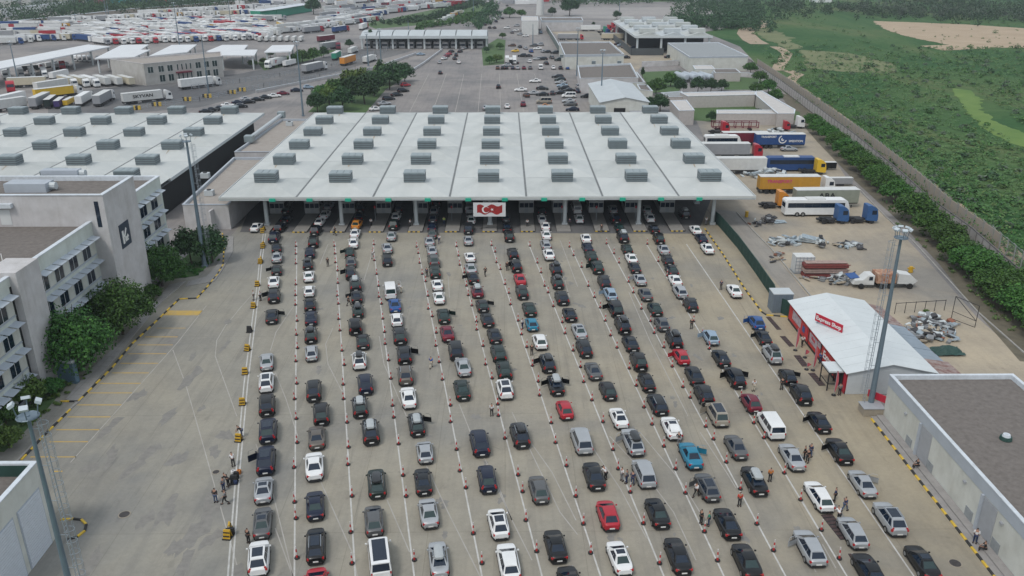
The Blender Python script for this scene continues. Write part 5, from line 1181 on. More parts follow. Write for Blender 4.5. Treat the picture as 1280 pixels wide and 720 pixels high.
for a, b in zip(wl[:-1], wl[1:]):
    for p, q, l, rz in seg(a, b, 3.6):
        if len(sw.children) < 140: link('wall_panel', wallpanel(l), sw, p-wl[0], rz)
    nrm = Vector((-(b-a).y, (b-a).x, 0)).normalized()*-4.2
    if nrm.x < 0: nrm = -nrm
    for p, q, l, rz in seg(a, b, 3.6):
        pp = p+nrm-wl[0]; link('fence_post', POSTM, fn, pp, rz)
        if p.y > 148:
            if ('s', round(l,1)) not in PM_:
                mb = MB(); mb.box(.1, l-.1, -.04, .04, 0, 2.85); PM_[('s', round(l,1))] = mb.mesh('fence_panel', PINKP)
            link('fence_panel', PM_[('s', round(l,1))], fn, pp, rz); continue
        key = ('m', round(l, 1))
        if key not in PM_:
            mb = MB()
            for z in np.arange(.15, 3.0, .26): mb.box(0, l, -.008, .008, z, z+.016)
            for x in np.arange(.2, l, .3): mb.box(x, x+.014, -.006, .006, 0, 2.95)
            mb.box(0, l, -.03, .03, 2.93, 3.0); PM_[key] = mb.mesh('mesh_panel', WIRE)
        o = link('mesh_panel', PM_[key], fn, pp, rz)
# ================================================================ foliage
LEAF = leafmat('leaf_green', (.024,.074,.018), (.068,.165,.031)); LEAFD = leafmat('leaf_dark', (.018,.05,.020), (.042,.10,.034)); LEAFL = leafmat('leaf_light', (.05,.10,.02), (.12,.19,.045))
LEAFG = leafmat('leaf_grey_green', (.045,.075,.05), (.12,.15,.11)); LEAFH = leafmat('hedge_leaf', (.022,.068,.015), (.070,.160,.028)); LEAFY = leafmat('scrub_leaf', (.05,.11,.03), (.14,.20,.06)); LEAFS = leafmat('bush_leaf', (.035,.11,.03), (.08,.20,.05)); LEAFT = leafmat('tuft_leaf', (.06,.14,.045), (.13,.22,.07)); BARK = mat('bark', (.07,.055,.04), rough=.9, var=.25, scale=3)
def leaves(cent, rad, per, size, squash=.8, shell=.55, r=None, up=.35):
    "cent (n,3), rad (n,) -> quads spread through each clump's volume, denser near its surface"
    r = r or rng; n = len(cent); N = n*per
    d = r.normal(size=(N,3)); d /= np.linalg.norm(d, axis=1)[:,None]
    rr = (shell+(1-shell)*r.random(N))**1.0; R = np.repeat(rad, per); c = np.repeat(cent, per, axis=0)
    pos = c+d*(rr*R)[:,None]*np.array([1,1,squash])
    nrm = d*.7+r.normal(size=(N,3))*.55+np.array([0,0,up]); nrm /= np.linalg.norm(nrm, axis=1)[:,None]
    t = np.cross(nrm, r.normal(size=(N,3))); t /= np.linalg.norm(t, axis=1)[:,None]; b = np.cross(nrm, t)
    s = (size if np.isscalar(size) else np.repeat(size, per))*(.6+.8*r.random(N)); s = s[:,None]
    V = np.stack([pos-t*s-b*s*.6, pos+t*s-b*s*.5, pos+t*s*.8+b*s*.6, pos-t*s*.9+b*s*.5], axis=1).reshape(-1,3)
    return V, np.arange(N*4).reshape(-1,4)
def crown_mesh(name, R, Hh, z0, nc, per, size, seed, m, cone=0.0):
    r = np.random.default_rng(seed); d = r.normal(size=(nc,3)); d /= np.linalg.norm(d, axis=1)[:,None]; d[:,2] = np.abs(d[:,2])*1.0-.35*r.random(nc)
    k = r.random(nc)**.45
    c = d*k[:,None]*np.array([R*.78, R*.78, Hh*.42]); c[:,2] += z0+Hh*.42
    if cone: f = 1-cone*np.clip((c[:,2]-z0)/Hh, 0, 1); c[:,0] *= f; c[:,1] *= f
    rad = R*(.20+.20*r.random(nc))
    V, Fq = leaves(c, rad, per, size, .8, .5, r); V[:,2] = np.maximum(V[:,2], .15)
    return nmesh(name, V, Fq, m)
def trunk_mesh(R, Hh, z0, seed, r0=.22):
    random.seed(seed); mb = MB(); top = (random.uniform(-.3,.3), random.uniform(-.3,.3), z0+Hh*.35)
    mb.tube((0,0,0), top, r0, r0*.6, n=8)
    for k in range(6):
        a = k*1.05+random.random(); e = (math.cos(a)*R*.55, math.sin(a)*R*.55, z0+Hh*(.45+.3*random.random())); mb.tube(top, e, r0*.45, r0*.12, n=6)
    mb.tube(top, (top[0],top[1],z0+Hh*.85), r0*.5, r0*.1, n=6)
    return mb.mesh('trunk', BARK, True)
TV = {}
def tree_variant(kind, k):
    key = (kind, k)
    if key in TV: return TV[key]
    sd = hash(kind) % 100 if False else sum(map(ord, kind))+k*17
    if kind == 'big': c = crown_mesh('crown', 5.0, 8.4, -.6, 150, 110, .135, sd, LEAF); t = trunk_mesh(5, 6.6, 1.6, sd)
    elif kind == 'mid': c = crown_mesh('crown', 5.0, 7.5, .3, 60, 50, .30, sd, LEAF); t = trunk_mesh(5, 7.5, 1.2, sd)
    elif kind == 'dark': c = crown_mesh('crown', 5.0, 8.8, .2, 65, 50, .27, sd, LEAFD, .35); t = trunk_mesh(4, 8, 1.2, sd)
    elif kind == 'light': c = crown_mesh('crown', 5.0, 7.2, .3, 55, 50, .30, sd, LEAFL); t = trunk_mesh(4, 7, 1.2, sd)
    elif kind == 'hedge': c = crown_mesh('crown', 5.0, 9.0, .0, 100, 80, .21, sd, LEAFH); t = trunk_mesh(4, 5, .6, sd, .18)
    elif kind == 'cone': c = crown_mesh('crown', 3.2, 12, .5, 45, 40, .28, sd, LEAFD, .8); t = trunk_mesh(2, 11, 1, sd)
    elif kind == 'grey': c = crown_mesh('crown', 5.0, 6.5, .4, 40, 40, .30, sd, LEAFG); t = trunk_mesh(4, 5, .6, sd)
    TV[key] = (c, t); return TV[key]
def tree(kind, u, v, wpx, label, group=None, hs=1.0, name='tree', cat='tree'):
    p = G(u, v); d = (p-CAMP).dot(FW); w = wpx*d/F; s = w/(10.0 if kind != 'cone' else 6.4)
    c, t = tree_variant(kind, random.randrange(3))
    o = thing(name, label, cat, (p.x, p.y, 0), random.uniform(0, 6.28), group); o.scale = (s, s, s*hs)
    link('crown', c, o); link('trunk', t, o); return o
random.seed(11)
for a in [('big',98,462,106,'nearest large green tree before the office facade'),('big',154,418,90,'second large green tree in front of the office awnings'),('big',203,358,72,'leafy light green tree in front of the stair tower'),
          ('dark',240,332,54,'dark dense tree left of the tall mast foot'),('dark',266,328,50,'dark dense tree right of the tall mast foot'),('dark',255,318,40,'dark tree behind the tall mast'),('mid',66,492,34,'low blue-green bush beside the display board'),
          ('light',38,505,50,'yellow-green bush behind the near mast lamps'),('light',12,560,42,'light green bush at the left edge by the garage'),('mid',8,530,50,'dark green bush at the left edge'),('mid',188,374,34,'small tree between the two nearer large trees and the tower')]:
    tree(*a, 'trees in front of the office building', 1.18 if a[0] != 'mid' else .85)
# hedge row of round trees on the right
hl = [(1014,160,21),(1024,168,22),(1034,176,23),(1045,186,25),(1056,196,26),(1066,205,28),(1077,214,29),(1087,223,30),(1097,232,31),(1107,241,32),(1118,253,34),(1140,276,42),(1163,296,38),(1182,308,38),(1196,328,42),(1211,341,44),(1228,352,44),(1243,370,46),(1258,382,46),(1276,395,48),(1296,412,50),(1312,430,50),(1240,352,36),(1262,366,38)]
for i, (u, v, w) in enumerate(hl): tree('hedge', u, v, w*1.36, 'round clipped tree, '+ordn(i+1)+' from the far end of the row along the wall', 'row of round trees along the security wall', .85)
BT = [('dark',397,140,24),('light',412,134,28),('dark',428,138,28),('dark',440,128,30),('light',446,112,30),('dark',456,130,34),('dark',468,120,30),('light',480,104,26),('dark',487,112,30),('dark',498,106,26),('dark',506,102,22),('mid',404,128,22),('cone',476,108,14),('mid',418,122,24)]
for i, a in enumerate(BT): tree(a[0], a[1], a[2], a[3]*1.4, ('dark','light','mid','cone')[0] and {'dark':'dark','light':'bright green','mid':'mid green','cone':'slim conical'}[a[0]]+' tree, '+ordn(i+1)+' in the clump left behind the canopy', 'trees in the clump behind the canopy')
MT = [('dark',392,18,26,'big round dark tree in the far lorry park'),('cone',464,60,15,'tall dark tree at the left end of the distant toll canopy'),('dark',437,60,14,'small dark tree left of the distant toll canopy'),('mid',378,78,22,'bushy tree in the garden beyond the lorry road, left'),('mid',392,76,22,'bushy tree in the garden beyond the lorry road, middle'),
 ('dark',405,72,18,'dark tree in the garden beyond the lorry road, right'),('mid',368,80,18,'low tree at the garden corner'),('light',316,84,14,'small light tree beside the white customs sheds'),('light',329,80,11,'tiny light tree right of the white sheds'),('dark',338,72,14,'dark bush under the white shed roof'),
 ('mid',612,80,14,'dark tree lowest of the strip beside the car pound'),('light',621,78,16,'bright green tree in the strip beside the car pound'),('mid',625,62,12,'bushy tree in the strip beside the car pound'),('mid',628,48,10,'small tree at the top of the strip by the car pound'),('dark',608,66,10,'slim dark tree in the strip'),
 ('dark',690,20,14,'dark tree left of the far broad tree'),('dark',712,20,32,'broad dark tree behind the flat customs shed'),('dark',771,24,14,'round tree beside the far metal hall'),('mid',637,22,18,'tree beside the motorway near the white tower'),('mid',652,22,14,'small tree near the white tower'),('dark',742,32,6,'tiny dark tree by the red lorries'),
 ('mid',820,118,28,'green tree in the lawn behind the gabled hall, left'),('mid',838,108,24,'green tree in the lawn behind the gabled hall, right'),('dark',825,140,30,'dark tree right of the gabled hall'),('dark',812,136,20,'dark tree against the gabled hall wall'),('cone',803,99,9,'slim cypress by the walled yard gate'),
 ('dark',850,116,22,'dark tree left of the tank row'),('dark',872,116,26,'dark tree in front of the tanks, left'),('dark',888,116,24,'dark tree in front of the tanks, right'),('dark',902,114,20,'dark tree at the right end of the tanks'),('dark',866,84,16,'tree behind the grey flat warehouse corner'),('dark',899,84,18,'dark tree by the grey warehouse wall, left'),('mid',918,84,15,'green tree by the grey warehouse wall, middle'),('light',928,86,14,'light tree by the grey warehouse wall, right'),
 ('mid',938,92,20,'tree at the field edge beyond the grey warehouse'),('mid',950,104,22,'second tree at the field edge beyond the warehouse'),('mid',960,116,24,'third tree at the field edge beyond the warehouse'),('mid',968,128,24,'tree between the low U-shaped block and the wall'),('mid',944,118,20,'bush behind the low U-shaped block'),
 ('dark',889,152,17,'round tree before the low block, leftmost'),('dark',909,148,13,'round tree before the low block, second'),('dark',930,150,17,'round tree before the low block, third'),('dark',947,146,14,'round tree before the low block, fourth'),('dark',960,150,15,'round tree before the low block, rightmost'),('dark',918,133,8,'small conifer in the courtyard of the low block')]
for a in MT: tree(*a)
# far tree masses
def mass(name, pxs, n, size, m, label, per=44, leaf=.55, wid=14):
    pts = [G(*p) for p in pxs]; Ls = [(b-a).length for a, b in zip(pts[:-1], pts[1:])]; tot = sum(Ls); cs = []; rd = []
    for i in range(n):
        t = random.random()*tot; k = 0
        while t > Ls[k] and k < len(Ls)-1: t -= Ls[k]; k += 1
        p = pts[k].lerp(pts[k+1], t/Ls[k]); r = size*random.uniform(.6,1.3); cs.append((p.x+random.gauss(0, wid*.35), p.y+random.gauss(0, wid*.9), r*random.uniform(.4,1.1))); rd.append(r)
    V, Fq = leaves(np.array(cs), np.array(rd), per, leaf, .9, .5); V[:,2] = np.maximum(V[:,2], .1)
    o = link(name, nmesh(name, V, Fq, m)); stuff(name, o, label, 'trees'); return o
mass('treeline', [(-120,37),(0,28),(80,21),(160,14.5),(230,9.5),(320,1.5),(380,-2)], 460, 6.5, LEAFD, 'dark belt of trees behind the far lorry park', wid=26)
mass('treeline', [(-60,16),(40,12),(110,6)], 90, 5, LEAFD, 'loose trees among the far left roofs', wid=50)
mass('treeline', [(100,14),(150,12),(200,3),(260,0)], 120, 7, LEAFD, 'dark wood in front of the turquoise roofs', wid=60)
mass('hedge_belt', [(472,31),(500,29),(540,24),(560,17),(585,8),(598,3)], 230, 2.3, LEAFD, 'green belt between lorry park and motorway', wid=8)
mass('hedge_belt', [(520,36),(545,33),(570,29),(590,20)], 90, 2.2, LEAF, 'shrubs above the distant toll canopy', wid=10)
mass('hedge_belt', [(590,36),(602,30),(612,22),(614,12),(606,5)], 90, 2.6, LEAFD, 'shrub belt right of the motorway bend', wid=12)
mass('treeline', [(700,6),(760,4),(850,1),(900,-4)], 120, 5, LEAFD, 'thin tree line behind the far empty yard', wid=30)
mass('treeline', [(846,29),(862,30),(880,32),(900,31),(920,33),(940,30)], 150, 4.6, LEAFD, 'dark wood right of the far metal hall', per=90, wid=22)
mass('treeline', [(880,18),(900,10),(925,14),(945,22)], 130, 5, LEAFD, 'tall dark wood behind the far yard corner', per=90, wid=34)
mass('treeline', [(930,6),(985,10),(1050,12),(1120,16),(1200,20),(1300,24),(1400,26)], 420, 4, LEAFD, 'dark line of trees along the far edge of the field', wid=60)
mass('treeline', [(1110,3),(1180,6),(1240,12),(1330,14)], 200, 5.5, LEAFD, 'taller far trees at the upper right', wid=60)
mass('treeline', [(1060,14),(1120,18),(1180,21),(1290,25)], 70, 6, LEAFG, 'pale grey-green bushes below the far trees', wid=20)
# field scrub
def scrub(name, n, m, label, size, per, leaf, box, seed, far=False):
    r = np.random.default_rng(seed); pts = []; rd = []
    while len(pts) < n:
        u = r.uniform(*box[0]); v = r.uniform(*box[1]); 
        # right of the wall and track only
        lim = 935+ (v-70)*1.18 if v < 110 else 985+(v-110)*1.075
        if u < lim+18: continue
        if 1085 < u and 24 < v < 62 and v > 24+(u-1091)*.06: 
            if r.random() < .93 and v < 58: continue
        p = G(u, v); q = math.sin(p.x*.035+1.3)*math.sin(p.y*.021)+math.sin(p.x*.011-p.y*.017)
        if q < r.uniform(-1.6,.9): continue
        if 1188 < u < 1290 and 108 < v < 185 and abs(v-(110+(u-1195)*.75)) < 16: continue
        k = size*r.uniform(.4,1.25)*(1+max(0,(120-v))/260); pts.append((p.x, p.y, k*.35)); rd.append(k)
    V, Fq = leaves(np.array(pts), np.array(rd), per, np.array(rd)*.13+leaf, .62, .45, r, 1.3); V[:,2] = np.maximum(V[:,2], .05)
    o = link(name, nmesh(name, V, Fq, m)); stuff(name, o, label, 'scrub'); return o
scrub('field_scrub', 600, LEAFS, 'green bushes scattered over the field beyond the wall', 1.5, 44, .11, ((940,1500),(20,420)), 5)
scrub('field_scrub', 5200, LEAFT, 'low tufts of lighter grass all over the field', .75, 16, .10, ((940,1500),(24,420)), 16)
scrub('field_scrub', 900, LEAFY, 'yellow-green weeds and bushes over the field', .95, 26, .09, ((940,1500),(24,420)), 6)
scrub('field_scrub', 220, LEAFG, 'grey-green bushes in the field', 1.3, 40, .10, ((960,1500),(60,300)), 7)
scrub('field_scrub', 60, LEAFD, 'dark bushes in the field', 1.8, 44, .12, ((940,1500),(18,420)), 8)
def strip_scrub(pxs, n, size, m, seed, label, wid=3):
    r = np.random.default_rng(seed); pts = [G(*p) for p in pxs]; cs = []; rd = []
    for i in range(n):
        k = r.integers(len(pts)-1); p = pts[k].lerp(pts[k+1], r.random()); s = size*r.uniform(.5,1.4); cs.append((p.x+r.normal()*wid, p.y+r.normal()*wid, s*.4)); rd.append(s)
    V, Fq = leaves(np.array(cs), np.array(rd), 26, .14, .7, .5, r); V[:,2] = np.maximum(V[:,2], .04); o = link('field_scrub', nmesh('field_scrub', V, Fq, m)); stuff('field_scrub', o, label, 'scrub')
strip_scrub([(1000,100),(1040,128),(1090,165),(1140,205),(1185,240),(1240,285),(1290,330),(1340,370)], 420, 2.0, LEAF, 9, 'dense bushes along the track behind the mesh fence', 5)
strip_scrub([(1130,262),(1170,300),(1210,335),(1250,370),(1290,410)], 140, .5, LEAFY, 10, 'low weeds under the row of round trees', 2.0)
strip_scrub([(30,530),(60,500),(85,470)], 60, .35, LEAFL, 12, 'low plants in the office lawn', 1.2)
strip_scrub([(205,348),(235,340),(262,325)], 60, .35, LEAF, 13, 'low plants round the mast', 1.0)
# ================================================================ lorries, coaches, tractors (front towards +X)
def paint(c):
    return PAINT[c] if c in PAINT else mat('paint_'+c.replace(' ', '_'), {'yellow ochre':(.50,.26,.03),'grey green':(.26,.28,.23),'trailer blue':(.015,.06,.20),'off white':(.60,.61,.60),'cream':(.55,.50,.38),'mid grey':(.30,.31,.33),'cab blue':(.03,.10,.26),'green':(.02,.25,.16),'pink':(.55,.05,.18),'purple':(.05,.03,.14)}[c], rough=.5, var=.07, scale=1)
TR = {}
def truck_meshes():
    mb = MB(); mb.box(-13.6,0,-1.25,1.25,1.15,3.95)
    for k in range(9): x = -13.4+k*1.62; mb.box(x,x+.08,-1.28,-1.25,1.2,3.9); mb.box(x,x+.08,1.25,1.28,1.2,3.9)
    TR['box'] = mb.mesh('cargo_box', paint('white'))
    mb = MB(); mb.box(-13.62,.02,-1.29,1.29,3.95,4.03); TR['top'] = mb.mesh('roof_sheet', paint('off white'))
    mb = MB(); mb.box(-13.4,0,-.9,.9,.85,1.13); mb.box(-13.6,-13.4,-1.2,1.2,.5,1.1)
    for x in (-11.9,-10.6,-9.3):
        for s in (-1,1): mb.tube((x,s*.85,.5),(x,s*1.2,.5), .5, n=12)
    mb.box(-7.5,-4,-1.2,-1.1,.4,1.0); TR['gear'] = mb.mesh('trailer_gear', BLKP)
    mb = MB(); prof = [(.2,.75),(2.35,.55),(2.5,.9),(2.45,1.9),(2.2,3.0),(1.7,3.45),(.9,3.75),(.2,3.75)]
    mb.loft([[(x,-1.2,z) for x, z in prof], [(x,1.2,z) for x, z in prof]]); TR['cab'] = mb.mesh('cab', paint('white'))
    mb = MB(); mb.quad((2.46,-1.05,1.95),(2.46,1.05,1.95),(2.24,1.0,2.85),(2.24,-1.0,2.85)); TR['wind'] = mb.mesh('windscreen', GLASS)
    mb = MB()
    for s in (-1,1): mb.box(1.15,2.1,min(s*1.19,s*1.22),max(s*1.19,s*1.22),1.95,2.8)
    TR['side'] = mb.mesh('side_window', GLASS)
    mb = MB(); mb.box(-3.6,1.9,-.45,.45,.6,.95); mb.box(-1.8,-.3,-1.15,-.5,.4,.95); mb.box(-1.8,-.3,.5,1.15,.4,.95); mb.tube((-2.4,0,1.0),(-2.4,0,1.15), .55, n=10)
    for x in (-2.4,1.35):
        for s in (-1,1): mb.tube((x,s*.75,.5),(x,s*1.18,.5), .5, n=12)
    TR['chas'] = mb.mesh('chassis', BLKP)
truck_meshes()
def lorry(px, rz, box, cab, label, group=None, name='lorry', cat='lorry', s=1.0, trailer=True, tractor=True, off=True, world=None):
    "px: picture point of the ground below the trailer's middle"
    p = Vector(world) if world is not None else G(*px); d = Vector((math.cos(rz), math.sin(rz), 0))
    base = p+d*((6.8*s) if trailer else 1.0)
    o = thing(name, label, cat, (base.x, base.y, -.03), rz, group)
    if s != 1.0: o.scale = (s,s,s)
    if trailer:
        link('cargo_box', TR['box'], o, m=paint(box)); link('roof_sheet', TR['top'], o, m=paint('off white') if box != 'white' else paint('white')); link('trailer_gear', TR['gear'], o)
    if tractor and cab:
        x = 1.0 if trailer else 0
        link('cab', TR['cab'], o, (x,0,0), m=paint(cab)); link('windscreen', TR['wind'], o, (x,0,0)); link('side_window', TR['side'], o, (x,0,0)); link('chassis', TR['chas'], o, (x,0,0))
    return o
def coach(px, rz, col, label, L=12.5, stripe=None):
    p = G(*px); o = thing('coach', label, 'coach', (p.x, p.y, -.03), rz); h = L/2
    prof = [(-h,.5),(h-.1,.4),(h,1.0),(h-.12,2.2),(h-.6,3.3),(h-1.2,3.55),(-h+.3,3.55),(-h,3.2)]
    mb = MB(); mb.loft([[(x,-1.25,z) for x, z in prof], [(x,1.25,z) for x, z in prof]]); part('body', mb, paint(col), o)
    mb = MB(); n = 7
    for s in (-1,1):
        mb = MB()
        for k in range(n):
            x0 = -h+.5+k*(L-1.6)/n; mb.box(x0, x0+(L-1.6)/n-.015, min(s*1.24,s*1.28), max(s*1.24,s*1.28), 1.95, 2.95)
        part('side_window', mb, GLASS, o)
    mb = MB(); mb.quad((h+.01,-1.1,1.1),(h+.01,1.1,1.1),(h-.5,1.05,3.2),(h-.5,-1.05,3.2)); part('windscreen', mb, GLASS, o)
    mb = MB(); mb.quad((-h-.01,1.0,1.9),(-h-.01,-1.0,1.9),(-h-.01,-1.0,2.9),(-h-.01,1.0,2.9)); part('rear_window', mb, GLASS, o)
    mb = MB(); mb.box(-2.2,1.6,-.9,.9,3.55,3.75); part('roof_unit', mb, paint('off white'), o)
    for x in (-h+2.6,-h+3.8,h-2.6):
        for s in (-1,1): mb = MB(); mb.m = 0; mb.tube((x,s*.95,.5),(x,s*1.27,.5), .5, n=12); mb.m = 1; mb.tube((x,s*.95,.5),(x,s*1.29,.5), .28, n=8); part('wheel', mb, [TYRE, RIM], o)
    mb = MB(); 
    for s in (-.85,.85): mb.cbox((h+.02,s,.8),(.06,.4,.25))
    part('headlight', mb, HEADL, o)
    for s in (-1,1): mb = MB(); mb.cbox((h+.1,s*1.45,2.3),(.15,.25,.6)); part('wing_mirror', mb, BLKP, o)
    return o
# right yard
t = lorry((973,184.5), .0, 'trailer blue', None, 'long blue curtain trailer with white lettering beside the burgundy one', tractor=False, name='trailer', cat='trailer')
text('TRANSPORT', t, (-10.2,-1.31,3.3), (math.pi/2,0,0), .75, LET); text('SPEDITION', t, (-2.6,-1.31,2.1), (math.pi/2,0,0), .8, LET)
mb = MB()
for i in range(14):
    a0, a1 = math.radians(110+i*17), math.radians(110+(i+1)*17); f = lambda a, r: (-6.3+r*math.cos(a), -1.30, 2.6+r*math.sin(a))
    mb.quad(f(a1,1.15), f(a0,1.15), f(a0,.85), f(a1,.85))
    mb.quad(f(a1,.42), f(a0,.42), f(a0,.12), f(a1,.12))
part('round_logo', mb, LET, t)
lorry((930,181.5), 0, 'burgundy', None, 'burgundy trailer touching the left end of the blue trailer', tractor=False, name='trailer', cat='trailer', s=.95)
coach((902,184.5), 0, 'white', 'white coach with black side windows nearest the canopy corner', 10)
lorry((903,197), 0, 'mid grey', 'red', 'grey trailer lorry with red cab beside the canopy edge')
t = lorry((921,216.5), 0, 'off white', None, 'plain white trailer partly behind the canopy corner', tractor=False, name='trailer', cat='trailer')
coach((985,213), math.pi, 'trailer blue', 'blue and white coach facing left beside the yellow lorry cab', 12.5)
lorry((1027,212), 0, 'black', None, 'black trailer just right of the blue coach', tractor=False, name='trailer', cat='trailer', s=.5)
lorry((1012,217), 0, None, 'yellow', 'yellow tractor cab in front of the blue coach', name='lorry_tractor', cat='lorry cab', trailer=False)
lorry((1046,232), 0, 'mid grey', None, 'short grey box body with white frame at the end of its row', tractor=False, name='trailer', cat='trailer', s=.5)
t = lorry((984,240.5), 0, 'yellow ochre', 'white', 'ochre yellow curtain trailer lorry with white cab')
text('TRANSPORT', t, (-9.2,-1.31,2.9), (math.pi/2,0,0), 1.0, paint('pink'))
t = lorry((1030,258), 0.03, 'grey green', None, 'grey-green trailer lettered ABA behind the white coach', tractor=False, name='trailer', cat='trailer'); text('ABA', t, (-7.0,-1.31,2.7), (math.pi/2,0,0), 1.6, mat('lettering_black', (.02,.02,.02), rough=.6, var=0), sx=1.2)
lorry((963,259), 0, None, 'orange', 'orange and red tractor cab beside the canopy corner', name='lorry_tractor', cat='lorry cab', trailer=False)
coach((1018,268.5), 0, 'white', 'long white coach with dark windows in the open yard', 13.4)
lorry((1036,278), 0, None, 'cab blue', 'left blue tractor cab with bonnet raised before the white coach', name='lorry_tractor', cat='lorry cab', trailer=False)
lorry((1072,277.5), 0, None, 'cab blue', 'right blue tractor cab beyond the coach front', name='lorry_tractor', cat='lorry cab', trailer=False)
lorry((990,160), 0, None, 'white', 'white tractor with blue back at the far end of the yard', name='lorry_tractor', cat='lorry cab', trailer=False)
lorry((974,163), 0, None, 'red', 'small red tractor behind the blue trailer', name='lorry_tractor', cat='lorry cab', trailer=False, s=.8)
lorry((896,167), 0, None, 'red', 'bright red tractor behind the left white coach', name='lorry_tractor', cat='lorry cab', trailer=False)
p = G(986,188.5); make_car('saloon', 'silver', '', (p.x, p.y, -.03), -math.pi/2, 'silver saloon parked under the side of the blue trailer', None)
# red car-transporter frame
o = thing('car_transporter', 'empty dark red car transporter frame at the back of the yard', 'trailer', G(918,163)); mb = MB()
for z in (.9,2.6): mb.box(-7,7,-1.2,-1.0,z,z+.2); mb.box(-7,7,1.0,1.2,z,z+.2)
for x in np.linspace(-7,6.8,7): mb.box(x,x+.2,-1.2,-1.0,0.9,2.7); mb.box(x,x+.2,1.0,1.2,.9,2.7); mb.box(x,x+.2,-1.1,1.1,.95,1.05)
part('frame', mb, PAINT['burgundy'], o)
mb = MB()
for x in (-5.5,-4.3,4.6):
    for s in (-1,1): mb.tube((x,s*.8,.45),(x,s*1.15,.45), .45, n=10)
part('wheels', mb, TYRE, o)
# wrecked tipper
o = thing('wrecked_lorry', 'wrecked lorry with rusty body and crumpled white-blue cab by the mast', 'lorry', G(1100,358)); mb = MB(); mb.box(-1.6,5.4,-.5,.5,.6,.9); part('chassis', mb, BLKP, o)
mb = MB(); mb.box(-1.2,1.9,-1.2,1.2,1.0,2.6)
for k in range(6): mb.box(-1.2+k*.6,-1.1+k*.6,-1.26,-1.2,1.0,2.6)
part('rusty_body', mb, mat('rust_orange', (.28,.10,.05), rough=.9, scale=1.5, col2=(.50,.34,.24)), o)
mb = MB(); mb.loft([[(2.2,-1.1,.9),(5.0,-.9,.7),(5.6,-.9,1.3),(4.4,-.9,2.3),(2.3,-1.1,2.6)],[(2.2,1.1,.9),(5.0,.9,.7),(5.6,.9,1.3),(4.4,.9,2.3),(2.3,1.1,2.6)]]); part('white_hopper', mb, paint('off white'), o)
mb = MB(); mb.loft([[(-1.6,-1.1,.7),(-1.6,-1.1,2.3),(-2.6,-1.0,2.3),(-3.4,-1.0,1.5),(-4.6,-.9,1.4),(-4.9,-.8,.7)],[(-1.6,1.1,.7),(-1.6,1.1,2.3),(-2.6,1.0,2.3),(-3.4,1.0,1.5),(-4.6,.9,1.4),(-4.9,.8,.7)]]); part('cab', mb, paint('off white'), o)
mb = MB(); mb.cbox((-4.6,.6,1.7),(1.8,1.5,.1),0.3,.25); part('bonnet', mb, PAINT['blue'], o); mb = MB(); mb.box(-2.5,-1.9,-1.12,-1.08,1.5,2.1); part('side_window', mb, GLASS, o)
for x in (-3.6,-.2,1.2,4.4): mb = MB(); mb.tube((x,-1.2,.45),(x,-.85,.45), .45, n=12); mb.tube((x,.85,.45),(x,1.2,.45), .45, n=12); part('wheel_pair', mb, TYRE, o)['kind'] = 'stuff'
# stacks and scrap
o = thing('white_tank', 'white cube tank in cage beside the rust-red stack', 'tank', G(1002,339)); mb = MB(); mb.box(-1.6,1.6,-1.1,1.1,.15,3.0); part('tank', mb, paint('off white'), o); mb = MB()
for k in range(5): z = .3+k*.62; mb.box(-1.65,1.65,-1.15,-1.1,z,z+.08)
for k in range(6): x = -1.6+k*.62; mb.box(x,x+.07,-1.16,-1.1,.1,3.0)
mb.box(-1.7,1.7,-1.2,1.2,0,.14); part('cage', mb, STEEL, o)
RDB = mat('rust_red_steel', (.20,.045,.04), rough=.7, var=.2, scale=1.5); RDP = mat('pale_rust_top', (.34,.25,.22), rough=.8, var=.2, scale=1.5)
o = thing('steel_stack', 'stack of rust-red steel troughs beside the white tank', 'steel stack', G(1030,345))
for j in range(3):
    mb = MB(); z = j*.85; mb.box(-3.7,3.7,-1.0+j*.1,1.0,z,z+.55); mb.box(-3.9,3.9,-1.1+j*.1,-1.0+j*.1,z+.5,z+.62); part('trough', mb, RDB if j != 1 else RDP, o)
mb = MB(); mb.box(-3.5,3.5,-.4,.9,2.4,2.5); part('top_sheet', mb, RDP, o)
SCR = [mat('scrap_'+n, c, rough=.7, var=.25, scale=2) for n, c in (('white',(.50,.54,.55)),('grey',(.22,.23,.24)),('dark',(.05,.05,.055)),('tan',(.36,.31,.24)),('blue_grey',(.30,.36,.40)),('rust',(.25,.10,.06)))]
def heap(u0, u1, v0, v1, n, smin, smax, ws, label, seed, zmax=1.2):
    r = random.Random(seed); c = G((u0+u1)/2, (v0+v1)/2); mb = MB()
    for i in range(n):
        t = (r.random()+r.random())/2; s_ = (r.random()+r.random())/2; q = G(u0+(u1-u0)*t, v0+(v1-v0)*s_); mb.m = r.choices(range(6), ws)[0]
        L, W2, T = r.uniform(smin, smax), r.uniform(smin*.5, smax*.6), r.uniform(.06, .5); k = 1-abs(t-.5)*2
        if r.random() < .2: a = Vector((q.x-c.x, q.y-c.y, r.uniform(.1, zmax*k+.2))); mb.tube(a, a+Vector((r.uniform(-L,L), r.uniform(-L,L), r.uniform(-.2,.3))), .12, n=7)
        else: mb.cbox((q.x-c.x, q.y-c.y, r.uniform(.1, zmax*k+.25)), (L, W2, T), r.uniform(0,3.1), r.uniform(-.35,.35), r.uniform(-.3,.3))
    o = tag(link('scrap_heap', mb.mesh('scrap_heap', SCR), None, (c.x, c.y, -.03)), label, 'scrap heap'); o['kind'] = 'stuff'; return o
heap(1130,1198,394,430,190,.4,1.5,(4,4,4,2,2,1),'wide heap of white and grey scrap behind the lean-to shed',1,.8)
heap(950,969,272,281,45,.5,1.4,(0,1,8,0,0,0),'small black heap of tyres and hoses below the canopy corner',2,1.0)
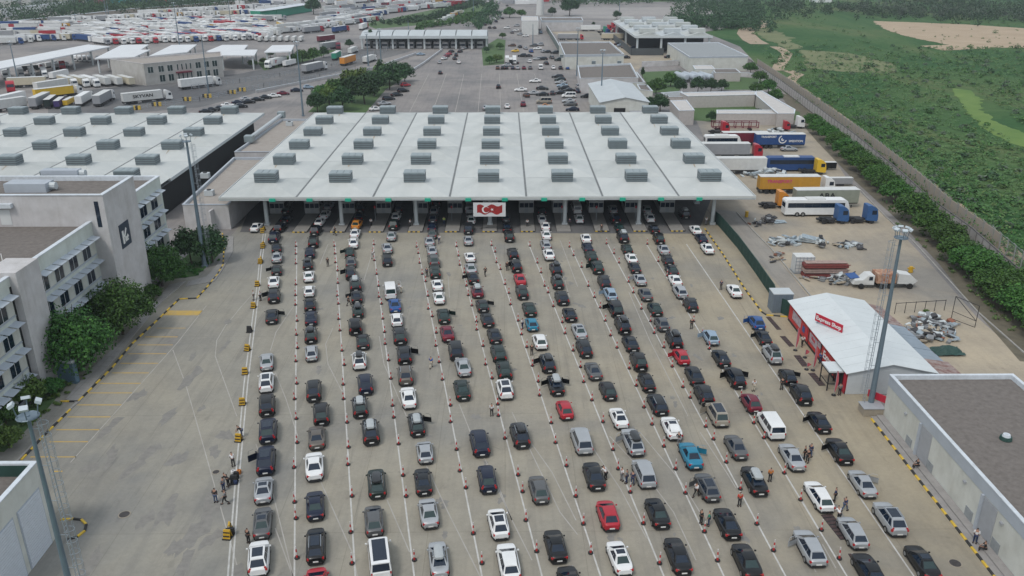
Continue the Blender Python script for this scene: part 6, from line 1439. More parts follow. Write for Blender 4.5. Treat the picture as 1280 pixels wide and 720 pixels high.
heap(934,956,276,284,18,.3,1.0,(1,2,4,0,0,1),'thin scatter of dark scrap left of the black heap',3,.4)
heap(958,998,298,308,45,.5,1.8,(4,3,1,1,3,0),'low heap of pale scrap on the yard kerb',4,.8)
heap(1020,1030,303,312,20,.6,1.4,(6,2,2,0,1,0),'upright pale machine parts beside the white sheets',5,1.6)
heap(1030,1078,303,313,30,.5,2.2,(1,3,3,1,2,0),'flat dark sheets and pipes beside the kerb',6,.4)
heap(1034,1066,345,357,55,.5,1.7,(5,3,1,2,1,0),'grey-white scrap below the rust-red stack',7,.9)
heap(1000,1034,344,352,16,.4,1.5,(1,2,1,3,0,1),'sparse timber scraps beside the kerb below the white tank',8,.3)
heap(925,990,214,223,60,.6,2.2,(7,1,1,0,3,0),'row of pale junk behind the ochre lorry',9,1.6)
heap(948,1000,163,169,22,.6,2.0,(7,1,0,0,1,0),'pale bundles behind the blue trailer',10,1.0)
heap(960,985,316,330,12,.3,1.3,(0,1,2,3,0,1),'few broken timbers on the narrow kerb island',11,.25)
o = thing('sheet_stack', 'leaning stack of white sheets on the yard kerb', 'sheet stack', G(1012,302)); 
for k in range(5): mb = MB(); mb.cbox((k*.25-.5, -.1*k, .25+k*.14), (4.2,2.0,.1), -.35, .05, .04*k); part('sheet', mb, SCR[0] if k % 2 else SCR[4], o)
o = thing('light_sheet', 'single pale blue sheet lying beside the black heap', 'sheet', G(974,278)); mb = MB(); mb.cbox((0,0,.15),(2.6,1.6,.08),.2,.05); mb.cbox((.3,.2,.26),(1.8,1.2,.08),-.3); part('sheet', mb, SCR[4], o)['kind'] = 'stuff'
o = thing('goal_frame', 'leaning dark goal-like steel frame behind the scrap heap', 'steel frame', G(1189,398)); mb = MB()
for a, b in (((0,0,0),(0,.0,3.6)),((1.9,-3.2,0),(1.9,-3.2,3.4)),((0,0,3.6),(1.9,-3.2,3.4)),((0,0,1.2),(1.9,-3.2,1.0)),((0,0,0),(1.9,-3.2,0)),((0,0,3.6),(1.9,-3.2,1.0))): mb.tube(a, b, .05, n=6)
part('frame', mb, BLKP, o)
o = thing('low_fence', 'low pipe railing behind the scrap heap', 'railing', G(1118,392)); e = G(1180,388)-G(1118,392); mb = MB()
for k in range(6): q = e*(k/5); mb.tube(q, q+Vector((0,0,1.8)), .05, n=5)
mb.tube((0,0,1.7), e+Vector((0,0,1.7)), .05, n=5); part('rail', mb, BLKP, o)
tree('light', 1157, 392, 9, 'tiny bright green shrub growing in the scrap', name='shrub', cat='shrub')
o = thing('green_tarp', 'crumpled dark green tarpaulin beside the rusty shed roof', 'tarpaulin', G(1184,441)); mb = MB(); N = 8; r_ = random.Random(3)
V = [[(x*.5-2.0, y*.32-1.2, .1+.8*math.sin(math.pi*x/N)*math.sin(math.pi*y/N)+r_.uniform(0,.25)) for y in range(N+1)] for x in range(N+1)]
for x in range(N):
    for y in range(N): mb.quad(V[x][y], V[x+1][y], V[x+1][y+1], V[x][y+1])
part('cloth', mb, DKGREEN, o)
o = thing('yellow_bollard', 'small yellow block on the open yard concrete', 'bollard', G(1138,340)); mb = MB(); mb.tube((0,0,0),(0,0,1.0), .4, .3, n=10); part('drum', mb, YB, o); mb = MB(); mb.box(-.6,.6,-.1,.1,.6,.8); part('arm', mb, YB, o)
o = thing('yellow_bollard', 'small ochre drum near the canopy corner kerb', 'bollard', G(933,271)); mb = MB(); mb.tube((0,0,0),(0,0,1.1), .35, n=10); part('drum', mb, YB, o); mb = MB(); mb.tube((0,0,1.1),(0,0,1.2), .4, n=10); part('lid', mb, YB, o)

# ================================================================ buildings behind the canopy
def bpx(name, label, pxs, z, **k): return building(name, label, k.pop('cat', 'building'), pxpoly(pxs, z), z, **k)
# gabled white hall
def gable(label, uL, uR, vf, vb, ze, zr_, wall, roofm, name='gabled_hall'):
    a, b = G(uL, vf, ze), G(uR, vf, ze); y1 = G((uL+uR)/2, vb, ze).y; o = thing(name, label, 'hall', (a.x, a.y, 0)); W2 = b.x-a.x; D2 = y1-a.y
    mb = MB(); mb.add([(0,0,0),(W2,0,0),(W2,0,ze),(W2/2,0,zr_-.1),(0,0,ze)], [(0,1,2,3,4)]); mb.add([(0,D2,0),(W2,D2,0),(W2,D2,ze),(W2/2,D2,zr_-.1),(0,D2,ze)], [(4,3,2,1,0)]); mb.quad((W2,0,0),(W2,D2,0),(W2,D2,ze),(W2,0,ze)); mb.quad((0,D2,0),(0,0,0),(0,0,ze),(0,D2,ze)); part('wall', mb, wall, o)
    n = max(3, int(D2/3)); 
    for k in range(n):
        y0 = -.4+k*(D2+.8)/n; yy = y0+(D2+.8)/n-.04; mb = MB(); mb.quad((-.5,y0,ze-.1),(W2/2,y0,zr_),(W2/2,yy,zr_),(-.5,yy,ze-.1)); mb.quad((W2/2,y0,zr_),(W2+.5,y0,ze-.1),(W2+.5,yy,ze-.1),(W2/2,yy,zr_)); mb.quad((-.5,y0,ze-.25),(-.5,y0,ze-.1),(W2/2,y0,zr_),(W2/2,y0,zr_-.15)); part('roof_panel', mb, roofm, o)
    return o, W2, D2
o, W2, D2 = gable('gabled white hall with dark doorway right behind the canopy', 751, 811, 127.5, 104, 6.5, 8.0, WALLC, METALR)
mb = MB(); mb.box(W2*.28,W2*.52,-.08,-.01,.2,4.6); part('doorway', mb, DARK, o); mb = MB(); mb.box(W2*.6,W2*1.0,-2.5,-.02,3.6,3.8); part('door_canopy', mb, GREYD, o)
r, P, c = bpx('customs_block', 'brown-roofed low block between the gabled hall and the flat customs hall', [(725,98),(722,82),(788,79),(798,97)], 5.5, wall=WALLG, roof=GRAVEL, ph=.7); wall_panel(r, P[0], P[1], 6, 13, .3, 4.2, 'glazed_bay', GLASS, .05)
bpx('customs_block', 'small stepped block with pale parapet right of the brown roof', [(762,99),(762,92),(796,90),(806,103),(770,104)], 4.0, wall=WALLC, roof=GRAVEL, ph=.4)
bpx('customs_block', 'tiny brown-roofed annexe beside the dark trees', [(800,112),(796,105),(808,105),(816,114)], 3.5, wall=WALLC, roof=GRAVEL, ph=.4)
bpx('customs_hall', 'flat brown-roofed customs hall with cream front', [(706,68.5),(699,52.5),(762,52),(780,67.5)], 6.5, wall=WALLC, roof=GRAVEL, ph=.6, fascia=.9)
r, P, c = bpx('far_shed', 'long low brown-roofed shed beyond the walled yard', [(677,25.5),(675,21.5),(727,21.5),(729,25.5)], 6.5, wall=WALLG, roof=GRAVEL, ph=.5, fascia=1.2)
L = P[1][0]-P[0][0]
for s in (.45,.57,.70,.86): wall_panel(r, P[0], P[1], L*s-2.5, L*s+(3.5 if s == .70 else -.5), .3, 4, 'gate', DARK if s == .7 else GREYD, .06)
r, P, c = bpx('grey_warehouse', 'flat grey-roofed warehouse right of the walled yard', [(862,71),(834.5,53.5),(898,53),(935,70)], 6.5, wall=WALLC, roof=LOUV, ph=.3, fascia=.6)
# metal hall with sawtooth roof
z = 9.0; a = G(795,45,z); b = G(889,44.5,z); yb = G(790,26,z).y
o = thing('metal_hall', 'large open metal hall with ribbed white roof and dark interior', 'hall', (a.x, a.y, 0)); W2 = b.x-a.x; D2 = yb-a.y
for i in range(3):
    for j in range(5):
        x0, x1 = i*W2/3, (i+1)*W2/3; y0, y1 = j*D2/5, (j+1)*D2/5; mb = MB(); xm_ = (x0+x1)/2
        mb.quad((x0,y0,z),(xm_,y0,z+1.6),(xm_,y1-.4,z+1.6),(x0,y1-.4,z)); mb.quad((xm_,y0,z+1.6),(x1,y0,z),(x1,y1-.4,z),(xm_,y1-.4,z+1.6)); mb.poly([(x0,y0,z),(x1,y0,z),(xm_,y0,z+1.6)]); mb.box(xm_-4,xm_+4,y0+4,y0+9,z+1.2,z+3.2); part('roof_panel', mb, METALR if (i+j) % 2 else RT_W2, o)
mb = MB(); mb.box(-.5,W2+.5,-.5,0,z-1,z+.1); mb.box(-.5,0,0,D2,z-1,z+.1); part('fascia', mb, FAS, o)
mb = MB(); mb.box(0,W2,0,D2,z-1.1,z-.9); part('soffit', mb, SOF, o)
for i in range(4):
    for j in range(3): mb = MB(); mb.box(-.5,.5,-.5,.5,0,z-1); q = part('column', mb, COLM, o); q.location = (1+i*(W2-2)/3, 1+j*D2*.45, 0)
mb = MB(); mb.box(-3,W2*.35,-6,-5.8,0,3.5); mb.box(-3,-2.8,-6,D2*.8,0,3.5); part('mesh_screen', mb, mat('dark_screen', (.07,.08,.085), rough=.8, var=.1), o)
mb = MB(); mb.box(3,W2-1,14,D2-2,.1,6.5); part('interior_shade', mb, DARK, o)  # near-black block added to stand for the shade under the roof
# wall strips, low U block
W_MAT = mat('block_pinkish', (.45,.42,.40), rough=.85, var=.08)
LOWR = mat('low_roof_pale', (.52,.50,.48), rough=.8, var=.08, scale=.5)
r, P, c = bpx('low_block', 'long single-storey pinkish block with dark windows behind the lawn', [(860,120.5),(850,115.5),(945,114),(944,118.5)], 4, wall=W_MAT, roof=LOWR, ph=.15)
for k, s in enumerate((2,13,24,32,47,56)): window(r, P[0], P[1], s, s+(5 if k in (0,1,4) else 1.3), .9 if k in (0,1,4) else .1, 2.8, panes=2 if k in (0,1,4) else 1)
bpx('low_block', 'diagonal wing with pale shed roof at the right end of the low block', [(945,119),(945,114),(952,113.5),(994,137),(993,142),(972,142)], 4, wall=W_MAT, roof=LOWR, ph=.1)
bpx('low_block', 'front wing with pale roof behind the round trees', [(896,142),(896,137.5),(993,137.5),(993,142)], 3.6, wall=W_MAT, roof=LOWR, ph=.1)
bpx('low_block', 'small pinkish gate house just right of the canopy back corner', [(849,138.5),(838,126),(858,125),(868,138)], 4.5, wall=W_MAT, roof=LOWR, ph=.1)
bpx('low_block', 'low flat annexe behind the gate house', [(836,121),(826,116),(852,114),(858,121)], 3.0, wall=W_MAT, roof=LOUV, ph=.1)
bpx('low_block', 'small cream plant house behind the tanks', [(869,86.5),(866,82),(889,81.5),(894,86.5)], 4, wall=WALLC, roof=LOWR, ph=.1)
bpx('low_block', 'brown plant house right of the tanks', [(894,91),(890,86),(920,86),(926,91)], 3.5, wall=W_MAT, roof=GRAVEL, ph=.1)
TK = mat('tank_pale_blue', (.40,.45,.50), rough=.4, var=.08)
for k in range(6):
    p = G(857+k*10.2-(k > 3)*1, 103-(k > 3)*3); o = thing('storage_tank', 'pale horizontal storage tank, '+ordn(k+1)+' from left in the tank row', 'tank', (p.x, p.y, 0), .25, 'pale tanks behind the lawn')
    mb = MB(); rr_ = [(-1,.6),(-.9,1.0),(0,1.28),(9,1.28),(9.9,1.0),(10,.6)]
    mb.loft([[(r1*math.cos(a*math.pi/6), y, 2.1+r1*math.sin(a*math.pi/6)) for a in range(12)][::-1] for y, r1 in rr_]); part('vessel', mb, TK, o, True)
    mb = MB(); mb.box(-1,1,1,1.4,0,1.2); mb.box(-1,1,7.6,8,0,1.2); part('saddle', mb, GREYD, o)
# walled yard boundary, pound fence
def lowwall(name, label, pxs, h, m, t=.25):
    pts = [G(*p) for p in pxs]; o = thing(name, label, 'wall', pts[0]); mb = MB()
    for k, (a, b) in enumerate(zip(pts[:-1], pts[1:])):
        d = b-a; n = Vector((-d.y, d.x, 0)).normalized()*t/2; q = [a-n, b-n, b+n, a+n]; mb = MB(); mb.prism(ccw([(v_.x-pts[0].x, v_.y-pts[0].y) for v_ in q]), 0, h); part('wall_segment', mb, m, o)
        mb = MB(); n2 = n*1.4; q = [a-n2, b-n2, b+n2, a+n2]; mb.prism(ccw([(v_.x-pts[0].x, v_.y-pts[0].y) for v_ in q]), h, h+.15); part('coping', mb, COPE, o)
    return o
lowwall('boundary_wall', 'dark-faced wall between the car pound and the walled yard', [(680,33),(695,58),(708,83)], 3.4, mat('wall_dark_face', (.12,.15,.14), rough=.8, var=.1))
lowwall('boundary_wall', 'pale wall with openings at the front of the walled yard', [(802,84),(830,83),(848,82)], 2.4, WALLG)
lowwall('boundary_wall', 'low pale wall running right of the tanks toward the field', [(905,95),(935,96),(955,100)], 1.6, WALLG)
# small white tower and white block by the pound
r, P, c = bpx('white_office', 'small white block with square windows beside the car pound', [(652,26),(652,20.5),(672,20.5),(673,26)], 8.5, wall=paint('off white'), roof=LOWR, ph=.2)
L = P[1][0]-P[0][0]
for k in range(3):
    for z_ in (1.5,5): window(r, P[0], P[1], L*(.12+.3*k), L*(.12+.3*k)+1.6, z_, z_+1.6, panes=1)
o = thing('water_tower', 'slender white tower behind the small white block', 'tower', G(675,19)); mb = MB(); mb.tube((0,0,0),(0,0,17), 3.4, 2.6, n=12); part('shaft', mb, paint('off white'), o, True); mb = MB(); mb.tube((0,0,17),(0,0,24), 5, 4, n=12); part('tank_head', mb, paint('off white'), o, True)
# ---------------------------------------------------------------- left office (pale two-storey) and white sheds
zO = 8.5
OFFW = mat('office_render', (.44,.43,.41), rough=.85, var=.06, scale=.5); streaks(OFFW)
r, P, c = bpx('pale_office', 'pale two-storey office block with teal windows among the lorries', [(179,80),(137,74),(276,64.5),(277,70.5)], zO, wall=OFFW, roof=GRAVELL, ph=.5, cope=WALLG, t=.4)
fi = max(range(4), key=lambda i: (Vector(P[(i+1)%4])-Vector(P[i])).length if P[i][1]+P[(i+1)%4][1] < 0 else 0)
a, b = P[fi], P[(fi+1) % 4]; L = (Vector(b)-Vector(a)).length
for k, s in enumerate((.04,.17,.28,.40,.455,.51,.565,.64,.75,.86)):
    w_ = .068 if s not in (.40,.455,.51,.565) else .02
    if k > 0 : window(r, a, b, L*s, L*(s+w_), .8, 3.6, fm=FRAME, gm=GLASSG, panes=2 if w_ > .03 else 1)
    window(r, a, b, L*s, L*(s+w_), 4.7, 7.2, fm=FRAME, gm=GLASSG, panes=2 if w_ > .03 else 1)
wall_panel(r, a, b, L*.38, L*.56, 3.7, 4.2, 'porch_slab', PAINT['burgundy'], 2.0)
WR = mat('white_shed_roof', (.68,.70,.72), rough=.45, var=.04, scale=.2)
def shed(label, pxs, z, ncol=4):
    pts = ccw([(p.x, p.y) for p in pxpoly(pxs, z)]); c = (sum(p[0] for p in pts)/len(pts), sum(p[1] for p in pts)/len(pts)); o = thing('open_shed', label, 'shed', (*c, 0)); pts = [(x-c[0], y-c[1]) for x, y in pts]
    mb = MB(); mb.prism(pts, z-.5, z); part('roof', mb, WR, o); ins = insetp(pts, 1.0)
    for i in range(len(ins)):
        a, b = Vector(ins[i]), Vector(ins[(i+1) % len(ins)]); n = max(1, int((b-a).length/14))
        for k in range(n): q = a.lerp(b, k/n); mb = MB(); mb.box(-.3,.3,-.3,.3,0,z-.5); w_ = part('column', mb, COLM, o); w_.location = (q.x, q.y, 0)
shed('very long white shed roof slanting up from the left edge', [(-60,98),(-60,88),(110,55.5),(138,58)], 7)
shed('white shed roof just behind the pale office, left part', [(118,73),(152,56),(186,55.5),(176,62),(188,62),(168,71)], 6.5)
shed('white shed roof just behind the pale office, middle part', [(186,70),(215,56),(246,55.5),(234,65),(205,68)], 6.5)
shed('white shed roof right of the pale office', [(258,64),(278,56),(310,56),(305,62),(322,62),(318,69),(275,69)], 6.5)
shed('white shed roof beside the garden trees', [(330,65),(340,56.5),(368,56),(364,64)], 6.5)
# distant toll canopy
z = 7; a = G(450,45,z); b = G(609,46.5,z); yb2 = G(530,40,z).y; W2 = b.x-a.x
o = thing('toll_canopy', 'distant pale canopy with dark booths across the motorway', 'canopy', (a.x, a.y, 0)); n = 8
for i in range(n):
    x0, x1 = i*W2/n, (i+1)*W2/n; xm_ = (x0+x1)/2; D2 = yb2-a.y; mb = MB(); mb.loft([[(x0+.2,0,z),(x1-.2,0,z),(x1-.2,D2,z),(x0+.2,D2,z)],[(xm_-4,D2*.3,z+1.8),(xm_+4,D2*.3,z+1.8),(xm_+4,D2*.7,z+1.8),(xm_-4,D2*.7,z+1.8)]]); part('roof_panel', mb, METALR, o)
mb = MB(); mb.box(-.3,W2+.3,-.4,0,z-1.4,z+.1); mb.box(-.3,W2,D2,D2+.3,z-1.4,z+.1); part('fascia', mb, METALR, o)
for i in range(n+1):
    for j in (0,1): mb = MB(); mb.box(-.5,.5,-.5,.5,0,z-1); q = part('column', mb, COLM, o); q.location = (i*W2/n+.5*(i == 0)-.5*(i == n), 2+j*(D2-5), 0)
for i in range(14):
    p = (a.x+W2*(i+.6)/14.5, a.y+D2*.35); bo_ = thing('toll_booth', 'small booth, '+ordn(i+1)+' from left under the distant canopy', 'booth', (*p, 0), 0, 'booths under the distant toll canopy'); mb = MB(); mb.box(-1.6,1.6,-3,3,0,3.2); part('shell', mb, WALLG, bo_); mb = MB(); mb.box(-1.5,1.5,-3.04,-2.99,1.2,2.4); part('glazing', mb, GLASS, bo_)
mb = MB(); mb.box(0,W2,D2*.75,D2*.8,0,z-2.2); part('back_screen', mb, SOF, o)

# ================================================================ cars beyond the canopy
def far_cars(lst, where, group):
    for i, (u, v, kind, col, rz) in enumerate(lst):
        p = G(u, v); make_car(kind, col, '', (p.x, p.y+(2 if abs(rz) < .5 else 0), -.05), rz, '%s %s, %s %s' % (col, kind, ordn(i+1), where), group, near=False, scale=1.05)
H_ = math.pi/2
far_cars([(470,138,'saloon','white',-1.0),(480,131,'saloon','silver',-1.1),(486,125,'estate car','dark grey',-1.1),(496,120,'saloon','dark grey',-1.1),(504,115,'estate car','black',-1.0),(507,108,'hatchback','red',-1.2)], 'from the canopy beside the tree clump', 'cars parked beside the tree clump')
far_cars([(322,126,'saloon','black',-1.25),(332,123.5,'saloon','dark grey',-1.25),(343,121.5,'saloon','white',-1.25),(354,118.5,'saloon','burgundy',-1.25),(371,114.5,'saloon','navy',-1.25),(385.5,110.5,'hatchback','pale blue',-1.25),(311,129,'saloon','black',-1.2),(301,134.5,'saloon','dark grey',-1.2),(308,125.5,'saloon','silver',-1.2),(298,130,'saloon','navy',-1.2),(285,133.5,'saloon','white',-1.2),(275.5,137,'saloon','dark grey',-1.2),(265.5,139,'saloon','black',-1.2),(258,141,'saloon','dark grey',-1.2)], 'of the cars on the road left of the canopy', 'cars on the road beside the lorries')
far_cars([(549,80,'saloon','silver',.1),(550,93,'saloon','black',.1),(555,75,'saloon','white',-.4),(558,72,'saloon','burgundy',-.4),(561,69.5,'saloon','red',-.4),(564,66,'saloon','dark grey',-.4),(568,75,'saloon','dark grey',.2),(570,71,'SUV','black',0),(575,66,'saloon','black',-.3),(573,80,'saloon','white',.1),(526,69,'saloon','pale blue',-1.3),(580,62,'saloon','silver',-.4),(584,60,'saloon','black',-.4),(623,111,'saloon','black',0),(606.6,138,'saloon','silver',0),(634,136,'saloon','white',0),(654,133.5,'SUV','burgundy',0),(651,114,'saloon','white',H_),(669,103,'saloon','white',H_),(678,112,'saloon','dark grey',-H_-.2),(666,118,'saloon','silver',H_),(678,119.5,'saloon','dark grey',H_),(680,129,'van','beige',H_),(680,135,'saloon','orange',H_),(658,122,'hatchback','brown',.3),(691,119,'saloon','dark grey',0)], 'of the cars on the wide road behind the canopy', 'cars on the wide road behind the canopy')
far_cars([(697,97,'estate car','dark grey',H_),(700,101,'estate car','dark green',H_),(701,104.5,'saloon','silver',H_),(703,108.5,'saloon','pale blue',H_),(705,112,'SUV','dark grey',H_),(700,117.5,'saloon','black',H_),(711,114.5,'saloon','black',H_),(723,111,'SUV','silver',0),(723,116.5,'saloon','navy',0),(733.5,122,'saloon','black',H_),(711,122,'van','white',H_),(711,128,'saloon','silver',H_),(713,132,'saloon','grey',H_),(715.5,138.5,'saloon','navy',H_)], 'in the parked column before the gabled hall', 'cars parked before the gabled hall')
pd = [(622,87),(628.5,87),(633,87),(641,87),(647,87),(655,87),(663,87),(676,87),(692,87),(701,87),(709.5,87)]
cc_ = ['brown','black','black','navy','silver','burgundy','grey','white','white','dark grey','blue']
far_cars([(u, v, 'van' if c_ == 'white' and u < 680 else 'saloon', c_, 0) for (u, v), c_ in zip(pd, cc_)], 'from left in the front row of the car pound', 'cars in the pound front row')
pd2 = [(664,66,'blue'),(653,71,'black'),(660,71,'black'),(662,79,'white'),(678,75,'dark grey'),(684,66,'black'),(679,66,'silver'),(694,67,'dark grey'),(699,76,'dark green'),(683,81,'black'),(644,65,'yellow'),(672,62,'white'),(657,62,'silver'),(667,58,'grey'),(675,57,'silver'),(650,60,'dark grey'),(640,58,'brown'),(657,46,'white'),(666,40,'dark green'),(662,43,'silver'),(671,38,'grey'),(676,42,'pale blue'),(650,44,'silver'),(645,39,'white'),(640,42,'grey'),(634,36,'white'),(672,75,'silver'),(690,74,'grey'),(634,83,'silver'),(642,80,'dark grey'),(653,40,'navy'),(659,35,'white'),(646,33,'silver'),(681,33,'dark grey'),(689,33,'silver')]
far_cars([(u, v, random.choice(['saloon','hatchback','estate car','SUV']), c_, H_ if i % 3 else .2) for i, (u, v, c_) in enumerate(pd2)], 'of the cars scattered inside the pound', 'cars scattered in the pound')
far_cars([(772,56,'saloon','dark grey',-.9),(776,58,'saloon','pale blue',-1),(781,60,'saloon','grey',-1),(791,61.5,'estate car','navy',H_),(797,61.5,'estate car','dark green',H_),(804,61.5,'saloon','pale blue',H_),(809,61.5,'saloon','grey',H_),(823,61.5,'saloon','black',H_),(828,61,'saloon','silver',H_),(782,73,'saloon','black',H_),(836,72.5,'saloon','dark green',-1.2),(841,72,'saloon','white',-1.2),(845,80,'saloon','navy',-1.3),(851,81,'estate car','silver',-1.3)], 'of the cars inside the walled yard', 'cars in the walled yard')
mv = [(597,20),(606,32),(618,25),(625,22),(620,28),(628,24),(618,36),(606,12),(628,15),(615,8),(634,8),(640,3),(610,3),(624,5),(632,18),(612,36),(601,50)]
far_cars([(u, v, 'saloon', ['black','dark grey','white','silver','navy'][i % 5], .3) for i, (u, v) in enumerate(mv)], 'of the small cars far up the motorway', 'small cars far up the motorway')
lorry((643,78), -H_, 'white', 'white', 'left white lorry parked in the car pound', s=.7); lorry((634,78), H_, 'white', 'white', 'white lorry leftmost in the car pound', s=.7); lorry((638.5,80), H_, 'black', 'black', 'black lorry between two white ones in the pound', s=.65)
lorry((710,50), 0, 'mid grey', 'red', 'empty grey trailer lorry with red cab behind the customs hall', s=.9); lorry((766,50), 0, 'cream', None, 'cream curtain trailer in the walled yard', tractor=False, name='trailer', cat='trailer'); lorry((738,39), 0, 'white', None, 'white trailer in the walled yard', tractor=False, name='trailer', cat='trailer', s=.95)
for i, (u, v, c_) in enumerate([(752,41,'green'),(757,39,'red'),(762,36,'red'),(765,42,'burgundy'),(755,44,'trailer blue'),(770,40,'mid grey')]): lorry((u, v), 0.2, None, c_, '%s tractor cab, %s in the cluster left of the metal hall' % (c_, ordn(i+1)), 'tractor cabs beside the metal hall', name='lorry_tractor', cat='lorry cab', trailer=False, s=1.1)
# ================================================================ lorry park
# ---- the rows near the left canopy, as they stand
def pang(u0, v0, u1, v1):
    d = G(u1, v1)-G(u0, v0); return math.atan2(d.y, d.x), (G(u0, v0)+G(u1, v1))/2
def lpx(u0, v0, u1, v1, box, cab, label, **k):
    rz, c = pang(u0, v0, u1, v1); return lorry(None, rz, box, cab, label, 'lorries near the left canopy', world=c, **k)
t = lpx(155,131,202,126,'off white','white','grey-white trailer lorry lettered SKYVAN with white cab')
text('SKYVAN', t, (-6.8,-1.31,2.6), (math.pi/2,0,0), 1.5, MATS['lettering_black'], sx=1.25)
lpx(229,112,262,108,'white','white','clean white lorry passing in front of the pale office')
lpx(95,136,115,124,'white','white','white trailer with open end left of the grey lorry',s=.9); lpx(118,136,140,124,'mid grey','white','blue-grey trailer lorry with white cab pointing right')
lpx(40,126,96,119,'yellow','white','yellow trailer lorry nearest the left canopy'); lpx(78,136,95,127,'yellow',None,'short yellow trailer end behind a roof vent',tractor=False,s=.6)
lpx(38,139,64,127,'mid grey',None,'dull grey trailer pointing up between roof vents',tractor=False); lpx(56,139,72,127,'dark green',None,'dark green trailer end beside the grey one',tractor=False,s=.8); lpx(68,139,82,128,'purple',None,'purple trailer end beside the green one',tractor=False,s=.7)
for i, (u, c_, b_) in enumerate([(90,'white','cream'),(105,'white','cream'),(118,'white','white'),(135,None,'off white'),(150,None,'off white'),(165,None,'cream')]): lpx(u-16,104,u+3,109,b_,c_,'pale lorry, %s from left below the pale office'%ordn(i+1),s=.9,tractor=bool(c_))
for i, (u, v) in enumerate([(8,98),(28,97),(42,97),(57,97)]): lpx(u-4,v-7,u+1,v+3,'white','white','white lorry, %s from left in the row beside the slanting shed'%ordn(i+1),s=.85)
lpx(66,100,83,96,'white',None,'white trailer at right end of the row beside the slanting shed',tractor=False,s=.8); lpx(10,110,60,108,'cream',None,'long cream trailer below the row of white lorries',tractor=False)
lpx(50,116,80,111,'off white',None,'low pale trailer roof right of the cream trailer',tractor=False); lpx(14,112,15,118,None,'red','red tractor cab at the left below the slanting shed',trailer=False,s=1.2); lpx(30,89,42,88,'black','burgundy','dark lorry with dark red cab under the slanting shed',s=.6)
lpx(76,84,80,88,None,'red','small red cab under the slanting shed',trailer=False); 
for i, (u, v) in enumerate([(56,86),(64,85),(74,86)]): lpx(u-5,v,u+5,v-2,'white','white','white lorry, %s from left just under the slanting shed'%ordn(i+1),s=.6)
for i, u in enumerate([95,101,107,113]): lpx(u-2,72,u,80,'white','white','white van-like lorry, %s from left beside the white sheds'%ordn(i+1),s=.6)
lpx(122,74,124,80,'burgundy',None,'dark red trailer end beside the white sheds',tractor=False,s=.6); lpx(0,135,28,128,'white',None,'white trailer at the left edge behind the roof vents',tractor=False); lpx(-8,141,24,136,'off white',None,'pale trailer at the left edge just above the canopy roof',tractor=False)
t = lpx(366,78,328,88,'white','white','white lorry lettered ET facing left on the lorry road'); text('ET', t, (-3.0,1.31,2.6), (math.pi/2,0,math.pi), 1.8, paint('red'))
lpx(352,85,372,80,'white',None,'short white tank trailer behind the lettered lorry',tractor=False,s=.7); lpx(378,93,404,87,'mid grey','white','grey curtain lorry with white cab on the lorry road')
lpx(424,84,446,77,'orange',None,'orange-sided trailer on the lorry road',tractor=False); lpx(414,78,427,70,'green','white','white and turquoise lorry on the lorry road',s=.9); lpx(434,70,447,64,'off white','white','white tanker lorry near the toll canopy',s=.8); lpx(452,81,470,75,'off white','white','pale lorry below two thin masts',s=.8)
lpx(425,60,398,64,'mid grey',None,'grey trailer behind the garden trees',tractor=False); lpx(421,60,424,63,None,'burgundy','dark red cab behind the garden trees',trailer=False)
for i in range(7): lpx(322+i*8.5,54,329+i*8.5,49,'off white',None,'pale trailer, %s from left in the row above the white sheds'%ordn(i+1),tractor=False,s=.7)
lpx(370,43,408,39,'mid grey','red','long grey lorry with red cab in the open lorry park'); lpx(408,43,440,38,'trailer blue','red','long dark blue lorry with red cab in the open lorry park'); lpx(446,40,462,34,'white','red','white lorry with bright red cab near the toll canopy'); lpx(390,54,425,50,'burgundy',None,'flat dark red car transporter beside the garden',tractor=False,s=.9); lpx(344,32,358,38,'yellow','white','yellow and white lorry at the row end')
# ---- the rest of the park in rows
cols = ['white']*14+['off white']*10+['mid grey']*4+['cream']*2+['red','trailer blue','yellow ochre','burgundy','mid grey']
def prow(pa, pb, n, hd, label, s=1.0, jit=.6, cabs=True):
    a, b = G(*pa), G(*pb)
    for i in range(n):
        p = a.lerp(b, (i+.5)/n); c_ = random.choice(cols); cb = random.choice(['white','white','white','white','white','off white','mid grey','red','trailer blue']) if cabs else None
        lorry(None, hd+random.uniform(-.05,.05), c_, cb, '%s lorry, %s in the %s' % (c_, fromn(i, n, 'left', 'right'), label), 'lorries in the '+label, s=s, world=(p.x+random.uniform(-jit,jit), p.y+random.uniform(-2,2), 0), tractor=bool(cb))
random.seed(21)
DG = math.radians(-35)
prow((120,55),(316,49),20,math.radians(-38),'lowest diagonal row of the lorry park',.9)
prow((140,46),(345,41),22,math.radians(-38),'second diagonal row of the lorry park',.9)
prow((120,41),(330,35),22,math.radians(142),'third diagonal row of the lorry park',.95)
prow((95,36),(325,29),24,math.radians(-38),'fourth diagonal row of the lorry park',1.0)
prow((0,46),(140,45),12,math.radians(8),'left sideways row of the lorry park',1.0,1)
prow((0,53),(95,50),7,math.radians(9),'low left sideways row of the park',1.0,1)
prow((60,41),(150,40),7,math.radians(10),'middle left sideways row of the park',1.0,1)
prow((10,38),(130,36),12,math.radians(10),'upper left sideways row of the lorry park',1.05,1)
prow((0,57),(42,50),4,math.radians(12),'short row at the left edge',1.0,1)
prow((70,29),(320,18),24,math.radians(12),'upper row of the lorry park',1.1,1)
prow((180,20),(330,11),14,math.radians(12),'topmost left row of the lorry park',1.15,1)
prow((325,27),(345,25),2,math.radians(10),'short middle row beside the green roof',1.0)
prow((345,43),(470,26),16,math.radians(50),'row right of the green-sheeted fence',.9)
prow((400,32),(475,19),10,math.radians(50),'second row right of the big round tree',1.0)
prow((405,22),(560,9),18,math.radians(50),'third row right of the big round tree',1.05)
